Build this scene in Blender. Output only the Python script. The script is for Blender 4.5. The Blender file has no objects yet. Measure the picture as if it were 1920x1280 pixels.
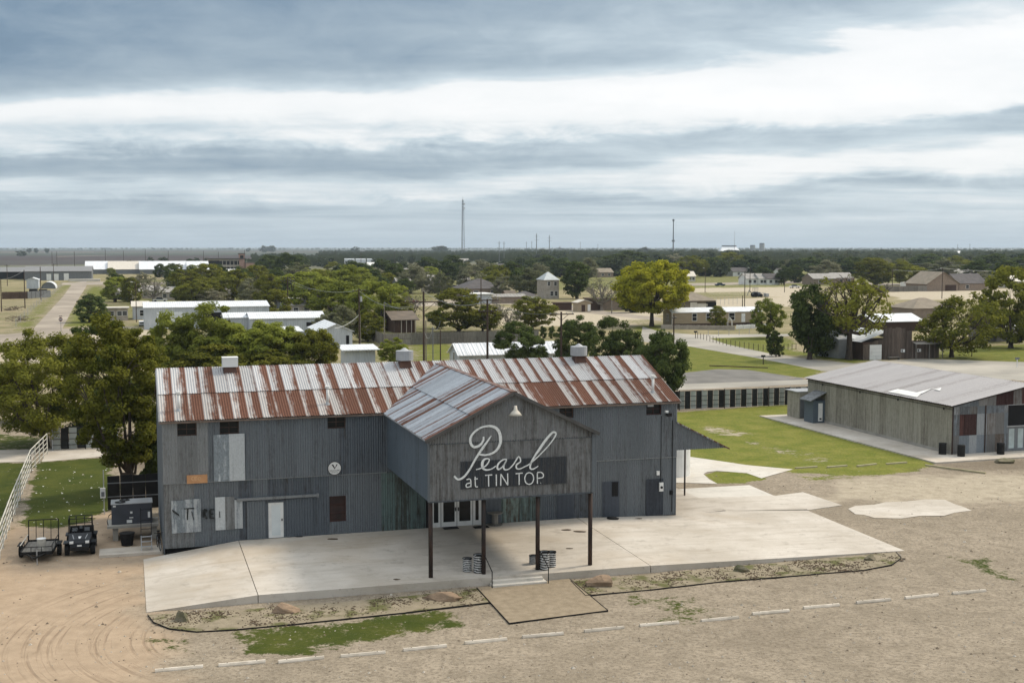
import bpy, math, random
import numpy as np
R = math.radians
SC = bpy.context.scene
COL = SC.collection
rnd = random.Random(7)
# ------------------------------------------------------------------ camera, sky, sun, exposure
CAM_H, FPX, HORV = 17.2, 2350.0, 463.0          # eye height (m), focal length and horizon row in photo pixels
PITCH = math.atan((640 - HORV) / FPX)
cam_d = bpy.data.cameras.new('camera'); cam = bpy.data.objects.new('camera', cam_d); COL.objects.link(cam)
cam.location = (0, 0, CAM_H); cam.rotation_euler = (math.pi / 2 - PITCH, 0, 0)
cam_d.sensor_width = 36; cam_d.lens = FPX / 1920 * 36; cam_d.clip_start = .5; cam_d.clip_end = 60000
SC.camera = cam
EXPO = 1.1                                      # the photograph is exposed for the ground
SUN_EL, SUN_AZ = R(46), R(62)                   # azimuth measured clockwise from +Y (view direction)
world = bpy.data.worlds.new('World'); SC.world = world; world.use_nodes = True
def build_world():
    nt = world.node_tree; N = nt.nodes; L = nt.links; N.clear()
    out = N.new('ShaderNodeOutputWorld'); bg = N.new('ShaderNodeBackground')
    sky = N.new('ShaderNodeTexSky'); sky.sky_type = 'NISHITA'; sky.sun_disc = False
    sky.sun_elevation = SUN_EL; sky.sun_rotation = SUN_AZ; sky.air_density = 1.0; sky.dust_density = 1.5
    tc = N.new('ShaderNodeTexCoord'); sep = N.new('ShaderNodeSeparateXYZ'); L.new(tc.outputs['Generated'], sep.inputs[0])
    def m(op, a, b=None, c=None):
        n = N.new('ShaderNodeMath'); n.operation = op
        for i, v in enumerate((a, b, c)):
            if v is None: continue
            if isinstance(v, (int, float)): n.inputs[i].default_value = v
            else: L.new(v, n.inputs[i])
        return n.outputs[0]
    def noise(vec, sc, det=5, ro=.55, dist=0.0):
        n = N.new('ShaderNodeTexNoise'); n.inputs['Scale'].default_value = sc; n.inputs['Detail'].default_value = det
        n.inputs['Roughness'].default_value = ro; n.inputs['Distortion'].default_value = dist; L.new(vec, n.inputs['Vector'])
        return n.outputs['Fac']
    def comb(x, y, z):
        n = N.new('ShaderNodeCombineXYZ')
        for i, v in enumerate((x, y, z)):
            if isinstance(v, (int, float)): n.inputs[i].default_value = v
            else: L.new(v, n.inputs[i])
        return n.outputs[0]
    x, y, z = sep.outputs
    zc = m('MAXIMUM', z, 0.0)
    # a cloud deck seen from below: points of the deck, pulled together towards the horizon
    d = m('ADD', zc, .035)
    px, py = m('DIVIDE', x, d), m('DIVIDE', y, d)
    deck = comb(m('MULTIPLY', px, .42), py, 3.7)
    n1 = noise(deck, .5, 5, .5, .3)
    n2 = noise(comb(m('MULTIPLY', px, .7), py, 9.1), 1.9, 6, .55)
    az = N.new('ShaderNodeMath'); az.operation = 'ARCTAN2'; L.new(x, az.inputs[0]); L.new(y, az.inputs[1])
    wav = noise(comb(m('MULTIPLY', az.outputs[0], 3.4), m('MULTIPLY', zc, 15), 2.2), 1.5, 6, .58, .3)
    fine = noise(comb(m('MULTIPLY', az.outputs[0], 11.0), m('MULTIPLY', m('POWER', zc, .75), 22), 5.0), 1.3, 7, .62, .5)
    # rolls of cloud: their thickness by height above the horizon, their edges rolling and torn
    hh = m('MULTIPLY', zc, m('SUBTRACT', 1.0, m('MULTIPLY', x, .55)))
    hh = m('ADD', hh, m('MULTIPLY', m('SUBTRACT', wav, .5), m('ADD', .018, m('MULTIPLY', zc, .34))))
    hh = m('ADD', hh, m('MULTIPLY', m('SUBTRACT', fine, .5), m('ADD', .008, m('MULTIPLY', zc, .12))))
    cr = N.new('ShaderNodeFloatCurve'); cm = cr.mapping.curves[0]
    pts = [(0, .64), (.05, .65), (.075, .58), (.10, .77), (.125, .66), (.15, .50), (.175, .66), (.205, .86), (.235, .88), (.275, .64), (.33, .46), (.45, .37), (.60, .42), (.8, .5), (1, .5)]
    while len(cm.points) < len(pts): cm.points.new(.5, .5)
    for p, q in zip(cm.points, pts): p.location = q
    cr.mapping.update(); L.new(m('MULTIPLY', hh, 2.1), cr.inputs['Value'])
    prof = cr.outputs[0]
    v = m('ADD', prof, m('MULTIPLY', m('SUBTRACT', n1, .5), .55))
    v = m('ADD', v, m('MULTIPLY', m('SUBTRACT', n2, .5), .18))
    v = m('ADD', v, m('MULTIPLY', m('SUBTRACT', fine, .5), .34))
    v = m('ADD', v, m('MULTIPLY', x, .16))                     # thinner, brighter cloud towards the sun's side
    fade = m('MULTIPLY', m('SUBTRACT', 1.0, m('MINIMUM', m('MULTIPLY', zc, 24), 1.0)), .85)   # haze at the horizon evens the clouds out
    v = m('ADD', m('MULTIPLY', v, m('SUBTRACT', 1.0, fade)), m('MULTIPLY', fade, .57))
    ramp = N.new('ShaderNodeValToRGB'); L.new(v, ramp.inputs[0]); e = ramp.color_ramp.elements
    e[0].position = .10; e[0].color = (.140, .215, .305, 1)
    e[1].position = 1.0; e[1].color = (1.0, 1.0, 1.0, 1)
    for p, c in ((.30, (.205, .295, .395, 1)), (.50, (.385, .475, .55, 1)), (.66, (.60, .69, .75, 1)), (.82, (.90, .92, .93, 1))):
        k = e.new(p); k.color = c
    blue = N.new('ShaderNodeMix'); blue.data_type = 'RGBA'; blue.inputs[0].default_value = .92
    sk = N.new('ShaderNodeVectorMath'); sk.operation = 'SCALE'; sk.inputs['Scale'].default_value = .10; L.new(sky.outputs[0], sk.inputs[0])
    L.new(sk.outputs[0], blue.inputs[6]); L.new(ramp.outputs[0], blue.inputs[7])
    # overcast skies grow brighter towards the zenith
    gain = m('ADD', 1.0, m('MULTIPLY', m('MAXIMUM', m('SUBTRACT', zc, .22), 0.0), 2.7))
    up = N.new('ShaderNodeMix'); up.data_type = 'RGBA'; L.new(m('MULTIPLY', m('MINIMUM', m('MULTIPLY', m('MAXIMUM', m('SUBTRACT', zc, .2), 0.0), 2.5), 1.0), .85), up.inputs[0]); L.new(blue.outputs[2], up.inputs[6]); up.inputs[7].default_value = (.44, .45, .455, 1)
    g = N.new('ShaderNodeVectorMath'); g.operation = 'SCALE'; L.new(up.outputs[2], g.inputs[0]); L.new(gain, g.inputs['Scale'])
    L.new(g.outputs[0], bg.inputs['Color']); bg.inputs['Strength'].default_value = 1.06 * 2 ** -EXPO
    L.new(bg.outputs[0], out.inputs[0])
build_world()
sun_d = bpy.data.lights.new('sun', 'SUN'); sun = bpy.data.objects.new('sun', sun_d); COL.objects.link(sun)
sun_d.energy = 1.5; sun_d.angle = R(11); sun_d.color = (1, .885, .72)
sun.rotation_euler = (math.pi / 2 - SUN_EL, 0, math.pi - SUN_AZ + 0)
sun.location = (60, 40, 80)
SC.view_settings.view_transform = 'Standard'; SC.view_settings.look = 'None'; SC.view_settings.gamma = 1
SC.view_settings.exposure = EXPO; SC.view_settings.use_curve_mapping = False
SC.cycles.max_bounces = 6; SC.cycles.diffuse_bounces = 4; SC.cycles.glossy_bounces = 2; SC.cycles.transmission_bounces = 3
SC.cycles.volume_bounces = 0; SC.cycles.transparent_max_bounces = 4; SC.cycles.use_denoising = True
SC.cycles.sample_clamp_indirect = 4

# ------------------------------------------------------------------ where things stand (flat plain, z = 0)
CP, SP = math.cos(PITCH), math.sin(PITCH)
def at(u, v, z=0.0):
    dx, dy = (u - 960) / FPX, (v - 640) / FPX
    rx, ry, rz = dx, CP - dy * SP, -SP - dy * CP
    t = (z - CAM_H) / rz
    return (rx * t, ry * t, z)
def ppm(v):                                     # metres per photo pixel at a ground row
    return CAM_H / (v - HORV)
ANG = R(17.1); CA, SA = math.cos(ANG), math.sin(ANG)   # the town's street grid, turned against the view
def wor(s, t, o): return (o[0] + s * CA - t * SA, o[1] + s * SA + t * CA)
def loc(x, y, o):
    x -= o[0]; y -= o[1]
    return (x * CA + y * SA, -x * SA + y * CA)
HALL = (-19.393, 68.905)                        # front left corner of the tin hall
BARN = (36.279, 102.604)                        # front left corner of the block barn

# ------------------------------------------------------------------ object helpers
def tag(o, label=None, cat=None, group=None, kind=None):
    if label: o['label'] = label
    if cat: o['category'] = cat
    if group: o['group'] = group
    if kind: o['kind'] = kind
    return o
def empty(name, label, cat, loc_=(0, 0, 0), rz=0.0, group=None):
    o = bpy.data.objects.new(name, None); COL.objects.link(o); o.empty_display_size = .3
    o.location = loc_; o.rotation_euler = (0, 0, rz)
    return tag(o, label, cat, group)
def link(name, me, parent=None, loc_=None, rot=None, scale=None):
    o = bpy.data.objects.new(name, me); COL.objects.link(o)
    if parent: o.parent = parent
    if loc_: o.location = loc_
    if rot: o.rotation_euler = rot
    if scale: o.scale = scale
    return o
def copy_tree(o, parent=None):
    c = o.copy(); COL.objects.link(c); c.parent = parent
    for ch in o.children: copy_tree(ch, c)
    return c
class MB:
    def __init__(self): self.v = []; self.f = []; self.m = []
    def add(self, vs, fs, mi=0):
        n = len(self.v); self.v += [tuple(p) for p in vs]; self.f += [tuple(i + n for i in f) for f in fs]; self.m += [mi] * len(fs); return self
    def box(self, x0, x1, y0, y1, z0, z1, mi=0):
        return self.add([(x0, y0, z0), (x1, y0, z0), (x1, y1, z0), (x0, y1, z0), (x0, y0, z1), (x1, y0, z1), (x1, y1, z1), (x0, y1, z1)],
                        [(0, 3, 2, 1), (4, 5, 6, 7), (0, 1, 5, 4), (1, 2, 6, 5), (2, 3, 7, 6), (3, 0, 4, 7)], mi)
    def bar(self, p, q, w, h=None, mi=0, up=(0, 0, 1)):
        h = h or w
        p, q = np.array(p, float), np.array(q, float); d = q - p; l = np.linalg.norm(d)
        if l < 1e-6: return self
        d /= l; u = np.array(up, float)
        if abs(d @ u) > .95: u = np.array((0, 1., 0))
        a = np.cross(d, u); a /= np.linalg.norm(a); b = np.cross(a, d)
        vs = [e + sa * a * w / 2 + sb * b * h / 2 for e in (p, q) for sa, sb in ((-1, -1), (1, -1), (1, 1), (-1, 1))]
        return self.add(vs, [(0, 1, 2, 3), (7, 6, 5, 4), (0, 4, 5, 1), (1, 5, 6, 2), (2, 6, 7, 3), (3, 7, 4, 0)], mi)
    def tube(self, pts, rs, n=6, mi=0, caps=True):
        pts = [np.array(p, float) for p in pts]
        if not hasattr(rs, '__len__'): rs = [rs] * len(pts)
        vs = []; fs = []
        for i, p in enumerate(pts):
            d = pts[min(i + 1, len(pts) - 1)] - pts[max(i - 1, 0)]; d = d / (np.linalg.norm(d) + 1e-9)
            u = np.array((0, 0, 1.)) if abs(d[2]) < .9 else np.array((1., 0, 0))
            a = np.cross(d, u); a /= np.linalg.norm(a); b = np.cross(d, a)
            vs += [p + rs[i] * (math.cos(k * 2 * math.pi / n) * a + math.sin(k * 2 * math.pi / n) * b) for k in range(n)]
        for i in range(len(pts) - 1):
            for k in range(n):
                j = (k + 1) % n
                fs.append((i * n + k, i * n + j, (i + 1) * n + j, (i + 1) * n + k))
        if caps: fs += [tuple(range(n))[::-1], tuple(range((len(pts) - 1) * n, len(pts) * n))]
        return self.add(vs, fs, mi)
    def cyl(self, x, y, z0, z1, r0, r1=None, n=12, mi=0): return self.tube([(x, y, z0), (x, y, z1)], [r0, r1 if r1 is not None else r0], n, mi)
    def prism(self, poly, z0, z1, mi=0):
        n = len(poly)
        if sum(poly[i][0] * poly[(i + 1) % n][1] - poly[(i + 1) % n][0] * poly[i][1] for i in range(n)) < 0: poly = poly[::-1]
        vs = [(p[0], p[1], z0) for p in poly] + [(p[0], p[1], z1) for p in poly]
        return self.add(vs, [tuple(range(n))[::-1], tuple(range(n, 2 * n))] + [(i, (i + 1) % n, n + (i + 1) % n, n + i) for i in range(n)], mi)
    def mesh(self, name, mats, smooth=False):
        me = bpy.data.meshes.new(name); me.from_pydata(self.v, [], self.f)
        for k in (mats if isinstance(mats, (list, tuple)) else [mats]): me.materials.append(k)
        if any(self.m): me.polygons.foreach_set('material_index', self.m)
        if smooth: me.polygons.foreach_set('use_smooth', [True] * len(self.f))
        me.update(); return me
    def build(self, name, mats, parent=None, smooth=False, loc_=None, rot=None):
        return link(name, self.mesh(name, mats, smooth), parent, loc_, rot)

# ------------------------------------------------------------------ materials
MATS = {}
def newmat(name):
    ma = bpy.data.materials.new(name); ma.use_nodes = True; N = ma.node_tree.nodes
    return ma, N, ma.node_tree.links, N['Principled BSDF']
def mixn(N, L, f, a, b, blend='MIX'):
    n = N.new('ShaderNodeMix'); n.data_type = 'RGBA'; n.blend_type = blend
    for i, v in ((0, f), (6, a), (7, b)):
        if isinstance(v, (int, float)): n.inputs[i].default_value = v
        elif isinstance(v, tuple): n.inputs[i].default_value = (*v[:3], 1)
        else: L.new(v, n.inputs[i])
    return n.outputs[2]
def mathn(N, L, op, a, b=None, clamp=False):
    n = N.new('ShaderNodeMath'); n.operation = op; n.use_clamp = clamp
    for i, v in enumerate((a, b)):
        if v is None: continue
        if isinstance(v, (int, float)): n.inputs[i].default_value = v
        else: L.new(v, n.inputs[i])
    return n.outputs[0]
def rampn(N, L, f, stops):
    n = N.new('ShaderNodeValToRGB'); L.new(f, n.inputs[0]); e = n.color_ramp.elements
    e[0].position, e[0].color = stops[0][0], (*stops[0][1], 1); e[1].position, e[1].color = stops[-1][0], (*stops[-1][1], 1)
    for p, c in stops[1:-1]: e.new(p).color = (*c, 1)
    return n.outputs[0]
def g3(v): return (v, v, v)
def coordn(N, L, world=False, stretch=(1, 1, 1), rand=True):
    mp = N.new('ShaderNodeMapping'); mp.inputs['Scale'].default_value = stretch
    if world:
        g = N.new('ShaderNodeNewGeometry'); L.new(g.outputs['Position'], mp.inputs['Vector'])
    else:
        t = N.new('ShaderNodeTexCoord'); src = t.outputs['Object']
        if rand:
            oi = N.new('ShaderNodeObjectInfo'); a = N.new('ShaderNodeVectorMath'); a.operation = 'ADD'
            s = N.new('ShaderNodeVectorMath'); s.operation = 'SCALE'; s.inputs[0].default_value = (91, 57, 133); L.new(oi.outputs['Random'], s.inputs['Scale'])
            L.new(src, a.inputs[0]); L.new(s.outputs[0], a.inputs[1]); src = a.outputs[0]
        L.new(src, mp.inputs['Vector'])
    return mp.outputs[0]
def noisen(N, L, vec, sc, det=4, ro=.55, dist=0.0):
    n = N.new('ShaderNodeTexNoise'); n.inputs['Scale'].default_value = sc; n.inputs['Detail'].default_value = det
    n.inputs['Roughness'].default_value = ro; n.inputs['Distortion'].default_value = dist; L.new(vec, n.inputs['Vector']); return n.outputs['Fac']
def M(name, c1, c2=None, sc=1.5, stretch=(1, 1, 1), rough=.8, metal=0.0, bump=0.0, bsc=20, rv=0.0, world=False, lo=.35, hi=.65, c3=None, sc3=.4, spec=.3, det=5, rib=0):
    """weathered surface: two (or three) real colours mixed by noise, a tone per object (rv), fine relief"""
    if name in MATS: return MATS[name]
    ma, N, L, B = newmat(name)
    c2 = c2 or tuple(x * .75 for x in c1)
    vec = coordn(N, L, world, stretch)
    f = rampn(N, L, noisen(N, L, vec, sc, det), [(lo, g3(0)), (hi, g3(1))])
    col = mixn(N, L, f, c1, c2)
    if c3:
        v3 = coordn(N, L, world, (1, 1, 1)); f3 = rampn(N, L, noisen(N, L, v3, sc3, 4), [(.5, g3(0)), (.62, g3(1))]); col = mixn(N, L, f3, col, c3)
    if rv:
        oi = N.new('ShaderNodeObjectInfo'); k = mathn(N, L, 'ADD', mathn(N, L, 'MULTIPLY', oi.outputs['Random'], 2 * rv), 1 - rv)
        s = N.new('ShaderNodeVectorMath'); s.operation = 'SCALE'; L.new(col, s.inputs[0]); L.new(k, s.inputs['Scale']); col = s.outputs[0]
    L.new(col, B.inputs['Base Color']); B.inputs['Roughness'].default_value = rough; B.inputs['Metallic'].default_value = metal
    B.inputs['Specular IOR Level'].default_value = spec
    if bump:
        b = N.new('ShaderNodeBump'); b.inputs['Strength'].default_value = bump; b.inputs['Distance'].default_value = .05
        L.new(noisen(N, L, vec, bsc, 4), b.inputs['Height']); L.new(b.outputs[0], B.inputs['Normal'])
    if rib:                                     # pressed ribs, too fine to build at this distance
        t = N.new('ShaderNodeTexCoord'); w = N.new('ShaderNodeTexWave'); w.bands_direction = 'X'; w.inputs['Scale'].default_value = .314 / rib; L.new(t.outputs['Object'], w.inputs['Vector'])
        b = N.new('ShaderNodeBump'); b.inputs['Strength'].default_value = .8; b.inputs['Distance'].default_value = .06; L.new(w.outputs['Fac'], b.inputs['Height']); L.new(b.outputs[0], B.inputs['Normal'])
    MATS[name] = ma; return ma
def rusty(name, zinc, rust, amount, edge=0.0, rv=.15, sc=1.2, metal=.25, rough=.5, rpos=.5, nz=1.0, rr=.42, soft=.09):
    """galvanised sheet with rust running down its length; amount differs from sheet to sheet"""
    if name in MATS: return MATS[name]
    ma, N, L, B = newmat(name)
    t = N.new('ShaderNodeTexCoord'); sp = N.new('ShaderNodeSeparateXYZ'); L.new(t.outputs['Object'], sp.inputs[0])
    oi = N.new('ShaderNodeObjectInfo'); r = oi.outputs['Random']
    vs = coordn(N, L, False, (3.2, 1, .22)); vb = coordn(N, L, False, (1.6, 1, 1))
    n = mathn(N, L, 'ADD', mathn(N, L, 'MULTIPLY', noisen(N, L, vs, sc * 1.6, 5, .6), .75), mathn(N, L, 'MULTIPLY', noisen(N, L, vb, 2.3, 6, .65), .42))
    if nz != 1: n = mathn(N, L, 'ADD', mathn(N, L, 'MULTIPLY', mathn(N, L, 'SUBTRACT', n, .58), nz), .58)
    n = mathn(N, L, 'ADD', n, mathn(N, L, 'MULTIPLY', mathn(N, L, 'SUBTRACT', r, .5), rr))
    if edge: n = mathn(N, L, 'ADD', n, mathn(N, L, 'MULTIPLY', mathn(N, L, 'SUBTRACT', sp.outputs[0], rpos), edge))
    f = rampn(N, L, n, [(1.10 - amount - soft, g3(0)), (1.10 - amount + soft, g3(1))])
    fine = rampn(N, L, noisen(N, L, vb, 9, 4), [(.35, g3(0)), (.7, g3(1))])
    zc = mixn(N, L, fine, zinc, tuple(x * .82 for x in zinc)); rc = mixn(N, L, fine, rust, tuple(x * .62 for x in rust))
    col = mixn(N, L, f, zc, rc)
    k = mathn(N, L, 'ADD', mathn(N, L, 'MULTIPLY', mathn(N, L, 'FRACT', mathn(N, L, 'MULTIPLY', r, 17.3)), 2 * rv), 1 - rv)
    s = N.new('ShaderNodeVectorMath'); s.operation = 'SCALE'; L.new(col, s.inputs[0]); L.new(k, s.inputs['Scale'])
    L.new(s.outputs[0], B.inputs['Base Color'])
    L.new(mathn(N, L, 'MULTIPLY', mathn(N, L, 'SUBTRACT', 1.0, f), metal), B.inputs['Metallic'])
    L.new(mathn(N, L, 'ADD', mathn(N, L, 'MULTIPLY', f, .4), rough), B.inputs['Roughness'])
    B.inputs['Specular IOR Level'].default_value = .3
    MATS[name] = ma; return ma
def leafmat(name, c1, c2, c3=None, tl=.36):
    """leaves: colour differs by leaf and by tree; light passes through them"""
    if name in MATS: return MATS[name]
    ma, N, L, B = newmat(name); N.remove(B)
    a = N.new('ShaderNodeAttribute'); a.attribute_name = 'tint'
    oi = N.new('ShaderNodeObjectInfo')
    col = mixn(N, L, rampn(N, L, a.outputs['Fac'], [(.15, g3(0)), (.9, g3(1))]), c1, c2)
    if c3: col = mixn(N, L, mathn(N, L, 'MULTIPLY', oi.outputs['Random'], .8), col, c3)
    k = mathn(N, L, 'ADD', mathn(N, L, 'MULTIPLY', oi.outputs['Random'], .4), .8)
    s = N.new('ShaderNodeVectorMath'); s.operation = 'SCALE'; L.new(col, s.inputs[0]); L.new(k, s.inputs['Scale'])
    d = N.new('ShaderNodeBsdfDiffuse'); tr = N.new('ShaderNodeBsdfTranslucent'); mx = N.new('ShaderNodeMixShader'); mx.inputs[0].default_value = tl
    L.new(s.outputs[0], d.inputs[0]); L.new(s.outputs[0], tr.inputs[0]); L.new(d.outputs[0], mx.inputs[1]); L.new(tr.outputs[0], mx.inputs[2])
    L.new(mx.outputs[0], N['Material Output'].inputs[0]); MATS[name] = ma; return ma
ZW = (.43, .45, .47)
m_roof_up = rusty('roof_tin_upper', (.46, .46, .465), (.155, .07, .045), .43, edge=.95, nz=1.15, rr=.5, soft=.15)
m_roof_lo = rusty('roof_tin_lower', (.42, .40, .385), (.145, .064, .04), .74, edge=.85, nz=1.1, rr=.6, soft=.12)
m_roof_can = rusty('roof_tin_canopy', (.33, .36, .395), (.15, .068, .046), .46, edge=.6, nz=.95, rr=.5, soft=.11)
m_tin = rusty('wall_tin', (.15, .168, .185), (.115, .122, .13), .40, rv=.09, metal=.15, rr=.14)
m_tin_l = rusty('wall_tin_light', (.215, .225, .23), (.15, .15, .147), .42, rv=.12, metal=.15, rr=.14)
m_tin_d = rusty('wall_tin_dark', (.105, .122, .142), (.075, .075, .078), .42, rv=.08, metal=.15, rr=.14)
m_tin_can = rusty('canopy_tin', (.225, .228, .232), (.135, .13, .125), .45, rv=.07, metal=.1, rr=.15)
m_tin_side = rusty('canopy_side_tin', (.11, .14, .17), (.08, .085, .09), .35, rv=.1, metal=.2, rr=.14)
m_tin_teal = rusty('wall_tin_teal', (.12, .17, .165), (.07, .075, .065), .5, rv=.15, metal=.1, rr=.14)
m_patch = rusty('patch_tin', (.50, .53, .55), (.22, .25, .27), .42, rv=.15, metal=.3)
m_dark = M('dark_inside', (.012, .012, .013), rough=.9)
m_rustpost = M('rusty_post', (.020, .018, .018), (.055, .032, .024), sc=2.5, stretch=(1, 1, .5), rough=.7, bump=.2)
m_black = M('black_metal', (.012, .012, .013), (.022, .021, .02), rough=.6, spec=.12)
m_white = M('white_paint', (.72, .72, .70), (.55, .54, .52), sc=1.2, rough=.6, lo=.5, hi=.8)
m_cream = M('cream_paint', (.62, .58, .50), (.5, .46, .4), rough=.6)
m_glass = M('dark_glass', (.010, .011, .012), (.016, .017, .018), rough=.25, spec=.25)
def concrete(name, c1, c2, stain):
    """trowelled slab: cloudy tone, drag marks, spatter and hair cracks"""
    ma, N, L, B = newmat(name); pos = coordn(N, L, True)
    col = mixn(N, L, rampn(N, L, noisen(N, L, pos, .22, 6, .6), [(.36, g3(0)), (.64, g3(1))]), c1, c2)
    rt = N.new('ShaderNodeMapping'); rt.inputs['Rotation'].default_value = (0, 0, -ANG_); L.new(pos, rt.inputs[0]); st = N.new('ShaderNodeMapping'); st.inputs['Scale'].default_value = (.16, 1.5, 1); L.new(rt.outputs[0], st.inputs[0])
    col = mixn(N, L, rampn(N, L, noisen(N, L, st.outputs[0], 1.4, 6, .68), [(.50, g3(0)), (.74, g3(.5))]), col, stain)
    col = mixn(N, L, rampn(N, L, noisen(N, L, pos, 1.3, 5, .7), [(.54, g3(0)), (.70, g3(.65))]), col, tuple(x * .74 for x in c2))
    col = mixn(N, L, rampn(N, L, noisen(N, L, pos, .09, 4, .6, .6), [(.53, g3(0)), (.66, g3(.55))]), col, (c2[0] * .95, c2[1] * .86, c2[2] * .74))
    col = mixn(N, L, rampn(N, L, noisen(N, L, pos, 7, 3, .6), [(.66, g3(0)), (.72, g3(.7))]), col, stain)
    L.new(col, B.inputs['Base Color']); B.inputs['Roughness'].default_value = .85; B.inputs['Specular IOR Level'].default_value = .25
    b = N.new('ShaderNodeBump'); b.inputs['Strength'].default_value = .15; b.inputs['Distance'].default_value = .03; L.new(noisen(N, L, pos, 9, 4), b.inputs['Height']); L.new(b.outputs[0], B.inputs['Normal']); MATS[name] = ma; return ma
ANG_ = R(17.1)
m_conc = concrete('concrete', (.56, .515, .455), (.42, .375, .315), (.27, .228, .175))
m_conc_w = concrete('pale_concrete', (.60, .565, .505), (.50, .47, .42), (.38, .345, .29))
m_conc_d = M('stained_concrete', (.36, .34, .30), (.25, .235, .21), sc=.6, rough=.9, world=True)
m_wood_g = M('grey_wood', (.22, .205, .18), (.13, .12, .105), sc=2, stretch=(6, 6, .4), rough=.9, rv=.25)
m_wood_b = M('brown_wood', (.085, .05, .036), (.05, .032, .025), sc=2, stretch=(6, 6, .4), rough=.9, rv=.3)
m_wood_t = M('tan_board', (.50, .27, .13), (.42, .22, .11), sc=3, rough=.8)
m_pole = M('pole_wood', (.075, .05, .036), (.045, .032, .025), sc=2, stretch=(4, 4, .5), rough=.9)
m_pole_g = M('pole_grey_wood', (.22, .20, .17), (.15, .135, .115), sc=2, stretch=(4, 4, .5), rough=.9)
m_grey = M('grey_paint', (.17, .18, .19), (.13, .14, .15), rough=.5)
m_lgrey = M('light_grey_metal', (.42, .43, .44), (.34, .35, .36), rough=.45, metal=.3)
m_rubber = M('tyre_rubber', (.012, .012, .012), rough=.9)
m_rock = M('sandstone', (.32, .225, .15), (.19, .135, .09), sc=1.6, stretch=(1, 1, 2.5), rough=.9, bump=.5, bsc=6)
m_rock2 = M('mossy_stone', (.20, .17, .12), (.10, .10, .05), sc=1.6, stretch=(1, 1, 2.5), rough=.9, bump=.5, bsc=6)
m_white_metal = M('white_metal', (.70, .72, .74), (.52, .54, .56), sc=.8, rough=.45, metal=.05, lo=.45, hi=.8, rib=.45)
m_white_wall = M('white_metal_wall', (.52, .55, .58), (.40, .43, .46), sc=.8, stretch=(1, 1, .3), rough=.5, rib=.45)
m_bark = M('bark', (.085, .065, .05), (.045, .036, .03), sc=3, stretch=(2, 2, .6), rough=.95, bump=.3)
m_bark_g = M('grey_bark', (.24, .21, .18), (.14, .125, .11), sc=3, stretch=(2, 2, .6), rough=.95)
# ------------------------------------------------------------------ ground
def vnoise(x, y, seed=0):
    xi, yi = np.floor(x).astype(np.int64), np.floor(y).astype(np.int64); xf, yf = x - xi, y - yi
    def h(a, b):
        n = (a * 374761393 + b * 668265263 + seed * 974711) & 0x7fffffff
        n = ((n ^ (n >> 13)) * 1274126177) & 0x7fffffff
        return ((n ^ (n >> 16)) & 0xffff) / 65535.0
    s, t = xf * xf * (3 - 2 * xf), yf * yf * (3 - 2 * yf)
    return (h(xi, yi) * (1 - s) + h(xi + 1, yi) * s) * (1 - t) + (h(xi, yi + 1) * (1 - s) + h(xi + 1, yi + 1) * s) * t
def fbm(x, y, o=4, seed=0):
    a = 0; k = .5
    for i in range(o): a = a + k * vnoise(x * 2 ** i, y * 2 ** i, seed + i); k *= .5
    return a / (1 - .5 ** o)
def sdpoly(u, v, poly):
    n = len(poly); d = np.full(u.shape, 1e9); ins = np.zeros(u.shape, bool)
    for i in range(n):
        (x0, y0), (x1, y1) = poly[i], poly[(i + 1) % n]; ex, ey = x1 - x0, y1 - y0
        t = np.clip(((u - x0) * ex + (v - y0) * ey) / (ex * ex + ey * ey + 1e-9), 0, 1)
        d = np.minimum(d, np.hypot(u - x0 - t * ex, v - y0 - t * ey))
        c = (y0 > v) != (y1 > v)
        ins ^= c & (u < (x1 - x0) * (v - y0) / (y1 - y0 + 1e-12) + x0)
    return np.where(ins, d, -d)
def gm(poly): return [at(*p)[:2] for p in poly]          # an outline on the ground, in metres
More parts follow.
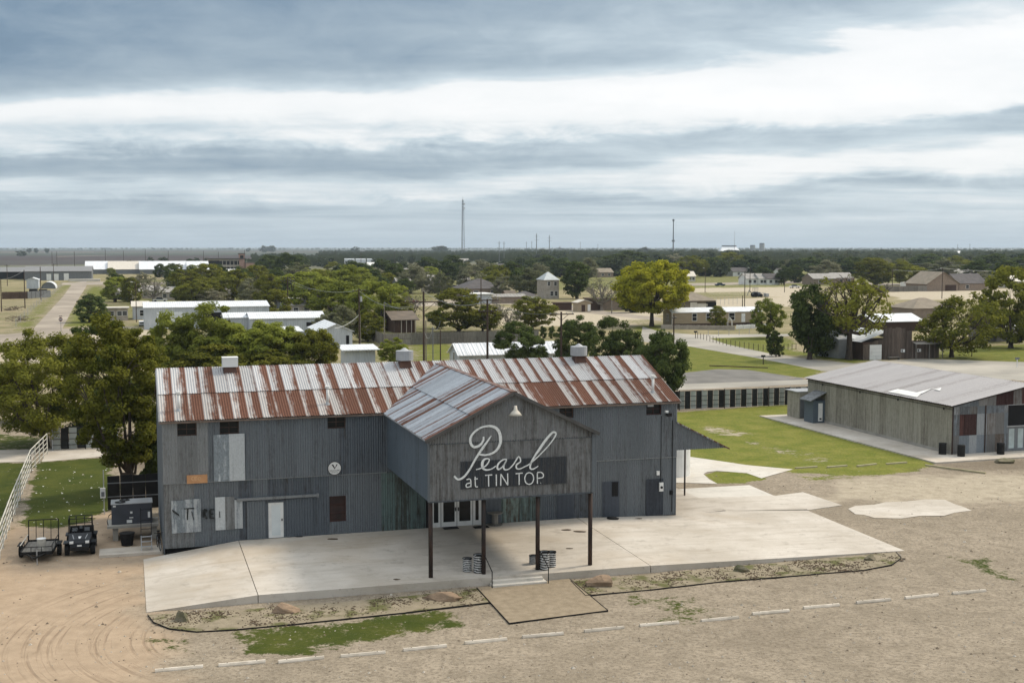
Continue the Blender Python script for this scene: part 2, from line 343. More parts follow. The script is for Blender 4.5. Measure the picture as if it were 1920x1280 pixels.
# patches of cover: (channel, strength, softness in metres, outline)
NEAR = [
 ('sand', 1, 1.6, [(-400, 1000), (60, 985), (230, 950), (300, 1030), (268, 1050), (275, 1150), (330, 1188), (300, 1300), (-300, 1500), (-900, 1500)]),
 ('track', 1, 2.0, [(-60, 1400), (250, 1400), (330, 1200), (276, 1150), (268, 1070), (170, 1085), (30, 1160), (-60, 1260)]),
 ('grass', 1, .7, [(36, 985), (66, 872), (80, 866), (190, 860), (225, 905), (215, 955), (150, 978), (95, 992)]),
 ('grass', .9, .8, [(-300, 870), (66, 868), (0, 1010), (-200, 1200)]),
 ('grass', .7, 1.2, [(-300, 815), (20, 812), (95, 820), (70, 842), (-300, 845)]),
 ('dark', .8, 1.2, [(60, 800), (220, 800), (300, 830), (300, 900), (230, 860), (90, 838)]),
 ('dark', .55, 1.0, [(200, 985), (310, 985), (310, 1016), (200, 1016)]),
 ('grass', .76, .9, [(440, 1178), (600, 1166), (725, 1152), (850, 1146), (852, 1172), (720, 1196), (610, 1212), (560, 1228), (470, 1222)]),
 ('grass', .5, .9, [(275, 1197), (360, 1196), (372, 1215), (352, 1232), (300, 1222)]),
 ('grass', .58, 1.4, [(1195, 1118), (1310, 1118), (1335, 1150), (1330, 1172), (1245, 1166)]),
 ('grass', .62, .9, [(1778, 1046), (1860, 1042), (1862, 1058), (1905, 1078), (1888, 1090), (1820, 1070)]),
 ('grass', 1, .5, [(1266, 772), (1500, 757), (1516, 762), (1490, 778), (1423, 779), (1754, 868), (1716, 884), (1640, 891), (1560, 890), (1490, 886), (1400, 872), (1290, 856), (1266, 840)]),
 ('lime', 1, 1, [(1240, 740), (1560, 740), (1760, 870), (1600, 920), (1200, 920)]),
 ('pale', .55, 1.5, [(1300, 800), (1330, 795), (1400, 812), (1395, 820), (1350, 815)]),
 ('pale', .5, 1.5, [(1400, 826), (1520, 855), (1560, 862), (1540, 870), (1440, 846)]),
 ('grass', 1, .25, [(1320, 889), (1345, 884), (1400, 887), (1440, 898), (1390, 906), (1345, 906)]),
 ('grass', .6, .8, [(1480, 893), (1560, 890), (1650, 888), (1640, 896), (1530, 902)]),
 ('pale', .55, 2.0, [(1560, 900), (1700, 890), (1960, 880), (1960, 945), (1700, 945), (1560, 940)]),
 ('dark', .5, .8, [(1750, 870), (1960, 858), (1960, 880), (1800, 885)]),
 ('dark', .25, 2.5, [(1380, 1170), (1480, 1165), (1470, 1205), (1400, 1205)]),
 ('dry', .6, 6, [(-600, 815), (-300, 700), (300, 690), (300, 800)]),
]
MID = [
 ('lime', .8, 10, [(-900, 720), (2600, 720), (2600, 470), (-900, 470)]),
 ('dry', .85, 8, [(-900, 640), (2600, 640), (2600, 500), (-900, 500)]),
 ('pale', .9, 4, [(0, 655), (230, 612), (300, 618), (300, 660), (0, 690)]),
 ('grass', .35, 4, [(0, 565), (90, 560), (110, 575), (40, 640), (0, 640)]),
 ('grass', .8, 2.5, [(20, 640), (70, 606), (102, 562), (136, 535), (118, 533), (80, 565), (30, 610)]),
 ('grass', .8, 2.5, [(112, 612), (135, 580), (145, 560), (200, 570), (230, 610), (200, 612)]),
 ('grass', .8, 3, [(155, 548), (170, 537), (190, 536), (215, 560), (190, 575)]),
 ('pale', .7, 3, [(115, 620), (230, 612), (235, 616), (115, 628)]),
 ('grass', .85, 3, [(770, 645), (860, 640), (860, 690), (770, 690)]),
 ('grass', 1, 1.5, [(1262, 650), (1330, 650), (1420, 668), (1545, 692), (1530, 712), (1290, 722), (1266, 720)]),
 ('grass', .9, 2, [(1310, 636), (1350, 630), (1480, 632), (1500, 660), (1560, 672), (1440, 664), (1370, 650)]),
 ('grass', .9, 2, [(1180, 612), (1240, 606), (1245, 620), (1230, 632), (1180, 640)]),
 ('grass', .9, 2, [(1755, 655), (1990, 640), (1990, 688), (1800, 682), (1750, 672)]),
 ('grass', .8, 2, [(1480, 660), (1600, 660), (1640, 674), (1600, 684), (1500, 668)]),
 ('pale', 1, 5, [(1290, 532), (1500, 530), (1540, 545), (1500, 558), (1290, 550)]),
 ('pale', .9, 3, [(1300, 562), (1500, 556), (1500, 575), (1320, 575)]),
 ('grass', .5, 4, [(1290, 548), (1420, 546), (1420, 556), (1290, 558)]),
 ('pale', 1, 4, [(1650, 543), (1950, 541), (1950, 562), (1690, 562)]),
 ('pale', .9, 4, [(930, 575), (1060, 582), (1240, 585), (1235, 606), (1160, 612), (930, 610)]),
 ('pale', .7, 4, [(800, 556), (950, 552), (950, 566), (800, 568)]),
 ('grass', .5, 5, [(720, 540), (870, 535), (880, 548), (720, 552)]),
 ('grass', .5, 4, [(1160, 600), (1240, 596), (1240, 606), (1160, 608)]),
]
MID += [('grass', .55, 8, [(190, 600), (560, 600), (960, 545), (960, 505), (480, 500), (190, 535)]), ('grass', .5, 6, [(560, 660), (860, 640), (960, 620), (760, 600), (560, 610)]), ('grass', .6, 8, [(960, 545), (1960, 532), (1960, 480), (960, 480)]), ('dark', .35, 8, [(190, 600), (560, 600), (960, 560), (960, 505), (480, 500), (190, 535)])]
def ground_material():
    ma, N, L, B = newmat('yard_ground')
    def att(n): a = N.new('ShaderNodeAttribute'); a.attribute_name = n; return a.outputs['Fac']
    pos = coordn(N, L, True)
    big = noisen(N, L, pos, .16, 5, .6); midn = noisen(N, L, pos, 1.1, 5, .65); fine = noisen(N, L, pos, 5.0, 5, .75); vf = noisen(N, L, pos, 22, 2, .6)
    col = mixn(N, L, rampn(N, L, big, [(.35, g3(0)), (.65, g3(1))]), (.345, .29, .22), (.265, .222, .165))
    col = mixn(N, L, rampn(N, L, midn, [(.42, g3(0)), (.70, g3(.8))]), col, (.185, .153, .112))
    col = mixn(N, L, rampn(N, L, fine, [(.47, g3(0)), (.62, g3(.85))]), col, (.145, .118, .086))
    col = mixn(N, L, rampn(N, L, vf, [(.62, g3(0)), (.72, g3(.8))]), col, (.52, .48, .42))
    # stretched wheel scuffs over the lot
    sc_ = coordn(N, L, True, (.25, 2.2, 1)); rot = N.new('ShaderNodeMapping'); rot.inputs['Rotation'].default_value = (0, 0, R(28)); L.new(pos, rot.inputs[0])
    st = N.new('ShaderNodeMapping'); st.inputs['Scale'].default_value = (.22, 2.4, 1); L.new(rot.outputs[0], st.inputs[0])
    col = mixn(N, L, rampn(N, L, noisen(N, L, st.outputs[0], 1.0, 4, .6), [(.52, g3(0)), (.70, g3(.5))]), col, (.19, .157, .115))
    sand = mixn(N, L, rampn(N, L, midn, [(.35, g3(0)), (.7, g3(1))]), (.40, .305, .215), (.31, .235, .163))
    sand = mixn(N, L, rampn(N, L, fine, [(.55, g3(0)), (.75, g3(.6))]), sand, (.25, .175, .115))
    # turning tracks: rings round the corner of the ramp
    c = (-9.5, 56.0); sub = N.new('ShaderNodeVectorMath'); sub.operation = 'SUBTRACT'; L.new(pos, sub.inputs[0]); sub.inputs[1].default_value = (c[0], c[1], 0)
    ln = N.new('ShaderNodeVectorMath'); ln.operation = 'LENGTH'; L.new(sub.outputs[0], ln.inputs[0])
    sx = N.new('ShaderNodeSeparateXYZ'); L.new(sub.outputs[0], sx.inputs[0]); an = mathn(N, L, 'ARCTAN2', sx.outputs[1], sx.outputs[0])
    cb = N.new('ShaderNodeCombineXYZ'); L.new(mathn(N, L, 'MULTIPLY', ln.outputs['Value'], 4.2), cb.inputs[0]); L.new(mathn(N, L, 'MULTIPLY', an, 1.6), cb.inputs[1])
    tn = noisen(N, L, cb.outputs[0], 1.0, 4, .6)
    trk = mathn(N, L, 'MULTIPLY', rampn(N, L, tn, [(.52, g3(0)), (.68, g3(1))]), att('track'))
    sand = mixn(N, L, mathn(N, L, 'MULTIPLY', trk, .62), sand, (.17, .12, .08))
    col = mixn(N, L, att('sand'), col, sand)
    dry = mixn(N, L, rampn(N, L, noisen(N, L, pos, .07, 6, .7), [(.4, g3(0)), (.62, g3(1))]), (.30, .25, .15), (.15, .145, .06))
    dry = mixn(N, L, rampn(N, L, midn, [(.5, g3(0)), (.75, g3(.6))]), dry, (.16, .14, .08))
    col = mixn(N, L, att('dry'), col, dry)
    pale = mixn(N, L, rampn(N, L, midn, [(.4, g3(0)), (.7, g3(1))]), (.46, .40, .305), (.33, .285, .21))
    col = mixn(N, L, rampn(N, L, mathn(N, L, 'ADD', att('pale'), mathn(N, L, 'SUBTRACT', fine, .5)), [(.3, g3(0)), (.7, g3(1))]), col, pale)
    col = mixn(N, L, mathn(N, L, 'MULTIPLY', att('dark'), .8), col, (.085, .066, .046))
    gn = mixn(N, L, rampn(N, L, noisen(N, L, pos, .45, 5, .65), [(.35, g3(0)), (.68, g3(1))]), (.040, .056, .008), (.080, .088, .016))
    gl = mixn(N, L, rampn(N, L, noisen(N, L, pos, .45, 5, .65), [(.35, g3(0)), (.68, g3(1))]), (.125, .15, .02), (.225, .215, .05)); gn = mixn(N, L, att('lime'), gn, gl)
    gn = mixn(N, L, rampn(N, L, fine, [(.42, g3(0)), (.75, g3(.75))]), gn, (.030, .042, .008))
    gn = mixn(N, L, rampn(N, L, vf, [(.58, g3(0)), (.75, g3(.4))]), gn, (.19, .18, .075))
    brk = mathn(N, L, 'ADD', att('grass'), mathn(N, L, 'MULTIPLY', mathn(N, L, 'SUBTRACT', mathn(N, L, 'ADD', mathn(N, L, 'MULTIPLY', midn, .55), mathn(N, L, 'MULTIPLY', fine, .45)), .5), 2.8))
    col = mixn(N, L, rampn(N, L, brk, [(.40, g3(0)), (.62, g3(1))]), col, gn)
    L.new(col, B.inputs['Base Color']); B.inputs['Roughness'].default_value = .95; B.inputs['Specular IOR Level'].default_value = .1
    b = N.new('ShaderNodeBump'); b.inputs['Strength'].default_value = .55; b.inputs['Distance'].default_value = .07
    hh = mathn(N, L, 'ADD', mathn(N, L, 'MULTIPLY', fine, .6), mathn(N, L, 'ADD', mathn(N, L, 'MULTIPLY', midn, .8), mathn(N, L, 'MULTIPLY', trk, -.5)))
    L.new(hh, b.inputs['Height']); L.new(b.outputs[0], B.inputs['Normal'])
    return ma
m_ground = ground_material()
def patch_grid(name, xs, ys, patches, z, base=None, relief=0.0):
    X, Y = np.meshgrid(xs, ys); nx, ny = len(xs), len(ys); n = nx * ny
    wx = X.ravel(); wy = Y.ravel()
    nz = fbm(wx * .55, wy * .55, 4, 3) - .5
    ch = {k: np.zeros(n) for k in ('grass', 'sand', 'dry', 'pale', 'dark', 'track', 'lime')}
    if base: ch[base] += 1
    for c, s, soft, poly in patches:
        d = sdpoly(wx, wy, gm(poly)) + nz * soft * 2.2
        t = np.clip((d + soft) / (2 * soft), 0, 1); w = s * t * t * (3 - 2 * t)
        if c not in ('dry', 'track', 'dark', 'lime'):
            for o in ch:
                if o not in (c, 'track', 'lime') and not (o == 'sand' and c == 'grass') and not (c == 'pale' and o == 'dry'): ch[o] *= 1 - w
        ch[c] = np.maximum(ch[c], w)
    zz = np.full(n, z) + relief * ((fbm(wx * .8, wy * .8, 3, 9) - .5) * .10 + ch['grass'] * .03)
    me = bpy.data.meshes.new(name); me.vertices.add(n); me.vertices.foreach_set('co', np.stack([wx, wy, zz], 1).ravel())
    i = np.arange(n).reshape(ny, nx); q = np.stack([i[:-1, :-1], i[:-1, 1:], i[1:, 1:], i[1:, :-1]], -1).reshape(-1, 4)
    me.loops.add(q.size); me.loops.foreach_set('vertex_index', q.ravel()); me.polygons.add(len(q))
    me.polygons.foreach_set('loop_start', np.arange(0, q.size, 4)); me.polygons.foreach_set('loop_total', np.full(len(q), 4))
    me.polygons.foreach_set('use_smooth', np.ones(len(q), bool))
    for k, a in ch.items():
        at_ = me.attributes.new(k, 'FLOAT', 'POINT'); at_.data.foreach_set('value', a.astype(np.float32))
    me.materials.append(m_ground); me.update(); me.validate()
    return tag(link(name, me), kind='structure'), ch, wx, wy
ys = [38.0]
while ys[-1] < 165: ys.append(ys[-1] + .2 * (ys[-1] / 45) ** 1.3)
ys[-1] = 165.0
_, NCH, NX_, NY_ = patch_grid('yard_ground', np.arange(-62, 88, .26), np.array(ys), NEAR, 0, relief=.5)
patch_grid('town_ground', np.arange(-420, 560, 2.6), np.concatenate([np.arange(165, 420, 2.2), np.arange(420, 1002, 5)]), MID, 0, base='dry')
m_plain = M('plain_scrub', (.085, .09, .055), (.14, .125, .08), sc=.006, world=True, rough=.95, c3=(.10, .11, .06), sc3=.02)
MB().add([(-26000, -300, -.12), (26000, -300, -.12), (26000, 45000, -.12), (-26000, 45000, -.12)], [(0, 1, 2, 3)]).build('ground', m_plain)
tag(bpy.data.objects['ground'], kind='structure')
def sheet(name, pts, z, mat, kind='structure', pix=True):
    p = [at(*q)[:2] if pix else q for q in pts]
    n = len(p)
    if sum(p[i][0] * p[(i + 1) % n][1] - p[(i + 1) % n][0] * p[i][1] for i in range(n)) < 0: p = p[::-1]
    o = MB().add([(a, b, z) for a, b in p], [tuple(range(n))]).build(name, mat)
    return tag(o, kind=kind)
# ploughed fields and pasture strips far off to the left
m_f = [M('ploughed_field', (.032, .022, .022), (.05, .036, .032), sc=.01, stretch=(.2, 2, 1), world=True, rough=1), M('green_field', (.05, .06, .04), (.036, .045, .03), sc=.004, stretch=(.2, 2, 1), world=True, rough=1),
       M('brown_field', (.06, .042, .037), (.042, .032, .028), sc=.008, stretch=(.2, 2, 1), world=True, rough=1), M('pale_track', (.33, .27, .2), (.27, .22, .17), sc=.01, world=True), M('dark_stubble', (.03, .026, .022), (.055, .045, .036), sc=.03, stretch=(.5, 1, 1), world=True)]
for k, (mi, pts) in enumerate([(4, [(-260, 500), (390, 493), (470, 487), (-260, 489)]), (2, [(-260, 489), (700, 486.5), (720, 484), (-260, 485.5)]), (0, [(-260, 485.5), (860, 484), (880, 478), (-260, 479.5)]),
                               (3, [(105, 481.4), (230, 478.4), (232, 478.1), (105, 480.8)]), (1, [(-260, 479.5), (900, 478), (930, 473.5), (-260, 474)]), (3, [(-260, 473.6), (175, 473.0), (175, 472.6), (-260, 473.2)]), (0, [(-260, 472.6), (960, 472), (980, 470), (-260, 470.4)]),
                               (1, [(-260, 470.2), (1100, 469.6), (1120, 467.2), (-260, 467.5)])]):
    sheet('field', pts, -.06 + .01 * k, m_f[mi])
# roads, tracks and lots
m_road = M('worn_road', (.31, .265, .215), (.24, .205, .165), sc=.12, stretch=(1, .4, 1), world=True, rough=.95, c3=(.37, .32, .26), sc3=.05)
m_road_g = M('grey_road', (.33, .31, .27), (.26, .245, .215), sc=.15, world=True, rough=.95, c3=(.40, .37, .32), sc3=.06)
m_asph = M('old_asphalt', (.13, .125, .115), (.19, .18, .165), sc=.3, world=True, rough=.95)
sheet('road', [(20, 672), (68, 610), (118, 556), (137, 530), (160, 527), (165, 530), (160, 540), (140, 572), (119, 612), (108, 640), (95, 672)], .012, m_road)
sheet('crossing_road', [(-500, 640), (20, 626), (110, 616), (240, 611), (240, 617), (110, 628), (20, 652), (-500, 690)], .008, m_road)
sheet('cross_street', [(118, 530), (190, 528), (330, 529), (330, 533), (165, 534), (115, 534)], .016, m_road)
sheet('road', [(1205, 612), (1238, 622), (1300, 627), (1480, 626), (1480, 630), (1330, 634), (1365, 646), (1440, 662), (1500, 671), (1600, 681), (1720, 672), (1960, 680), (1960, 716), (1760, 706), (1600, 700), (1540, 695), (1430, 673), (1290, 649), (1200, 640)], .012, m_road_g)
sheet('parking_lot', [(1280, 699), (1345, 692), (1400, 693), (1500, 708), (1515, 714), (1280, 720)], .016, m_asph)
sheet('back_road', [(1180, 724), (1280, 720), (1530, 711), (1540, 719), (1280, 731), (1180, 735)], .02, m_road_g)
sheet('side_street', [(780, 566), (960, 561), (1240, 596), (1240, 602), (950, 570), (780, 574)], .012, m_road)
sheet('field_road', [(1290, 531), (1500, 527), (1950, 537), (1950, 541), (1500, 531), (1290, 536)], .012, m_road)
# paths and slabs of the yard
def lsheet(name, pts, zf, mat, th=.25, o=HALL, joint=True, par=None):
    """concrete slab in the hall's grid; zf(s,t) gives its top"""
    n = len(pts); w = [wor(s, t, o) for s, t in pts]; zz = [zf(s, t) for s, t in pts]
    b = MB().add([(x, y, z) for (x, y), z in zip(w, zz)] + [(x, y, min(z, 0) - th) for (x, y), z in zip(w, zz)],
                 [tuple(range(n)), tuple(range(2 * n - 1, n - 1, -1))] + [(n + i, n + (i + 1) % n, (i + 1) % n, i) for i in range(n)])
    ob = b.build(name, mat, par)
    return ob if par else tag(ob, kind='structure')
def zslab(s, t):
    z = .60 + .018 * min(t, 0)
    if s > 24: z -= (s - 24) * (z - .02) / 16.2
    if s < 4.05: z = z - (4.05 - s) * (z - .02) / 5.2
    return max(z, .015)
patio = lsheet('patio', [(4.07, -10.95), (13.0, -11.1), (24.48, -11.3), (24.48, -.005), (4.07, -.005)], zslab, m_conc)
lsheet('slab', [(-1.15, -11.0), (4.03, -10.95), (4.03, -.005), (-1.15, -.45)], lambda s, t: zslab(s, t), m_conc, par=patio)
lsheet('slab', [(24.52, -11.3), (32, -11.25), (40.2, -11.1), (40.6, 0.2), (35, .8), (31.2, -.005), (24.52, -.005)], zslab, m_conc, par=patio)
lsheet('slab', [(31.2, .03), (35, .84), (35.1, 8.6), (31.2, 8.6)], lambda s, t: .26, m_conc, par=patio)
lsheet('slab', [(35.04, .84), (40.6, .24), (40.8, 5.0), (35.1, 5.2)], lambda s, t: .20 - .02 * (s - 35), m_conc, par=patio)
lsheet('slab', [(35.13, 5.24), (40.8, 5.04), (41.0, 9.0), (35.14, 8.6)], lambda s, t: .18 - .02 * (s - 35), m_conc_w, par=patio)
for q in ([(40.64, .2), (43.6, .9), (43.4, 5.6), (40.84, 5.0)],): lsheet('slab', q, lambda s, t: .05, m_conc, par=patio)
sheet('path', [(1268, 905), (1268, 860), (1290, 856), (1340, 863), (1400, 872), (1487, 880), (1440, 893), (1428, 897), (1400, 887), (1345, 883), (1326, 885), (1319, 889), (1330, 899), (1345, 907)], .03, m_conc_w)
sheet('old_slab', [(1590, 954), (1604, 948), (1640, 946), (1662, 941), (1700, 940), (1735, 936), (1772, 937), (1790, 945), (1806, 950), (1822, 957), (1790, 961), (1770, 967), (1725, 967), (1690, 972), (1640, 971), (1620, 965), (1604, 964)], .022, m_conc)
sheet('path', [(-300, 848), (66, 843), (60, 866), (-300, 871)], .03, m_conc)
sheet('path', [(88, 842), (150, 839), (196, 834), (192, 856), (150, 860), (78, 866)], .03, m_conc)
lsheet('barn_walk', [(-3.6, -2.95), (-3.55, 26.2), (2.6, 26.2), (2.6, 23.2), (0, 22.9), (0, 0), (14, 0), (14, -2.6)], lambda s, t: .12, m_conc, o=BARN)
# ------------------------------------------------------------------ the tin hall
from mathutils import Matrix, Vector
SHEETS = {}
def corr(w, h, mat, pitch=.155, amp=.045, top=None):
    """one corrugated sheet, w wide (local x), h long (local z), facing -y; top(x) slants the upper end"""
    key = (round(w, 3), round(h, 3), mat.name, pitch, amp)
    if top is None and key in SHEETS: return SHEETS[key]
    n = max(2, int(round(w / pitch * 2))); n += n % 2
    vs = []; fs = []
    for i in range(n + 1):
        x = w * i / n; y = -amp if i % 2 else 0.0; vs += [(x, y, 0), (x, y, top(x) if top else h)]
    fs = [(2 * i, 2 * i + 2, 2 * i + 3, 2 * i + 1) for i in range(n)]
    me = MB().add(vs, fs).mesh('sheet', mat)
    if top is None: SHEETS[key] = me
    return me
def cuts(a, b, w, extra=()):
    n = max(1, round((b - a) / w)); e = [a + (b - a) * i / n for i in range(n + 1)]
    for x in extra:
        if a < x < b:
            j = min(range(len(e)), key=lambda k: abs(e[k] - x))
            if 0 < j < len(e) - 1 and abs(e[j] - x) < w * .3: e[j] = x
            else: e = sorted(e + [x])
    return e
def skin(parent, name, a, b, z0, z1, place, matf, w=.8, holes=(), **kw):
    """sheets side by side from a to b; place(x, z) -> (location, rotation); holes are left open"""
    e = cuts(a, b, w, [h[0] for h in holes] + [h[1] for h in holes])
    for i in range(len(e) - 1):
        x0, x1 = e[i], e[i + 1]; c = (x0 + x1) / 2; spans = [(z0, z1)]
        for h in holes:
            if h[0] - 1e-3 <= c <= h[1] + 1e-3:
                ns = []
                for p, q in spans:
                    if h[2] > p: ns.append((p, min(q, h[2])))
                    if h[3] < q: ns.append((max(p, h[3]), q))
                spans = [s for s in ns if s[1] - s[0] > .02]
        for p, q in spans:
            l, r = place(x0, p); l = Vector(l) + Vector((0, 0, 0))
            o = link(name, corr(round(x1 - x0 + .03, 3), round(q - p, 3), matf(c, (p + q) / 2), **kw), parent, l, r)
hall = empty('tin_hall', 'long weathered corrugated tin hall with rusty gabled roof and lettered canopy', 'building', (*HALL, 0), ANG)
HL, HD, EZ, RZ = 31.1, 12.0, 7.6, 9.86
PHI = math.atan2(RZ - EZ, HD / 2)
frame = MB().box(.05, HL - .05, .18, HD - .05, .1, EZ - .02).add([(.05, .18, EZ - .02), (HL - .05, .18, EZ - .02), (HL - .05, HD - .05, EZ - .02), (.05, HD - .05, EZ - .02), (.05, HD / 2, RZ - .12), (HL - .05, HD / 2, RZ - .12)],
                 [(0, 1, 5, 4), (2, 3, 4, 5), (0, 4, 3), (1, 2, 5)]).build('wall_frame', m_dark, hall)
W_HOLES = [(.78, 1.86, 6.72, 7.44), (3.09, 4.17, 6.72, 7.44), (9.15, 10.22, 6.78, 7.5), (23.28, 24.21, 6.8, 7.5), (29.0, 30.05, 6.78, 7.5)]
L_HOLES = [(9.22, 10.2, 1.33, 2.82), (5.72, 6.62, .45, 2.68), (15.2, 18.45, .45, 2.72)]
def lowmat(c, z):
    if c < 4.3: return m_tin_l if c < 1.4 else m_tin
    if 12.2 < c < 15.3 or 18.3 < c < 22: return m_tin_teal
    if 4.3 < c < 9: return m_tin_d if int(c * 1.7) % 3 else m_tin
    return m_tin_d if 22 < c < 25 else m_tin
def upmat(c, z):
    if c < 2.2: return m_tin_l
    return m_tin if c < 9.5 or c > 21 else m_tin_d
skin(frame, 'wall_sheet', 0, HL, 4.07, EZ, lambda x, z: ((x, .0, z), (0, 0, 0)), upmat, .82, W_HOLES)
skin(frame, 'wall_sheet', 0, HL, .40, 4.05, lambda x, z: ((x, .045, z), (0, 0, 0)), lowmat, .82, L_HOLES)
for a, b in ((0, 12.6), (21.6, HL)): MB().box(a, b, -.04, .05, 4.03, 4.08).build('wall_flashing', m_tin_l, hall)
for nm, x, rz, ln in (('end_wall', 0, -math.pi / 2, HD), ('end_wall', HL, math.pi / 2, HD)):
    me = corr(HD, 1, m_tin, top=lambda q: EZ + (RZ - EZ) * (1 - abs(q - HD / 2) / (HD / 2)) - .05)
    link(nm, me, hall, (x, HD, .0) if x == 0 else (x, 0, .0), (0, 0, rz))
link('back_wall', corr(HL, EZ, m_tin), hall, (HL, HD, 0), (0, 0, math.pi))
# roof: two courses of sheets in front, one joined course behind
deck = MB().add([(-.1, -.1, EZ - .04), (HL + .1, -.1, EZ - .04), (HL + .1, HD / 2, RZ - .03), (-.1, HD / 2, RZ - .03), (HL + .1, HD + .1, EZ - .04), (-.1, HD + .1, EZ - .04)], [(0, 1, 2, 3), (3, 2, 4, 5)]).build('roof_deck', m_wood_b, hall)
SL = math.hypot(HD / 2, RZ - EZ); ROT = (-(math.pi / 2 - PHI), 0, 0)
def rp(k, off): return lambda x, z: ((x, -.22 + k * math.cos(PHI) - off * math.sin(PHI), EZ - .05 + k * math.sin(PHI) + off * math.cos(PHI)), ROT)
rs = random.Random(3)
for row, (k, ln, off, mt) in enumerate(((0, 3.35, .03, m_roof_lo), (3.2, SL + .22 - 3.2, .07, m_roof_up))):
    e = cuts(-.15, HL + .15, .80)
    for i in range(len(e) - 1):
        l, r = rp(k, off + (.012 if i % 2 else 0))(e[i], 0)
        link('roof_sheet', corr(round(e[1] - e[0] + .05, 3), round(ln, 3), mt), deck, l, (r[0], rs.uniform(-.004, .004), 0))
m_roof_back = rusty('roof_tin_back', (.40, .41, .43), (.15, .068, .045), .48, nz=1.2)
link('rear_roof', corr(HL + .3, SL + .1, m_roof_back), hall, (HL + .15, HD + .12, EZ - .02), (-(math.pi / 2 - PHI), 0, math.pi))
MB().bar((-.2, HD / 2, RZ + .05), (HL + .2, HD / 2, RZ + .05), .34, .05).build('ridge_cap', M('ridge_rust', (.17, .09, .06), (.11, .06, .045), rough=.7), hall)
for x in (-.17, HL + .17): MB().bar((x, -.25, EZ - .08), (x, HD / 2, RZ + .0), .04, .16).build('rake_trim', m_tin_l, hall)
for a, b in ((-.17, 12.5), (21.7, HL + .17)): MB().bar((a, -.235, EZ - .1), (b, -.235, EZ - .1), .03, .09).build('eave_trim', M('eave_wood', (.20, .15, .12), (.13, .10, .08), rough=.8), hall)
# canopy over the entrance
CX0, CX1, CT, CZB, CZE, CZP = 12.65, 21.5, -10.55, 4.37, 7.57, 9.75
CM = (CX0 + CX1) / 2; PSI = math.atan2(CZP - CZE, CM - CX0)
can = MB().box(CX0 + .05, CX0 + .11, CT + .1, -.02, CZB + .05, CZE).box(CX1 - .11, CX1 - .05, CT + .1, -.02, CZB + .05, CZE).box(CX0 + .1, CX1 - .1, CT + .07, CT + .12, CZB + .05, CZE).add(
    [(CX0 + .1, CT + .08, CZE), (CX1 - .1, CT + .08, CZE), (CM, CT + .08, CZP - .08)], [(0, 1, 2)]).build('canopy_frame', m_dark, hall)
MB().box(CX0 + .12, CX1 - .12, CT + .13, -.05, CZE - .30, CZE - .22).build('canopy_bounce_ceiling', m_lgrey, hall)  # pale ceiling and linings added to bounce light in under the canopy
for x in (CX0 + .13, CX1 - .16): MB().box(x, x + .03, CT + .13, -.05, CZB + .06, CZE - .3).build('canopy_bounce_lining', m_lgrey, hall)
MB().box(CX0 + .2, CX1 - .2, CT + .13, CT + .16, CZB + .06, CZE - .31).build('canopy_bounce_lining', m_lgrey, hall)
e = cuts(CX0, CX1, .82)
for i in range(len(e) - 1):
    link('canopy_sheet', corr(round(e[1] - e[0] + .02, 3), 2.98, m_tin_can), can, (e[i], CT, CZB))
    x0 = e[i]; me = corr(e[1] - e[0] + .02, 1, m_tin_can, top=lambda q, x0=x0: max(.02, CZP - .06 - abs(x0 + q - CM) * math.tan(PSI) - 7.30))
    link('gable_sheet', me, can, (x0, CT - .035, 7.30))
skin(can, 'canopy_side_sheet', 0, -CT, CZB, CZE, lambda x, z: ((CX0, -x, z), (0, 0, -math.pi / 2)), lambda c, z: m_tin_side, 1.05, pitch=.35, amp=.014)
skin(can, 'canopy_side_sheet', 0, -CT, CZB, CZE, lambda x, z: ((CX1, CT + x, z), (0, 0, math.pi / 2)), lambda c, z: m_tin, 1.05)
ML = Matrix(((0, math.sin(PSI), math.cos(PSI)), (-1, 0, 0), (0, -math.cos(PSI), math.sin(PSI)))).to_euler()
MR = Matrix(((0, -math.sin(PSI), -math.cos(PSI)), (1, 0, 0), (0, -math.cos(PSI), math.sin(PSI)))).to_euler()
cl = (CM - CX0) / math.cos(PSI) + .2
cdeck = MB().add([(CX0 - .15, CT - .2, CZE - .1), (CM, CT - .2, CZP - .02), (CM, 5.6, CZP - .02), (CX0 - .15, 5.6, CZE - .1), (CX1 + .15, CT - .2, CZE - .1), (CX1 + .15, 5.6, CZE - .1)], [(0, 3, 2, 1), (1, 2, 5, 4)]).build('canopy_deck', m_wood_b, hall)
e = cuts(CT - .3, 5.5, .78)
for row, (k, ln, off) in enumerate(((0, 2.75, .03), (2.6, cl - 2.6, .07))):
    for i in range(len(e) - 1):
        o2 = off + (.012 if i % 2 else 0)
        link('canopy_roof_sheet', corr(round(e[1] - e[0] + .05, 3), round(ln, 3), m_roof_can), cdeck,
             (CX0 - .2 + k * math.cos(PSI) - o2 * math.sin(PSI), e[i + 1] + .03, CZE - .06 + k * math.sin(PSI) + o2 * math.cos(PSI)), ML)
link('canopy_roof_far_side', corr(5.8 - CT, cl, m_roof_back), hall, (CX1 + .2, CT - .3, CZE - .03), MR)
MB().bar((CM, CT - .32, CZP + .09), (CM, 5.7, CZP + .09), .34, .05).build('canopy_ridge_cap', MATS['ridge_rust'], hall)
for sx, x in ((-1, CX0 - .24), (1, CX1 + .24)): MB().bar((x, CT - .33, CZE - .10), (CM, CT - .33, CZP + .03), .05, .17).build('canopy_rake', M('rake_grey', (.10, .095, .09), rough=.7), hall)
MB().bar((CX0 - .22, CT - .3, CZE - .06), (CX0 - .22, .0, CZE - .06), .04, .06).build('canopy_gutter', m_lgrey, hall)
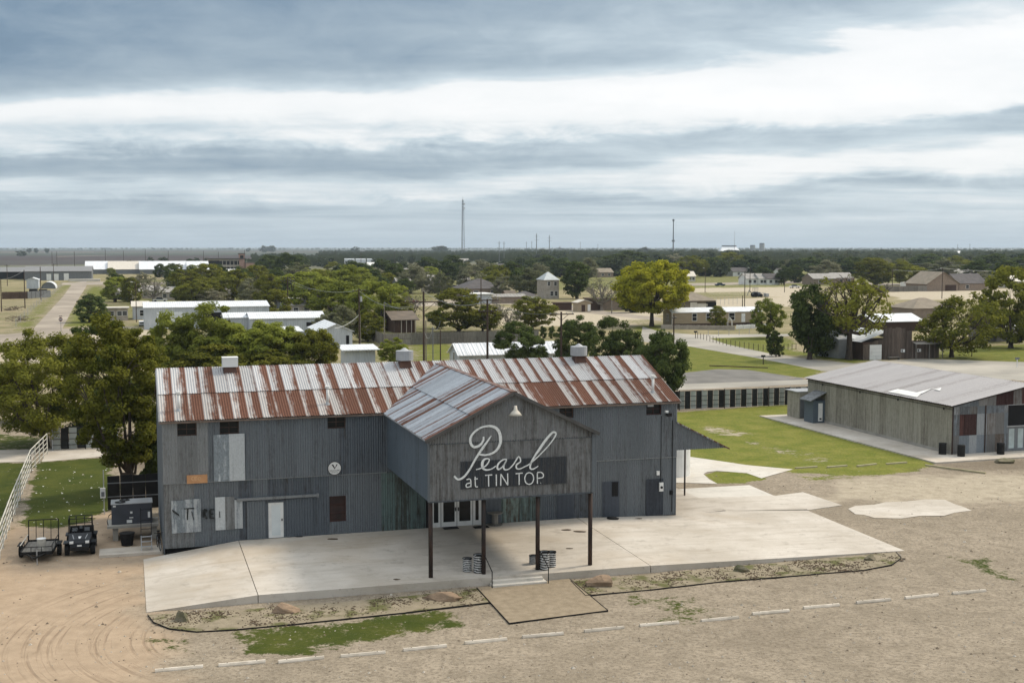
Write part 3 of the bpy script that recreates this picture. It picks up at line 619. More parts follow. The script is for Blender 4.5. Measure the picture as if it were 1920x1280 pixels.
MB().bar((CX0, CT - .045, CZB - .02), (CX1, CT - .045, CZB - .02), .05, .07).bar((CX0, CT - .04, 7.30), (CX1, CT - .04, 7.30), .03, .07).build('canopy_trim', m_tin_d, hall)
for x, w in ((CX0 - .02, .10), (CX1 + .02, .22)): MB().bar((x, CT - .05, CZB), (x, CT - .05, CZE - .1), w, .10).build('corner_trim', m_tin, hall)
PST = [(12.79, -10.3), (15.56, -10.4), (18.49, -10.4), (21.45, -10.3)]
for i, (s, t) in enumerate(PST):
    MB().cyl(s, t, zslab(s, t), CZB + .2, .115, n=12).build('post', m_rustpost, hall, smooth=True)
# windows and doors of the front wall
def window(parent, x0, x1, z0, z1, t, rows=2, cols=2, fm=None, pane=m_glass, boards=None):
    fm = fm or m_wood_b; w = MB()
    for q in (((x0, x1), (z0, z0 + .05)), ((x0, x1), (z1 - .05, z1)), ((x0, x0 + .05), (z0 + .05, z1 - .05)), ((x1 - .05, x1), (z0 + .05, z1 - .05))): w.box(*q[0], t - .04, t + .05, *q[1])
    o = w.build('window', fm, parent)
    g = MB()
    for i in range(1, cols): x = x0 + (x1 - x0) * i / cols; g.box(x - .015, x + .015, t - .02, t + .02, z0 + .05, z1 - .05)
    for i in range(1, rows): z = z0 + (z1 - z0) * i / rows; g.box(x0 + .05, x1 - .05, t - .018, t + .018, z - .015, z + .015)
    if g.v: g.build('muntin', fm, o)
    MB().box(x0 + .05, x1 - .05, t + .022, t + .035, z0 + .05, z1 - .05).build('pane', pane, o); return o
for h in W_HOLES[:4]: window(hall, *h, .1)
window(hall, *W_HOLES[4], .1, fm=M('red_brown_frame', (.07, .03, .025), rough=.7)); MB().box(29.1, 29.5, -.05, .1, 7.3, 7.42).build('nest_board', m_lgrey, hall)
ww = window(hall, *L_HOLES[0], .1, rows=3, cols=1, fm=M('red_brown_frame', (.1, .04, .03)), pane=M('brown_board', (.055, .03, .025), (.03, .02, .018), sc=2))
d = MB().box(5.74, 6.60, .03, .09, .62, 2.66).build('door', m_white, hall)
MB().box(5.92, 6.42, .012, .03, .75, 2.5).build('door_panel', M('pale_door', (.62, .66, .66), (.55, .59, .6), rough=.5), d); MB().box(6.48, 6.54, -.02, .03, 1.58, 1.7).build('door_handle', m_black, d)
MB().box(5.60, 5.74, .0, .12, .60, 2.70).box(6.60, 6.74, .0, .12, .60, 2.70).box(5.60, 6.74, .0, .12, 2.66, 2.75).build('door_frame', m_tin_d, hall)
MB().box(3.99, 8.55, -.14, .03, 2.88, 3.02).box(8.5, 8.62, -.18, .04, 2.84, 3.06).build('sliding_door_track', m_tin_l, hall)
for a, b in ((4.55, 5.58), (6.76, 8.3)): link('sliding_panel', corr(b - a, 2.2, m_tin_d if a > 5 else m_tin), hall, (a, -.02, .62))
fr = MB().box(15.2, 15.3, .0, .14, .55, 2.72).box(18.35, 18.45, .0, .14, .55, 2.72).box(15.3, 18.35, .0, .14, 2.64, 2.72).build('entry_frame', m_white, hall)
for x0, x1, k in ((15.3, 15.86, 0), (15.9, 16.84, 1), (16.88, 17.82, 1), (17.86, 18.35, 0)):
    p = MB(); b = .12 if k else .14
    p.box(x0, x1, .03, .09, .56, .86).box(x0, x1, .03, .09, 2.5, 2.64).box(x0, x0 + b, .03, .09, .86, 2.5).box(x1 - b, x1, .03, .09, .86, 2.5)
    o = p.build('entry_door' if k else 'sidelight', m_white, hall)
    MB().box(x0 + b, x1 - b, .05, .07, .86, 2.5).build('pane', m_glass, o)
    if k: MB().box(x1 - .1 if x0 < 16 else x0 + .04, x1 - .04 if x0 < 16 else x0 + .1, -.01, .03, 1.5, 1.72).build('door_handle', m_black, o)
MB().box(14.95, 15.19, -.03, .12, .5, 2.75).build('entry_post', m_black, hall)
for a, b, mt in ((18.55, 19.6, m_tin_d), (19.7, 20.75, rusty('green_door_tin', (.20, .27, .255), (.10, .08, .06), .42)), (20.95, 21.25, m_tin_teal)):
    link('old_door', corr(b - a, 2.25, mt, pitch=.3, amp=.012), hall, (a, -.0, .52))
for a, b in ((23.15, 24.25), (26.12, 27.25), (29.05, 30.22)):
    o = link('shutter_panel', corr(b - a, 2.28, rusty('dark_shutter', (.055, .066, .085), (.04, .045, .055), .4), pitch=.3, amp=.012), hall, (a, -.02, .45))
link('shutter_panel', corr(.42, .9, m_dark, pitch=.3, amp=.012), hall, (26.75, -.045, 1.8))
# patches of newer tin nailed to the wall
for a, b, z0, z1, mt, t in ((2.76, 3.62, 4.05, 6.7, m_patch, -.07), (3.6, 4.47, 4.05, 6.72, m_patch, -.085), (.4, 1.15, 1.26, 3.1, m_patch, -.03), (1.13, 2.0, 1.26, 3.14, m_patch, -.045),
                            (2.79, 3.36, 1.28, 3.16, m_patch, -.03), (3.34, 3.86, 1.28, 3.16, m_tin_l, -.045), (3.84, 4.3, 1.3, 2.95, m_patch, -.03)):
    link('tin_patch', corr(b - a, z1 - z0, mt, pitch=.134 if a < 2.2 else .25, amp=.02 if a < 2.2 else .01), hall, (a, t, z0))
def strokes(parent, name, paths, mat, plane, wdt, thick=.004):
    """painted brush strokes: flat ribbons on a wall plane; paths are photo rows/columns turned into wall metres by plane(u, v)"""
    b = MB()
    for pth in paths:
        P = [np.array(plane(*p[:2])) for p in pth]; ws = [p[2] if len(p) > 2 else wdt for p in pth]
        ft = []                                   # smooth the path (Catmull-Rom)
        for i in range(len(P) - 1):
            p0, p1, p2, p3 = P[max(i - 1, 0)], P[i], P[i + 1], P[min(i + 2, len(P) - 1)]
            for k in range(4):
                t = k / 4; ft.append((.5 * (2 * p1 + (p2 - p0) * t + (2 * p0 - 5 * p1 + 4 * p2 - p3) * t * t + (3 * p1 - p0 - 3 * p2 + p3) * t ** 3), ws[i] * (1 - t) + ws[i + 1] * t))
        ft.append((P[-1], ws[-1])); vs = []
        for i, (p, w) in enumerate(ft):
            d = ft[min(i + 1, len(ft) - 1)][0] - ft[max(i - 1, 0)][0]; d = d / (np.linalg.norm(d) + 1e-9); nrm = np.array((-d[1], d[0])) * w / 2
            for q in (p + nrm, p - nrm): vs += [(q[0], 0, q[1]), (q[0], thick, q[1])]
        n = len(ft); fs = []
        for i in range(n - 1):
            a = 4 * i; fs += [(a, a + 2, a + 6, a + 4), (a, a + 4, a + 5, a + 1), (a + 2, a + 3, a + 7, a + 6), (a + 1, a + 5, a + 7, a + 3)]
        b.add(vs, fs)
    return b.build(name, mat, parent)
def plane_of(o, t0):
    def f(u, v):
        dx, dy = (u - 960) / FPX, (v - 640) / FPX; r = (dx, CP - dy * SP, -SP - dy * CP)
        k = (t0 - o[0] * SA + o[1] * CA) / (-r[0] * SA + r[1] * CA); s, _ = loc(r[0] * k, r[1] * k, o)
        return (s, CAM_H + r[2] * k)
    return f
def z8(u0, v0, k=8.0): return lambda pts: [(u0 + p[0] / k, v0 + p[1] / k, *p[2:]) for p in pts]
cv = plane_of(HALL, CT); Z = z8(830, 780)
link('painted_panel', corr(5.72, 1.42, rusty('navy_paint', (.045, .052, .064), (.07, .072, .076), .35, rv=.0)), hall, (14.29, CT - .052, 4.93))
m_paint = M('white_lettering', (.78, .79, .78), (.45, .46, .46), sc=5, stretch=(1.6, 1, 2), rough=.7, lo=.52, hi=.72)
pearl = [Z(p) for p in (
 [(605, 300, .08), (600, 360, .11), (565, 415, .12), (510, 450, .13), (450, 450, .13), (412, 400, .13), (410, 320, .12), (460, 240, .11), (540, 180, .10), (620, 150, .09), (720, 145, .13), (795, 175, .15), (840, 235, .16), (858, 310, .16), (855, 400, .15), (815, 485, .13), (745, 545, .11), (650, 575, .10), (570, 572, .09), (520, 560, .07)],
 [(722, 285, .05), (660, 375, .10), (600, 460, .13), (535, 555, .12), (470, 660, .11), (410, 770, .10), (345, 865, .11), (280, 925, .11), (215, 938, .10), (165, 890, .10)],
 [(490, 795, .05), (560, 775, .06), (640, 735, .07), (690, 660, .07), (675, 630, .06), (620, 640, .10), (588, 690, .15), (590, 760, .13), (640, 798, .09), (720, 785, .06), (790, 740, .06)],
 [(955, 640, .07), (900, 645, .07), (840, 690, .09), (810, 745, .10), (825, 790, .09), (880, 760, .07), (930, 690, .08), (950, 650, .07), (905, 745, .09), (925, 795, .08), (990, 780, .06), (1060, 705, .07), (1130, 600, .08), (1160, 670, .07), (1100, 720, .09), (1100, 775, .08), (1150, 782, .06), (1230, 745, .06), (1300, 705, .07), (1440, 580, .06), (1590, 420, .06), (1680, 290, .08), (1680, 240, .10), (1630, 245, .11), (1530, 360, .14), (1440, 490, .13), (1360, 610, .10), (1310, 710, .10), (1305, 775, .09), (1350, 785, .07), (1425, 740, .05)])]
for a in pearl: strokes(hall, 'script_stroke', [a], m_paint, cv, .1).location = (0, CT - .105 - .002 * pearl.index(a), 0)
W_ = .058
tin = [Z(p) for p in ([(350, 945), (400, 935), (415, 975), (415, 1055)], [(415, 990), (350, 1010), (350, 1055), (400, 1050), (415, 1025)], [(480, 900), (485, 1040), (520, 1050)], [(465, 935), (520, 930)],
 [(628, 880), (735, 872)], [(680, 876), (682, 1048)], [(795, 865), (797, 1038)], [(862, 1035), (864, 860)], [(864, 860), (968, 1028)], [(968, 1028), (966, 850)],
 [(1085, 855), (1192, 845)], [(1138, 850), (1138, 1022)], [(1290, 838), (1245, 860), (1222, 925), (1240, 990), (1290, 1014), (1338, 985), (1355, 920), (1335, 860), (1290, 838)],
 [(1412, 1005), (1410, 838)], [(1410, 838), (1465, 835), (1500, 865), (1490, 910), (1412, 925)], [(1458, 996), (1466, 996)])]
for a, b in ((0, 2), (2, 4), (4, 6), (6, 7), (7, 10), (10, 12), (12, 13), (13, 15), (15, 16)): strokes(hall, 'painted_letter', tin[a:b], m_paint, cv, W_).location = (0, CT - .105, 0)
wv = plane_of(HALL, -.07); m_bpaint = M('black_lettering', (.02, .022, .022), (.06, .065, .065), sc=6, lo=.5, hi=.75)
Z = z8(180, 860, 1617 / 240)
tire = [Z(p) for p in ([(965, 640, .05), (985, 665, .12), (1050, 710, .07)], [(1110, 628, .05), (1240, 622, .08)], [(1160, 628, .10), (1155, 770, .06)], [(1210, 660, .05), (1235, 770, .05)],
 [(1360, 740, .16), (1360, 640, .16)], [(1360, 640, .12), (1395, 650, .14), (1365, 690, .12)], [(1370, 690, .10), (1400, 755, .12)], [(1445, 750, .14), (1440, 640, .14)], [(1440, 640, .08), (1490, 636, .08)], [(1440, 695, .08), (1485, 692, .08)], [(1445, 748, .08), (1495, 744, .08)], [(1560, 660, .04), (1565, 740, .05)])]
for a, b in ((0, 1), (1, 3), (3, 4), (4, 7), (7, 11), (11, 12)): strokes(hall, 'faded_letter', tire[a:b], m_bpaint, wv, .1).location = (0, -.08, 0)
ob = MB().box(1.27, 2.39, -.075, -.04, 4.02, 4.5).build('wooden_board', m_wood_t, hall); ob.location = (0, 0, 0)
Z = z8(180, 860, 1617 / 240)
strokes(ob, 'board_lettering', [Z(p) for p in ([(1232, 225), (1212, 235), (1212, 262), (1234, 272)], [(1248, 228), (1248, 272)], [(1248, 250), (1272, 248)], [(1248, 228), (1272, 226)], [(1248, 272), (1272, 268)], [(1290, 240), (1310, 228), (1325, 246), (1308, 268), (1290, 258), (1290, 240)])],
        M('pale_tan_paint', (.62, .40, .22), rough=.8), plane_of(HALL, -.08), .035).location = (0, -.08, 0)
# round motor oil sign
vs_ = MB().tube([(9.54, -.06, 4.47), (9.54, -.09, 4.47)], [.40, .40], 28).build('round_sign', M('sign_black', (.015, .015, .015), rough=.5), hall)
MB().tube([(9.54, -.09, 4.47), (9.54, -.097, 4.47)], [.365, .365], 28).build('sign_face', m_white, vs_)
MB().add([(9.36, -.101, 4.70), (9.47, -.101, 4.70), (9.56, -.101, 4.50), (9.54, -.101, 4.42)], [(0, 3, 2, 1)]).add([(9.55, -.101, 4.42), (9.57, -.101, 4.50), (9.65, -.101, 4.70), (9.72, -.101, 4.70)], [(0, 3, 2, 1)]).build('sign_emblem', MATS['sign_black'], vs_)
def text(parent, s, size, mat, loc_, rot=(math.pi / 2, 0, 0), sx=1.0):
    c = bpy.data.curves.new('lettering', 'FONT'); c.body = s; c.size = size; c.align_x = 'CENTER'; c.align_y = 'CENTER'; c.extrude = .001
    t = bpy.data.objects.new('lettering', c); COL.objects.link(t); dg = bpy.context.evaluated_depsgraph_get()
    me = bpy.data.meshes.new_from_object(t.evaluated_get(dg)); bpy.data.objects.remove(t); me.materials.clear(); me.materials.append(mat)
    return link('lettering', me, parent, loc_, rot, (sx, 1, 1))
text(vs_, 'VALVOLINE', .145, MATS['sign_black'], (9.54, -.101, 4.34), sx=.78); text(vs_, 'MOTOR OIL', .075, MATS['sign_black'], (9.54, -.101, 4.235))
# small fittings
lp = MB().bar((CM, CT - .02, 9.05), (CM, CT - .5, 9.12), .035).build('barn_lamp', m_white, hall)
MB().tube([(CM, CT - .5, 9.15), (CM, CT - .5, 8.95), (CM, CT - .5, 8.80), (CM, CT - .5, 8.66)], [.07, .10, .24, .34], 16).build('lamp_shade', m_cream, lp, smooth=True)
MB().tube([(CM, CT - .5, 8.665), (CM, CT - .5, 8.655)], [.31, .31], 16).build('lamp_lens', m_white, lp)
MB().bar((30.02, -.05, 6.7), (30.02, -.05, 2.4), .035).bar((30.8, -.05, 6.4), (30.8, -.05, .6), .04).box(30.66, 30.82, -.15, .0, 1.7, 1.95).build('conduit', m_black, hall)
MB().box(29.92, 30.18, -.14, -.03, 1.95, 2.5).build('meter_box', m_white, hall); MB().tube([(30.05, -.14, 2.2), (30.05, -.19, 2.2)], [.08, .08], 12).build('meter_dial', m_black, hall)
MB().box(29.74, 29.92, -.12, .0, 2.98, 3.24).build('junction_box', m_white, hall)
fl = MB().bar((30.3, -.05, 6.75), (30.3, -.4, 6.85), .04).build('floodlight', m_black, hall)
MB().box(30.2, 30.5, -.62, -.36, 6.72, 6.92).build('lamp_head', m_black, fl); MB().box(30.15, 30.32, -.5, -.3, 6.93, 7.05).build('sensor', m_white, fl)
def vent_pipe(s, k):
    y, z = -.22 + k * math.cos(PHI), EZ + k * math.sin(PHI)
    o = MB().cyl(s, y, z - .1, z + 1.0, .085, n=10).build('vent_pipe', m_white, hall, smooth=True)
    MB().cyl(s, y, z + .95, z + 1.08, .15, n=10).build('pipe_cap', m_white, o); MB().cyl(s, y, z - .05, z + .12, .16, .1, n=10).build('pipe_collar', m_lgrey, o)
vent_pipe(.95, 1.2); vent_pipe(9.35, 1.3); vent_pipe(29.9, 1.3)
def cowl(s, drum):
    y = HD / 2 - .55; z = RZ - .25
    o = MB().add([(s - .42, y - .42, z - .1), (s + .42, y - .42, z - .1), (s + .42, y + .42, z - .1), (s - .42, y + .42, z - .1), (s - .28, y - .28, z + .75), (s + .28, y - .28, z + .75), (s + .28, y + .28, z + .75), (s - .28, y + .28, z + .75)], [(0, 1, 5, 4), (1, 2, 6, 5), (2, 3, 7, 6), (3, 0, 4, 7), (4, 5, 6, 7)]).build('roof_vent', M('rusty_curb', (.13, .07, .05), (.09, .05, .04), rough=.8), hall)
    if drum:
        MB().cyl(s, y, z + .5, z + 1.1, .55, n=20).build('vent_drum', m_lgrey, o, smooth=False); MB().tube([(s, y, z + 1.1), (s, y, z + 1.12), (s, y, z + 1.28)], [.5, .3, .05], 16).build('vent_cone', m_lgrey, o)
    else: MB().box(s - .45, s + .45, y - .4, y + .4, z + .4, z + .95).box(s - .47, s + .47, y - .42, y + .42, z + .93, z + .98).build('vent_hood', m_white, o)
cowl(4.15, False); cowl(14.9, True); cowl(26.55, True)
# lean-to on the right end, with the round tank under it
me = corr(3.45, 1, m_tin, top=lambda q: max(.03, 1.72 * (1 - q / 3.45)))
link('lean_to_gable', me, hall, (31.12, .03, 4.47)); MB().add([(31.1, -.12, 6.28), (34.75, -.12, 4.45), (34.75, 11.9, 4.45), (31.1, 11.9, 6.28), (31.1, -.12, 6.20), (34.75, -.12, 4.37), (34.75, 11.9, 4.37), (31.1, 11.9, 6.20)], [(0, 1, 2, 3), (7, 6, 5, 4), (0, 4, 5, 1), (1, 5, 6, 2), (2, 6, 7, 3)]).build('lean_to_roof', m_roof_back, hall)
for t in (6.0, 11.6): MB().cyl(34.5, t, .1, 4.5, .06, n=8).build('lean_to_post', m_rustpost, hall)
# ------------------------------------------------------------------ things on and round the patio
def GL(u, v, z=0.0, o=HALL): p = at(u, v, z); return loc(p[0], p[1], o)
# steps and rails
s0, t0 = GL(929, 1107); s1, _ = GL(1034, 1101); tf = -11.12
st = empty('concrete_steps', 'low white concrete steps up to the patio edge between two black handrails', 'steps', (*wor(s0, tf, HALL), 0), ANG)
for k in (0, 1): MB().box(0 + .1 * k, s1 - s0 - .1 * k, -.68 + .34 * k, 0, -.05 if k == 0 else .141, .14 + .14 * k).build('tread', m_conc_w, st)
for k, (ds, lb) in enumerate(((-.06, 'bent black pipe handrail at the left side of the steps'), (s1 - s0 + .06, 'bent black pipe handrail at the right side of the steps'))):
    hr = empty('handrail', lb, 'handrail', (*wor(s0 + ds, tf, HALL), 0), ANG, 'handrails of the patio steps')
    MB().tube([(0, .75, 1.42), (0, -.72, .88)], .026, 8).build('top_rail', m_black, hr); MB().tube([(0, -.72, .90), (0, -.72, -.02)], .026, 8).build('rail_post', m_black, hr)
    MB().tube([(0, .75, 1.42), (0, .75, .42)], .022, 8).build('rail_post', m_black, hr)
# culvert barrels
m_rib_l = M('culvert_ridge_highlight', (.58, .58, .57), (.45, .45, .44), rough=.4, metal=.2); m_rib_d = M('culvert_valley_shade', (.025, .025, .026), rough=.6)  # ridge highlights and valley shade put into the colour of the ribs
def barrel_mesh(h, r, turns=7):
    b = MB(); n, rows = 24, 30; vs = []; fs = []; ms = []
    for j in range(rows + 1):
        for i in range(n):
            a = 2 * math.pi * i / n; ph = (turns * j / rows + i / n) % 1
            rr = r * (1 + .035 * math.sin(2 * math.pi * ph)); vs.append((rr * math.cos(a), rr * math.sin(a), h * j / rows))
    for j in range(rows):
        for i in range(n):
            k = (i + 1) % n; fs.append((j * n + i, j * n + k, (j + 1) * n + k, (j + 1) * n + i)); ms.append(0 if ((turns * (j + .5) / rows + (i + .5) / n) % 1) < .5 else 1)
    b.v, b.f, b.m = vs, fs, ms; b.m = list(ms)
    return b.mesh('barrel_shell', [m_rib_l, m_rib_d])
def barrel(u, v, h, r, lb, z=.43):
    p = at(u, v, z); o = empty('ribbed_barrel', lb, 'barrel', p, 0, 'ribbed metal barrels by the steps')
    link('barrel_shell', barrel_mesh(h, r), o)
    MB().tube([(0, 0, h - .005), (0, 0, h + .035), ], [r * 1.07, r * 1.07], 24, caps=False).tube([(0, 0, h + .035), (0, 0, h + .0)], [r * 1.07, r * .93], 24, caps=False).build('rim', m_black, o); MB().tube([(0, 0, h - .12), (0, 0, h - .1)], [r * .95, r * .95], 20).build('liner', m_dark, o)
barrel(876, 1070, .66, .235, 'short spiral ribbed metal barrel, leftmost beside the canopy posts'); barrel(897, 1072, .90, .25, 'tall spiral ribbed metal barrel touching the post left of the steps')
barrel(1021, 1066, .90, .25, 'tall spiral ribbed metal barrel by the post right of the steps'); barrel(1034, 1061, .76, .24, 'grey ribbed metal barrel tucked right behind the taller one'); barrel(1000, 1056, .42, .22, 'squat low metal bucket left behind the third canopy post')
# cable spool, mats, litter
p = at(928, 983, .58); sp_ = empty('cable_spool', 'upright wooden cable spool standing beside the glass entrance doors', 'spool', p)
for z in (0, .70): MB().cyl(0, 0, z, z + .06, .46, n=20).build('spool_disc', m_wood_g, sp_)
MB().cyl(0, 0, .06, .70, .2, n=14).build('spool_core', m_wood_g, sp_)
for u, v, lb in ((845, 990, 'dark doormat in front of the left glass door'), (902, 988, 'dark doormat beside the wooden cable spool')):
    q = GL(u, v, .575); tag(MB().box(-.45, .45, -.28, .28, 0, .02).build('doormat', m_black, None, loc_=(*wor(*q, HALL), zslab(*q) + .004), rot=(0, 0, ANG)), lb, 'doormat', 'entrance doormats')
def blob(name, u, v, sx, sy, sz, mat, label, cat, seed=0, z=0.0, flat=.0, group=None, faceted=True, rz=0):
    """a boulder or heap: a rounded lump broken by planes"""
    r = random.Random(seed); vs = []; fs = []; n, m = 14, 7
    planes = [(Vector((r.uniform(-1, 1), r.uniform(-1, 1), r.uniform(-.1, 1.2))).normalized(), r.uniform(.42, .78)) for _ in range(13)]
    pts = [(0, 0, 1)] + [(math.sin(math.pi * j / (m + 1)) * math.cos(2 * math.pi * i / n), math.sin(math.pi * j / (m + 1)) * math.sin(2 * math.pi * i / n), math.cos(math.pi * j / (m + 1))) for j in range(1, m + 1) for i in range(n)] + [(0, 0, -1)]
    for q in pts:
        w = Vector(q) * r.uniform(.93, 1.08)
        for nn, d in planes:
            k = w.dot(nn)
            if k > d: w -= nn * (k - d)
        vs.append((w.x * sx / 2, w.y * sy / 2, (w.z + .55) * sz / 1.5))
    fs = [(0, 1 + i, 1 + (i + 1) % n) for i in range(n)] + [(1 + j * n + i, 1 + (j + 1) * n + i, 1 + (j + 1) * n + (i + 1) % n, 1 + j * n + (i + 1) % n) for j in range(m - 1) for i in range(n)] + [(len(vs) - 1, 1 + (m - 1) * n + (i + 1) % n, 1 + (m - 1) * n + i) for i in range(n)]
    o = MB().add(vs, fs).build(name, mat, None, not faceted, loc_=at(u, v, z), rot=(0, 0, rz)); return tag(o, label, cat, group)
blob('boulder', 343, 1164, .75, .65, .62, m_rock2, 'small upright grey boulder by the rounded left end of the gravel bed', 'boulder', 2)
blob('boulder', 537, 1148, 1.75, .9, .55, m_rock, 'low pointed sandstone boulder in the left gravel bed below the ramp joint', 'boulder', 5)
blob('boulder', 828, 1124, 2.2, 1.2, .55, m_rock, 'broad flat reddish boulder in the bed left of the steps', 'boulder', 11)
blob('boulder', 1126, 1098, 1.65, 1.3, .72, m_rock, 'wedge shaped reddish boulder just right of the steps', 'boulder', 21)
blob('boulder', 1389, 1071, 1.1, .75, .5, m_rock2, 'blocky mossy boulder in the middle of the right gravel bed', 'boulder', 33)
blob('boulder', 1632, 1050, .9, .5, .38, m_rock2, 'thin dark slab boulder at the far right end of the bed', 'boulder', 40)
blob('boulder', 1886, 867, 2.1, 1.0, .5, m_rock2, 'long low boulder in the dirt strip before the block barn', 'boulder', 51)
blob('black_tarp', 1148, 973, .95, .5, .26, m_black, 'crumpled black tarp lying against the tin wall right of the canopy', 'tarp', 61, z=.5, faceted=False)
m_leaf_l = M('dead_leaves', (.045, .032, .022), (.09, .06, .035), sc=6, rough=1)
for k, (u, v, sx, sy, lb) in enumerate(((1062, 993, .7, .35, 'small drift of dead leaves near the right canopy post'), (1086, 996, .9, .4, 'second drift of dead leaves next to the right canopy post'), (1068, 1028, .5, .22, 'thin dark leaf scrap on the open patio under the canopy'), (745, 1086, .5, .3, 'dark leaf scrap near the patio edge left of the first post'), (625, 1010, 1.0, .35, 'dark leaf drift along the wall right of the white door'), (560, 1006, .55, .3, 'black rag on the patio beside the white door'), (1197, 972, .5, .25, 'small dark scrap by the foot of the right wall'))):
    z = zslab(*GL(u, v, .5)); o = blob('leaf_drift' if k != 5 else 'black_rag', u, v, sx, sy, .05, m_leaf_l if k != 5 else m_black, lb, 'leaves' if k != 5 else 'rag', 70 + k, z=z - .005)
# gravel beds with steel edging
m_bed = M('bed_gravel', (.28, .235, .165), (.20, .168, .115), sc=1.4, world=True, rough=1, bump=.5, bsc=9, c3=(.10, .10, .035), sc3=.7)
m_pad = M('gravel_pad', (.29, .235, .165), (.225, .18, .122), sc=2.4, world=True, rough=1, bump=.5, bsc=9)
EDG = [([(277, 1154), (288, 1168), (318, 1180), (370, 1186), (450, 1181), (560, 1171), (760, 1150), (918, 1131)], [(893, 1104), (760, 1119), (620, 1131), (480, 1142)], 'thin black steel edging round the left gravel bed', m_bed, 'gravel_bed'),
       ([(894, 1103), (955, 1170), (1140, 1146), (1068, 1086)], [], 'thin black steel edging round the gravel pad before the steps', m_pad, 'gravel_pad'),
       ([(1070, 1090), (1098, 1118), (1220, 1107), (1350, 1092), (1500, 1080), (1620, 1070), (1672, 1060), (1690, 1047), (1680, 1036)], [(1580, 1045), (1400, 1061), (1230, 1077)], 'thin black steel edging round the right gravel bed', m_bed, 'gravel_bed')]
for front, back, lb, mt, nm in EDG:
    P = [at(*q) for q in front + back]; tag(MB().prism([q[:2] for q in P], -.05, .055 if nm == 'gravel_pad' else .045).build(nm, mt), kind='structure')
    b = MB(); F = [at(*q) for q in front]
    for a, c in zip(F, F[1:]): b.bar((a[0], a[1], .035), (c[0], c[1], .03), .022, .09)
    tag(b.build('steel_edging', m_black), lb, 'edging')
# parking stops
PS = [(336, 1252), (454, 1242), (565, 1235), (681, 1225), (797, 1213), (911, 1200), (1018, 1189), (1133, 1178), (1236, 1168), (1350, 1159), (1445, 1146), (1540, 1135), (1638, 1125), (1728, 1116), (1817, 1108)]
ORD = ['first', 'second', 'third', 'fourth', 'fifth', 'sixth', 'seventh', 'eighth', 'ninth', 'tenth', 'eleventh', 'twelfth', 'thirteenth', 'fourteenth', 'fifteenth']
m_stop = M('stop_concrete', (.60, .54, .46), (.45, .40, .33), sc=2, rough=.9, rv=.12, bump=.2)
w = .95; prof = [(-.09, 0), (.09, 0), (.085, .05), (.045, .125), (-.045, .125), (-.085, .05)]
sv = [(x, y, z) for x in (-w, w) for y, z in prof]; sf = [tuple(range(6))[::-1], tuple(range(6, 12))] + [(i, (i + 1) % 6, 6 + (i + 1) % 6, 6 + i) for i in range(6)]
stop_me = MB().add(sv, [f[::-1] for f in sf]).mesh('parking_stop', m_stop); pin_me = MB().cyl(0, 0, .12, .14, .02, n=8).mesh('pin', m_rustpost)
for i, (u, v) in enumerate(PS):
    p = at(u, v + 3); o = link('parking_stop', stop_me, None, (p[0], p[1], 0), (0, 0, ANG + rnd.uniform(-.03, .03)))
    tag(o, '%s pale concrete parking stop counted from the left of the gravel lot' % ORD[i], 'parking stop', 'parking stops on the gravel lot')
    for x in (-.6, .6): link('pin', pin_me, o, (x, 0, 0))
m_kerb = M('kerb_timber', (.42, .38, .24), (.33, .29, .18), sc=1.5, rough=.9)
for k, (a, b, lb) in enumerate((((1491, 879), (1532, 876), 'kerb timber at the tip of the pale path on the lawn edge'), ((1551, 877), (1588, 874), 'second kerb timber from the pale path along the lawn edge'), ((1607, 875), (1643, 871), 'third kerb timber from the pale path along the lawn edge'), ((1662, 871), (1700, 868), 'kerb timber nearest the barn walk corner'), ((1735, 873), (1848, 888), 'long low kerb before the dirt strip of the block barn'), ((1330, 686), (1440, 690), 'dark railway sleeper along the back of the asphalt lot'))):
    A, B = at(*a), at(*b); tag(MB().bar((A[0], A[1], .06), (B[0], B[1], .06), .16, .14).build('kerb_timber', m_kerb if k < 5 else m_wood_b), lb, 'kerb', 'kerb timbers')
# round tank beside the lean-to
tk = empty('water_tank', 'round white tank half hidden behind the hall under the lean-to roof', 'tank', at(1264, 890)); MB().cyl(0, 0, 0, 2.1, 1.2, n=32).build('tank_wall', m_white, tk, smooth=False); MB().tube([(0, 0, 2.1), (0, 0, 2.3)], [1.2, .3], 32).build('tank_lid', m_white, tk)
# ------------------------------------------------------------------ left yard
def pipe_fence(name, label, pts, h, rails, mat, post_r=.04, rail_r=.025, gap=3.0, cat='fence'):
    f = empty(name, label, cat, (*pts[0], 0))
    for (x0, y0), (x1, y1) in zip(pts, pts[1:]):
        L_ = math.hypot(x1 - x0, y1 - y0); n = max(1, round(L_ / gap)); ox, oy = pts[0]
        for i in range(n + 1):
            x, y = x0 + (x1 - x0) * i / n - ox, y0 + (y1 - y0) * i / n - oy
            MB().cyl(x, y, -.05, h + .03, post_r, n=6).build('post', mat, f)
            if i < n:
                x2, y2 = x0 + (x1 - x0) * (i + 1) / n - ox, y0 + (y1 - y0) * (i + 1) / n - oy
                for z in rails: MB().tube([(x, y, z), (x2, y2, z)], rail_r * (1.4 if z == rails[-1] else 1), 6).build('rail', mat, f)
    return f
m_fence_w = M('fence_white', (.60, .58, .52), (.45, .43, .38), sc=2, rough=.6)
P = lambda s, t: wor(s, t, HALL)
pipe_fence('pipe_fence', 'long white pipe rail fence running back between the two lawns at left', [P(-8.6, -8), P(-8.9, 12), P(-9.0, 30), P(-8.3, 38.5)], 1.75, (.3, .65, 1.0, 1.38, 1.75), m_fence_w, .045, .028, 2.4)
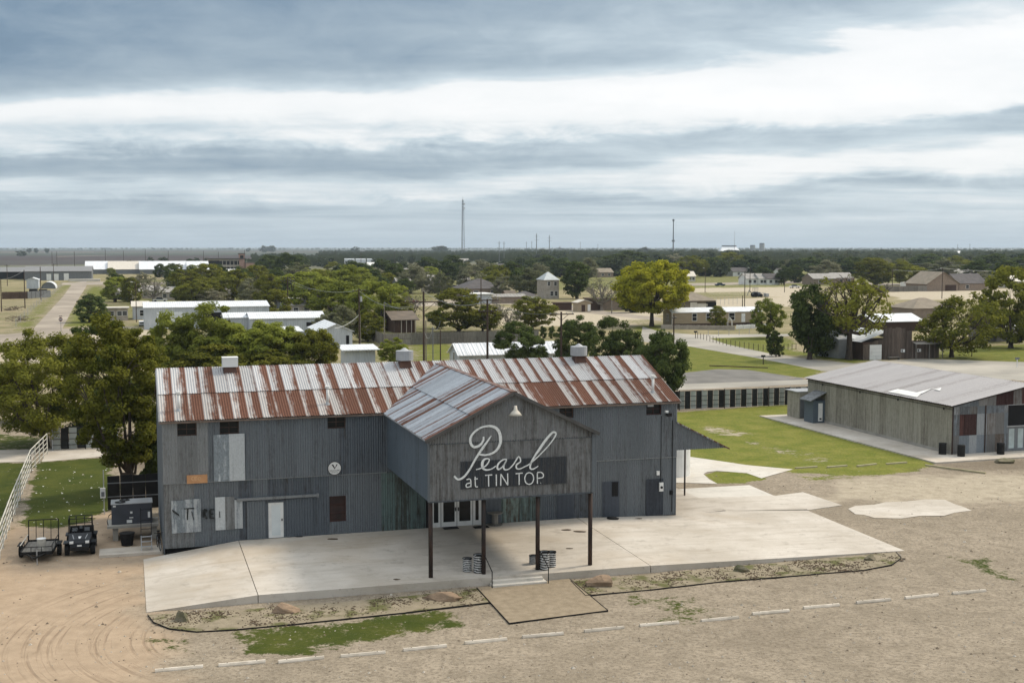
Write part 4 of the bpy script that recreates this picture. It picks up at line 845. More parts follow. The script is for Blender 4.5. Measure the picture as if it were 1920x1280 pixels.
def panel_fence(name, label, s0, s1, t, h, o=HALL, per=1.32, rails=(.45, .95, 1.45, 2.0)):
    f = empty(name, label, 'fence', (*wor(s0, t, o), 0), ANG); n = int((s1 - s0) / (per / 2)); L_ = s1 - s0
    ml = M('stall_panel_grey', (.36, .38, .36), (.27, .29, .27), rv=.15, rough=.7); md = M('stall_panel_dark', (.02, .022, .022), rv=.3, rough=.8)
    for i in range(n):
        x = i * per / 2; MB().box(x + .02, x + per / 2 - .02, .0, .03, .08, h - .1).build('panel', md if i % 2 else ml, f)
    for i in range(int(L_ / 2.64) + 1): MB().cyl(i * 2.64, -.08, 0, h + .05, .05, n=8).build('post', m_black if i % 2 else m_lgrey, f)
    for z in rails: MB().tube([(0, -.12, z), (L_, -.12, z)], .028, 6).build('rail', m_black, f)
panel_fence('stall_fence', 'fence of alternating black and grey stall panels behind the right lawn', 46, 72, 49.2, 2.05)
panel_fence('stall_fence', 'short run of dark stall panels under the trees at far left', -8.0, -2.6, 40.6, 2.0)
ds = empty('dark_gate', 'dark tin gate panels in the shade under the leaning elm', 'gate', (*P(-3.2, 13.5), 0), ANG)
for i in range(4): MB().box(i * .8 + .01, i * .8 + .79, 0, .05, .05, 2.3 + .03 * (i % 2)).build('tin_panel', m_black, ds)
for z in (.9, 1.8): MB().box(0, 3.2, -.05, -.005, z, z + .06).build('batten', m_grey, ds)
# air conditioner on its raised pad
ac = empty('air_conditioner', 'large grey rooftop style air conditioner on a raised pad beside the hall', 'air conditioner', (*P(-3.1, 4.4), 0), ANG)
MB().box(.25, 2.55, .35, 1.7, .93, 2.12).build('cabinet', M('dark_grey_cabinet', (.055, .06, .075), (.045, .05, .06), rough=.5), ac)
MB().box(.22, 2.58, .32, 1.73, 2.121, 2.17).build('cabinet_top', m_lgrey, ac)
for x, y in ((.75, .72), (1.0, 1.32)):
    q = MB().tube([(x, y, 2.165), (x, y, 2.20)], [.30, .30], 20).build('fan_grille', m_black, ac); MB().cyl(x, y, 2.2, 2.215, .08, n=10).build('fan_hub', m_grey, q)
for x, z, a, b in ((.34, 1.98, .16, .10), (1.3, 1.55, .13, .12), (1.25, 1.28, .22, .05), (1.1, 1.0, .3, .18), (2.3, 1.25, .13, .35)): MB().box(x, x + a, .338, .349, z, z + b).build('sticker', m_white, ac)
MB().box(0, 2.9, 0, 1.9, .78, .928).build('pad', m_conc_d, ac)
for x in (.3, 2.5): MB().box(x, x + .3, .2, 1.7, 0, .78).build('pad_leg', m_conc_d, ac)
MB().tube([(.05, .3, .95), (.0, .2, 1.2), (.1, .3, 1.5), (.25, .4, 1.6)], .025, 6).build('hose', m_black, ac)
lsheet('side_slab', [(-3.5, .55), (-.1, .55), (-.1, 2.15), (-3.5, 2.15)], lambda s, t: .16, m_conc)
tb = empty('black_tub', 'black plastic tub in the shade under the raised pad', 'tub', (*P(-2.0, 3.3), 0), ANG); MB().tube([(0, 0, 0), (0, 0, .7)], [.32, .42], 14).build('tub_body', m_black, tb); MB().tube([(0, 0, .7), (0, 0, .74)], [.45, .45], 14).build('tub_rim', m_black, tb)
ld = empty('rolling_ladder', 'dark rolling step ladder standing against the corner of the hall', 'ladder', (*P(-.95, 1.35), .16), ANG)
for x in (-.28, .28):
    MB().tube([(x, .1, 0), (x, .35, 2.3)], .022, 6).build('upright', m_black, ld); MB().tube([(x, -.35, 0), (x, .15, .75)], .022, 6).build('side_bar', m_lgrey, ld)
for k in range(3): MB().box(-.28, .28, -.34 + .17 * k, -.16 + .17 * k, .2 + .24 * k, .225 + .24 * k).build('step', m_lgrey, ld)
for z in (1.1, 1.6, 2.2): MB().tube([(-.28, .1 + z * .1087, z), (.28, .1 + z * .1087, z)], .02, 6).build('cross_bar', m_black, ld)
bk = empty('bicycle', 'dark bicycle leaning on the corner of the hall beside the ladder', 'bicycle', (*P(-.28, 1.2), .16), ANG + .12)
for y in (-.55, .52):
    a_ = [(0.0, y + .33 * math.cos(k * math.pi / 10), .34 + .33 * math.sin(k * math.pi / 10)) for k in range(21)]; wv_ = MB().tube(a_, .022, 6, caps=False).build('wheel', m_rubber, bk)
    sp = MB()
    for k in range(8): sp.tube([(0, y, .34), (0, y + .32 * math.cos(k * math.pi / 4), .34 + .32 * math.sin(k * math.pi / 4))], .006, 4)
    tag(sp.build('spokes', m_lgrey, wv_), kind='stuff')
fr_ = MB()
for a, b in (((0, -.55, .34), (0, -.38, .95)), ((0, -.4, .85), (0, .15, .82)), ((0, -.4, .8), (0, .08, .32)), ((0, .08, .32), (0, .18, .95)), ((0, .08, .32), (0, .52, .34)), ((0, .16, .8), (0, .52, .34))): fr_.tube([a, b], .018, 6)
fr_.build('frame', m_black, bk); MB().tube([(-.3, -.32, 1.0), (0, -.38, .98), (.3, -.32, 1.0)], .014, 6).build('handlebar', m_black, bk); MB().box(-.07, .07, .08, .34, .95, 1.0).build('saddle', m_black, bk)
mp = empty('meter_post', 'white electric box on a thin pole beside the tree at the hall corner', 'meter', (*P(-3.4, 12.5), 0), ANG); MB().cyl(0, 0, 0, 2.9, .035, n=6).build('pole', m_lgrey, mp); MB().box(-.22, .1, -.16, -.04, 1.1, 1.75).build('meter_box', m_white, mp); MB().box(-.16, .04, -.175, -.161, 1.2, 1.5).build('meter_window', m_grey, mp)
# utility vehicle
def wheel(parent, x, y, r, w, rim=.55):
    o = MB().tube([(x - w / 2, y, r), (x - w / 2 + .03, y, r), (x + w / 2 - .03, y, r), (x + w / 2, y, r)], [r * .9, r, r, r * .9], 16).build('wheel', m_rubber, parent)
    MB().tube([(x - w / 2 - .01, y, r), (x + w / 2 + .01, y, r)], [r * rim, r * rim], 12).build('rim', m_grey, o)
u_ = at(137, 1042); utv = empty('utility_vehicle', 'black side by side utility vehicle with open roll cage parked on the sand', 'utility vehicle', (u_[0], u_[1] + 1.3, 0), ANG - .02)
mb_ = M('glossy_black', (.010, .012, .016), (.016, .018, .022), rough=.4, spec=.25)
for x in (-.68, .68):
    for y in (-.95, 1.0): wheel(utv, x, y, .33, .26)
MB().box(-.62, .62, -.75, 1.45, .30, .48).build('chassis', m_black, utv)
hood = [(-.62, -.25, 1.08), (.62, -.25, 1.08), (.58, -1.15, .92), (-.58, -1.15, .92), (-.66, -.25, .5), (.66, -.25, .5), (.5, -1.38, .5), (-.5, -1.38, .5), (.5, -1.34, .74), (-.5, -1.34, .74)]
body = MB().add(hood, [(3, 2, 1, 0), (9, 8, 2, 3), (7, 6, 8, 9), (0, 4, 7, 9, 3), (1, 2, 8, 6, 5), (0, 1, 5, 4), (4, 5, 6, 7)]).build('hood', mb_, utv)
for x in (-.3, .3): MB().add([(x - .02, -1.13, .932), (x + .02, -1.13, .932), (x * 1.35 + .02, -.5, 1.045), (x * 1.35 - .02, -.5, 1.045)], [(0, 1, 2, 3)]).build('hood_stripe', m_lgrey, body)
MB().add([(-.04, -1.1, .937), (.04, -1.1, .937), (.09, -.78, .995), (-.09, -.78, .995)], [(0, 1, 2, 3)]).build('hood_badge', m_white, body)
for x in (-.42, .42): MB().box(x - .1, x + .1, -1.385, -1.26, .72, .84).build('headlight', m_white, utv)
MB().box(-.12, .12, -1.40, -1.38, .56, .64).build('front_badge', m_white, utv); MB().box(-.5, .5, -1.46, -1.39, .34, .52).build('bumper', m_black, utv)
for x in (-.72, .72): MB().box(x - .14, x + .14, -1.3, -.6, .70, .76).build('fender', mb_, utv); MB().box(x - .14, x + .14, .6, 1.4, .74, .80).build('fender', mb_, utv)
MB().box(-.66, .66, -.25, .55, .48, .62).build('floor_pan', m_black, utv)
for x in (-.33, .33): o = MB().box(x - .27, x + .27, .1, .6, .62, .80).build('seat', m_black, utv); MB().box(x - .25, x + .25, .52, .64, .78, 1.32).build('seat_back', m_black, utv); MB().box(x - .14, x + .14, .505, .52, 1.02, 1.22).build('seat_patch', m_grey, utv)
MB().box(-.66, .66, .7, 1.55, .80, 1.12).build('cargo_bed', mb_, utv); MB().tube([(-.33, -.18, 1.0), (-.33, -.02, 1.15)], .02, 6).build('steering_column', m_black, utv); MB().tube([(-.33 + .16 * math.cos(k * math.pi / 6), -.02 + .05 * math.sin(k * math.pi / 6), 1.15 + .14 * math.sin(k * math.pi / 6)) for k in range(13)], .014, 5, caps=False).build('steering_wheel', m_black, utv)
cg = MB()
for x in (-.64, .64): cg.tube([(x, -.3, 1.05), (x * .96, -.12, 1.86), (x * .96, .6, 1.9), (x, .68, .8)], .027, 6)
for y, z in ((-.12, 1.86), (.6, 1.9), (.64, 1.45)): cg.tube([(-.62, y, z), (.62, y, z)], .025, 6)
for x in (-.25, .2): cg.tube([(x, -.12, 1.86), (x, .6, 1.9), (x, .64, 1.1)], .02, 6)
cg.build('roll_cage', m_black, utv)
# trailer with an upright ramp, tongue towards us
t_ = at(64, 1050); tr = empty('utility_trailer', 'small black utility trailer with plank deck and raised mesh gate beside the white fence', 'trailer', (t_[0], t_[1] + .9, 0), ANG - .08)
TW, TL = .80, 1.35
for i in range(8): MB().box(-TW + .2 * i + .005, -TW + .2 * i + .195, -TL, TL, .52, .555).build('deck_plank', m_wood_g, tr)
fm_ = MB().box(-TW - .05, -TW, -TL, TL, .42, .6).box(TW, TW + .05, -TL, TL, .42, .6).box(-TW, TW, -TL - .05, -TL, .42, .6).box(-TW, TW, TL, TL + .05, .42, .6).build('trailer_frame', m_black, tr)
for x in (-TW - .03, TW + .03):
    MB().tube([(x, -TL, .95), (x, TL, .95)], .025, 6).build('side_rail', m_fence_w if x < 0 else m_black, tr)
    for y in (-TL, 0, TL): MB().tube([(x, y, .55), (x, y, .95)], .022, 6).build('rail_post', m_black, tr)
    wheel(tr, x * 1.22, .1, .33, .2); MB().box(x * 1.22 - .13, x * 1.22 + .13, -.35, .55, .70, .74).build('fender', m_black, tr)
MB().tube([(-TW, -TL, .85), (TW, -TL, .85)], .022, 6).build('front_rail', m_black, tr)
for x in (-.27, .27): MB().tube([(x, -TL, .55), (x, -TL, .85)], .018, 6).build('rail_post', m_black, tr)
gt = MB().tube([(-TW, TL + .05, .58), (-TW, TL + .2, 1.75)], .03, 6).tube([(TW, TL + .05, .58), (TW, TL + .2, 1.75)], .03, 6).tube([(-TW, TL + .2, 1.75), (TW, TL + .2, 1.75)], .03, 6).tube([(-TW, TL + .06, .62), (TW, TL + .06, .62)], .03, 6).build('ramp_gate', m_black, tr)
for x in (-.4, 0, .4): MB().tube([(x, TL + .06, .62), (x, TL + .2, 1.75)], .02, 6).build('gate_bar', m_black, gt)
MB().bar((-.5, -TL, .47), (0, -TL - 1.0, .45), .07, .09).bar((.5, -TL, .47), (0, -TL - 1.0, .45), .07, .09).build('tongue', m_black, tr); MB().tube([(.12, -TL - .6, .0), (.12, -TL - .6, .8)], .03, 6).build('jack', m_lgrey, tr)
bc = empty('white_bucket', 'white plastic bucket standing on the trailer deck', 'bucket', (t_[0] + .22, t_[1] + .55, .556), 0); MB().tube([(0, 0, 0), (0, 0, .52)], [.20, .24], 16).build('bucket_body', M('dirty_plastic', (.5, .48, .43), (.36, .34, .30), sc=4), bc); MB().tube([(0, 0, .52), (0, 0, .55)], [.255, .255], 16).build('bucket_lid', m_white, bc)
wb = at(134, 838); o = MB().tube([(-.3, 0, .22), (.3, .1, .22)], [.22, .22], 12).build('white_drum', m_white, None, loc_=wb); tag(o, 'white plastic drum lying by the dark stall panels at far left', 'drum'); MB().tube([(.3, .1, .22), (.34, .1, .22)], [.15, .15], 12).build('drum_lid', m_lgrey, o)
# ------------------------------------------------------------------ block barn at the right
barn = empty('block_barn', 'low grey barn of patched tin sheets with ribbed metal roof beside the right lawn', 'barn', (*BARN, 0), ANG)
BD, BW, BE, BR = 22.9, 15.4, 4.15, 5.62; m_bwall = rusty('barn_wall_sheet', (.34, .32, .265), (.21, .19, .15), .5, rv=.07, metal=0, rr=.12, nz=.6)
m_bf = [rusty('front_patch_%s' % k, a, b, am, rv=.22, metal=.15) for k, a, b, am in (('blue', (.20, .225, .25), (.13, .135, .14), .4), ('grey', (.22, .215, .21), (.15, .12, .10), .5), ('rust', (.085, .035, .03), (.06, .03, .028), .5), ('pale', (.42, .44, .46), (.25, .25, .25), .35))]
bfr = MB().box(.08, BW - .08, .1, BD - .1, 0, BE - .05).add([(.1, .1, BE - .05), (BW - .1, .1, BE - .05), (BW / 2, .1, BR - .1), (.1, BD - .1, BE - .05), (BW - .1, BD - .1, BE - .05), (BW / 2, BD - .1, BR - .1)], [(0, 1, 2), (4, 3, 5), (0, 2, 5, 3), (1, 4, 5, 2)]).build('barn_frame', m_dark, barn)
skin(bfr, 'wall_sheet', 0, BD, .35, BE, lambda x, z: ((0, BD - x, z), (0, 0, -math.pi / 2)), lambda c, z: m_bwall, 1.04, pitch=.26, amp=.012)
MB().box(-.06, .0, 0, BD, .1, .36).build('footing', m_conc_d, barn); MB().bar((-.03, 0, 3.85), (-.03, BD, 3.85), .03).build('wall_cable', m_black, barn)
for t in (1.0, 7.5, 13.5, 20): MB().box(-.07, .0, t, t + .1, 3.7, 3.9).build('bracket', m_black, barn)
rb = random.Random(12)
BH = [(.73, 2.45, 1.64, 3.4), (5.5, 9.2, .12, 4.0)]
for z0, z1 in ((.12, 1.64), (1.64, 3.4), (3.4, 4.05)):
    skin(bfr, 'front_sheet', 0, BW, z0, z1, lambda x, z: ((x, .0, z), (0, 0, 0)), lambda c, z: rb.choice(m_bf[:2] + m_bf[:2] + [m_bf[3]]), .85, BH)
e = cuts(0, BW, .85)
for i in range(len(e) - 1):
    x0 = e[i]; link('gable_sheet', corr(e[1] - e[0], 1, m_bf[2] if i in (5, 6, 8) else rb.choice(m_bf[:2]), top=lambda q, x0=x0: max(.02, BE + (BR - BE) * (1 - abs(x0 + q - BW / 2) / (BW / 2)) - 4.09)), bfr, (x0, -.03, 4.05))
for a, b in ((.73, 1.2), (1.24, 1.85), (1.85, 2.45)): link('rusty_panel', corr(b - a, 1.76, m_bf[2], pitch=.3, amp=.01), barn, (a, .03, 1.64))
MB().box(3.20, 3.30, -.08, -.01, .12, 4.1).build('seam_post', m_rustpost, barn); MB().box(.0, .14, -.06, .0, .12, 4.1).build('corner_post', m_rustpost, barn)
MB().box(5.5, 9.2, .06, .1, 2.3, 4.0).build('dark_opening', m_dark, barn); MB().box(5.4, 9.3, -.05, .02, 2.18, 2.26).box(5.4, 9.3, -.05, .02, 4.0, 4.06).build('lintel', m_lgrey, barn)
for x in (5.5, 6.4, 7.3, 8.2):
    o = MB().box(x, x + .9, .02, .08, .14, .35).box(x, x + .9, .02, .08, 2.0, 2.18).box(x, x + .18, .02, .08, .35, 2.0).box(x + .72, x + .9, .02, .08, .35, 2.0).build('glass_door', m_grey, barn); MB().box(x + .18, x + .72, .03, .06, .35, 2.0).build('pane', M('milky_glass', (.45, .52, .52), rough=.3), o)
PB = math.atan2(BR - BE, BW / 2); MBL = Matrix(((0, math.sin(PB), math.cos(PB)), (-1, 0, 0), (0, -math.cos(PB), math.sin(PB)))).to_euler(); MBR = Matrix(((0, -math.sin(PB), -math.cos(PB)), (1, 0, 0), (0, -math.cos(PB), math.sin(PB)))).to_euler()
m_broof = rusty('barn_roof_tin', (.37, .355, .355), (.28, .26, .255), .36, nz=.5, rv=.04, metal=.15); bl = (BW / 2) / math.cos(PB) + .3
e = cuts(-.3, BD + .3, .94)
bdk = MB().add([(-.2, -.2, BE - .08), (BW / 2, -.2, BR - .02), (BW / 2, BD + .2, BR - .02), (-.2, BD + .2, BE - .08), (BW + .2, -.2, BE - .08), (BW + .2, BD + .2, BE - .08)], [(0, 3, 2, 1), (1, 2, 5, 4)]).build('roof_deck', m_wood_b, barn)
for i in range(len(e) - 1): link('roof_sheet', corr(round(e[1] - e[0] + .02, 3), bl, m_broof, pitch=.34, amp=.06), bdk, (-.3, e[i + 1] + .01, BE + .02 + .006 * (i % 2)), MBL)
link('far_roof', corr(BD + .6, bl, m_broof, pitch=.34, amp=.06), barn, (BW + .3, -.3, BE + .03), MBR)
for t0_, t1_, k0, k1 in ((4.8, 9.2, .3, 1.4), (5.6, 6.4, 1.4, 3.2), (5.0, 5.9, 2.8, 3.6)): MB().add([(-.3 + k * math.cos(PB) - .08 * math.sin(PB), t, BE + .02 + k * math.sin(PB) + .10 * math.cos(PB) + .01 * (k0 > 3)) for k, t in ((k0, t0_), (k1, t0_ + .9), (k1, t1_), (k0, t1_))], [(0, 1, 2, 3)]).build('white_roof_patch', m_white, barn)
# entry porch and side shed of the barn
vp = MB().box(-1.3, -.02, 19.6, 21.3, .12, 2.3).build('porch', m_tin_side, barn); MB().box(-.75, -.28, 19.57, 19.6, .3, 2.05).build('porch_door', m_white, vp); MB().box(-.62, -.4, 19.55, 19.57, .45, .6).build('door_slot', m_black, vp)
MB().add([(-1.75, 19.35, 2.35), (-1.75, 21.5, 2.35), (.0, 21.5, 3.15), (.0, 19.35, 3.15), (-1.75, 19.35, 2.28), (-1.75, 21.5, 2.28), (.0, 21.5, 3.08), (.0, 19.35, 3.08)], [(0, 3, 2, 1), (4, 5, 6, 7), (0, 1, 5, 4), (0, 4, 7, 3), (1, 2, 6, 5)]).build('porch_roof', m_tin_l, barn)
MB().box(-.9, 2.0, 22.95, 25.3, .1, 2.75).build('side_shed', m_bwall, barn); MB().box(-1.1, 2.1, 22.92, 25.5, 2.75, 2.83).build('shed_roof', m_lgrey, barn); MB().box(-.8, -.2, 22.90, 22.95, .2, 2.2).build('shed_door', m_grey, barn)
wk = at(1661, 797, 1.2)
for k, (u, v, lb) in enumerate(((1767, 851, 'black drum round the left corner of the block barn'), (1802, 855, 'black drum before the rusty window of the block barn'), (1876, 851, 'black drum beside the glass doors of the block barn'))):
    q = at(u, v, .12); o = empty('black_drum', lb, 'drum', q, 0, 'black drums along the block barn'); MB().tube([(0, 0, 0), (0, 0, .3), (0, 0, .32), (0, 0, .34), (0, 0, .9)], [.31, .31, .33, .31, .31], 18).build('drum_body', m_black, o); MB().tube([(0, 0, .9), (0, 0, .93)], [.33, .30], 18).build('drum_lid', m_black, o)
# ------------------------------------------------------------------ trees
LM = {'olive': leafmat('olive_leaves', (.060, .080, .015), (.26, .255, .045), (.165, .17, .03)), 'dark': leafmat('dark_leaves', (.040, .060, .020), (.115, .145, .045)), 'yellow': leafmat('yellow_leaves', (.22, .24, .028), (.53, .50, .05), tl=.5),
      'lime': leafmat('lime_leaves', (.13, .155, .025), (.29, .325, .07), (.24, .265, .05), tl=.45), 'grey': leafmat('grey_leaves', (.12, .135, .07), (.22, .23, .12), (.24, .225, .16)), 'far': leafmat('far_leaves', (.024, .042, .022), (.075, .10, .045), (.085, .09, .05)),
      'gold': leafmat('gold_leaves', (.32, .27, .02), (.62, .50, .03))}
def leaf_mesh(name, centers, radii, per, size, rs_, mat, aspect=1.8, flat=.8, droop=0.0, axis=(0, 0, 0)):
    """many small leaf faces gathered in clumps; faces look outwards so that clumps catch light above and shade below"""
    k = len(centers); C = np.repeat(np.asarray(centers, float), per, 0); Rr = np.repeat(np.asarray(radii, float), per); n = len(C)
    d = rs_.normal(size=(n, 3)); d /= np.linalg.norm(d, axis=1)[:, None]
    rad = rs_.random(n) ** .45
    P = C + d * (Rr * rad)[:, None] * np.array((1, 1, flat)); P[:, 2] -= droop * rs_.random(n) * Rr
    nr = d * .8 + rs_.normal(size=(n, 3)) * .45 + np.array((0, 0, .5)) + (C - np.array(axis)) * .05; nr /= np.linalg.norm(nr, axis=1)[:, None]
    a = np.cross(nr, rs_.normal(size=(n, 3))); a[:, 2] -= droop * .8; a -= nr * (a * nr).sum(1)[:, None]; a /= np.linalg.norm(a, axis=1)[:, None] + 1e-9
    b = np.cross(nr, a); s = size * (.55 + .9 * rs_.random(n)); L_ = (s * aspect ** .5)[:, None] * a * .5; W_ = (s / aspect ** .5)[:, None] * b * .5
    V = np.stack([P + L_, P + W_, P - L_, P - W_], 1).reshape(-1, 3)
    me = bpy.data.meshes.new(name); me.vertices.add(4 * n); me.vertices.foreach_set('co', V.ravel()); me.loops.add(4 * n); me.loops.foreach_set('vertex_index', np.arange(4 * n)); me.polygons.add(n)
    me.polygons.foreach_set('loop_start', np.arange(0, 4 * n, 4)); me.polygons.foreach_set('loop_total', np.full(n, 4))
    t = np.clip(np.repeat(rs_.random(k), per) * .45 + rs_.random(n) * .35 + .2 * rad, 0, 1).astype(np.float32)
    at_ = me.attributes.new('tint', 'FLOAT', 'FACE'); at_.data.foreach_set('value', t); me.materials.append(mat); me.update(); return me
def grow(mb, p, d, ln, r, depth, rr, tips, spread=.6, up=.12, n=5, shrink=.72):
    """a limb that bends and forks"""
    q = np.array(p, float); d = np.array(d, float); pts = [q.copy()]; rs2 = [r]
    for i in range(3):
        d = d + np.array([rr.gauss(0, .18), rr.gauss(0, .18), rr.gauss(0, .1) + up * .3]); d /= np.linalg.norm(d); q = q + d * ln / 3; pts.append(q.copy()); rs2.append(r * (1 - .3 * (i + 1) / 3))
    mb.tube(pts, rs2, n if depth > 1 else max(3, n - 2), caps=False)
    if depth == 0: tips.append(q); return
    for k in range(rr.choice((2, 2, 3))):
        e = d + np.array([rr.gauss(0, spread), rr.gauss(0, spread), rr.gauss(0, spread * .6) + up]); e /= np.linalg.norm(e)
        grow(mb, q, e, ln * rr.uniform(shrink - .12, shrink + .1), r * .62, depth - 1, rr, tips, spread, up, n, shrink)
def tree_meshes(name, seed, h, r, cb, nc, per, ls, mat, bark=None, lean=(0, 0), trunk=.035, lump=.28, clump=.27, shell=.5, aspect=1.8, droop=0.0, limbs=6, bare=0, stems=1, cone=0.0, flat=.62):
    rr = random.Random(seed); rs_ = np.random.default_rng(seed); bark = bark or m_bark; hc = h * (1 - cb) / 2; cz = h * cb + hc
    lobes = [(Vector((rr.gauss(0, 1), rr.gauss(0, 1), rr.gauss(0, .7))).normalized(), rr.uniform(-lump, lump)) for _ in range(9)]
    cs, rad = [], []
    for i in range(nc):
        d = Vector((rr.gauss(0, 1), rr.gauss(0, 1), rr.gauss(0, 1))).normalized(); k = 1 + sum(a * max(0, d.dot(l)) ** 3 for l, a in lobes)
        f = (shell + (1 - shell) * rr.random() ** .5) * k; f = min(f, 1.22); c = max(.55, rr.gauss(1, .22)) * clump * r
        z = cz + d.z * hc * f; w = 1 - cone * max(0, (z - h * cb) / (h - h * cb))
        cs.append((d.x * (r - c * .6) * f * w + lean[0] * z / h, d.y * (r - c * .6) * f * w + lean[1] * z / h, max(z - c * .3, c * .5))); rad.append(c)
    tb_ = MB(); lb_ = MB(); tr_ = h * trunk; tips = []
    for s_ in range(stems):
        ox, oy = (rr.uniform(-.3, .3) * r * .5, rr.uniform(-.3, .3) * r * .5) if stems > 1 else (0, 0); zf = h * max(cb, .12) * 1.05
        top = np.array((ox + lean[0] * .5, oy + lean[1] * .5, zf)); tb_.tube([(ox * .3, oy * .3, -.1), (ox * .4 + lean[0] * .1, oy * .4 + lean[1] * .1, zf * .35), (ox * .7 + lean[0] * .3, oy * .7 + lean[1] * .3, zf * .7), top], [tr_ * 1.5, tr_ * 1.05, tr_ * .95, tr_ * .85], 8, caps=False)
        for k in range(max(2, limbs // stems)):
            c = cs[rr.randrange(nc)]; m_ = (np.array(c) * .55 + top * .45) + np.array((0, 0, -.08 * h)); lb_.tube([top * .97, m_, np.array(c)], [tr_ * .62, tr_ * .4, tr_ * .12], 5, caps=False); tips += [m_, np.array(c)]
    T = np.array(tips)
    for c in cs[:min(nc, 60)]:
        j = np.argmin(((T - np.array(c)) ** 2).sum(1)); lb_.tube([T[j], (T[j] + np.array(c)) / 2 + np.array((0, 0, .03 * h)), np.array(c)], [tr_ * .22, tr_ * .14, tr_ * .05], 3, caps=False)
    tt = []
    for k in range(bare): a = rr.uniform(0, 6.28); grow(lb_, top, (math.cos(a) * .8, math.sin(a) * .8, 1), h * .22, tr_ * .55, 4, rr, tt, .45, .16, 4)
    return tb_.mesh('trunk', bark), lb_.mesh('limbs', bark), (leaf_mesh('crown', cs, rad, per, ls, rs_, mat, aspect, flat, droop, (lean[0] * .5, lean[1] * .5, cz)) if per else None)
def joined(tm, cm, name):
    """trunk and crown of a far tree in one mesh"""
    me = bpy.data.meshes.new(name); nt, nc = len(tm.vertices), len(cm.vertices)
    co = np.empty(nt * 3); tm.vertices.foreach_get('co', co); c2 = np.empty(nc * 3); cm.vertices.foreach_get('co', c2)
    f = [tuple(p.vertices) for p in tm.polygons] + [tuple(i + nt for i in p.vertices) for p in cm.polygons]
    me.from_pydata(np.concatenate([co, c2]).reshape(-1, 3).tolist(), [], f); me.materials.append(tm.materials[0]); me.materials.append(cm.materials[0])
    a = np.zeros(len(f), np.int32); a[len(tm.polygons):] = 1; me.polygons.foreach_set('material_index', a)
    t = np.zeros(len(f), np.float32); v = np.empty(len(cm.polygons), np.float32); cm.attributes['tint'].data.foreach_get('value', v); t[len(tm.polygons):] = v
    me.attributes.new('tint', 'FLOAT', 'FACE').data.foreach_set('value', t); me.update(); return me
def plant_tree(name, label, u, vb, vt, wpx, proto, group=None, rz=None, cat='tree', y=None):
    """stand a tree on the ground with the height and spread it has there"""
    tm, cm, ph, pr, lm, ns = proto; p = at(u, vb); k = ppm(vb); h = (vb - vt) * k * 1.01; w = wpx * k / 2
    o = empty(name, label, cat, p, rnd.uniform(0, 6.28) if rz is None else rz, group); sc = (w / pr, w / pr, h / ph); o.scale = sc
    q = link('trunk' if ns == 1 else 'stems', tm, o); tag(link('limbs', lm, o), kind='stuff')
    if ns > 1: tag(q, kind='stuff')
    if cm: link('crown', cm, o)
    return o
def proto(seed, h, r, cb, nc, per, ls, mat, **k): t, l, c = tree_meshes('tree', seed, h, r, cb, nc, per, ls, LM[mat], **k); return (t, c, h, r, l, k.get('stems', 1))
# near trees, each its own mesh
NR = 'big trees round the tin hall'
plant_tree('elm_tree', 'big olive elm at the left edge with low drooping leafy limbs', 84, 838, 626, 240, proto(1, 10, 5.6, .16, 130, 330, .16, 'olive', lump=.4, clump=.16, droop=.35, limbs=9), NR, 1.0)
plant_tree('elm_tree', 'tall dark leaning elm rising beside the left corner of the hall', 262, 930, 598, 190, proto(2, 12, 3.4, .12, 150, 330, .15, 'olive', lean=(-1.4, .5), lump=.45, clump=.19, droop=.3, limbs=8, trunk=.022), NR, .0)
plant_tree('elm_tree', 'dark green elm squeezed between the leaning tree and the left edge elm', 190, 826, 622, 150, proto(3, 9, 3.4, .12, 110, 300, .16, 'dark', lump=.45, clump=.19, limbs=7), NR, 2.0)
for k, (u, vb, vt, w, mt, nm, lb) in enumerate((
    (395, 722, 577, 150, 'lime', 'tall_shrub', 'tall willowy lime green shrub rising over the left roof'), (330, 722, 590, 120, 'lime', 'tall_shrub', 'leafy green shrub behind the left end of the hall roof'), (352, 714, 598, 48, 'gold', 'tall_shrub', 'golden yellow shrub glowing behind the box roof vent'),
    (462, 724, 598, 140, 'lime', 'tall_shrub', 'lime shrub behind the roof right of the box vent'), (525, 722, 606, 125, 'lime', 'tall_shrub', 'light green shrub before the white metal sheds'), (588, 722, 600, 100, 'olive', 'tall_shrub', 'dense dark shrub at the corner of the white sheds'), (430, 728, 632, 190, 'olive', 'tall_shrub', 'low spreading shrub right behind the roof ridge'),
    (500, 726, 640, 170, 'olive', 'tall_shrub', 'low olive shrub mass at the middle of the left ridge'), (745, 694, 634, 66, 'lime', 'flowering_shrub', 'loose shrub with pale blossom behind the drum roof vent'))):
    plant_tree(nm, lb, u, vb, vt, w, proto(20 + k, 7, 3.4, .02, 120, 230, .19, mt, lump=.5, clump=.19, stems=4, limbs=8, trunk=.014, droop=-.35 if k in (0, 3) else .1, aspect=2.6), 'shrubs behind the hall', cat='shrub')
for k, (u, vb, vt, w, mt, lb) in enumerate(((985, 705, 606, 100, 'dark', 'dark mesquite before the left end of the low white shed roof'), (1085, 700, 592, 88, 'dark', 'dark mesquite left of the round roof vent behind the ridge'), (1148, 712, 594, 100, 'dark', 'dark bushy mesquite right of the round roof vent'), (1246, 768, 618, 108, 'dark', 'large dark mesquite standing right of the hall roof end'), (1200, 735, 640, 80, 'dark', 'dark mesquite half hidden behind the right end of the ridge'))):
    plant_tree('mesquite_tree', lb, u, vb, vt, w, proto(40 + k, 7, 3.4, .14, 110, 240, .18, mt, lump=.55, clump=.19, stems=3, limbs=9, trunk=.018), 'dark mesquites behind the hall')
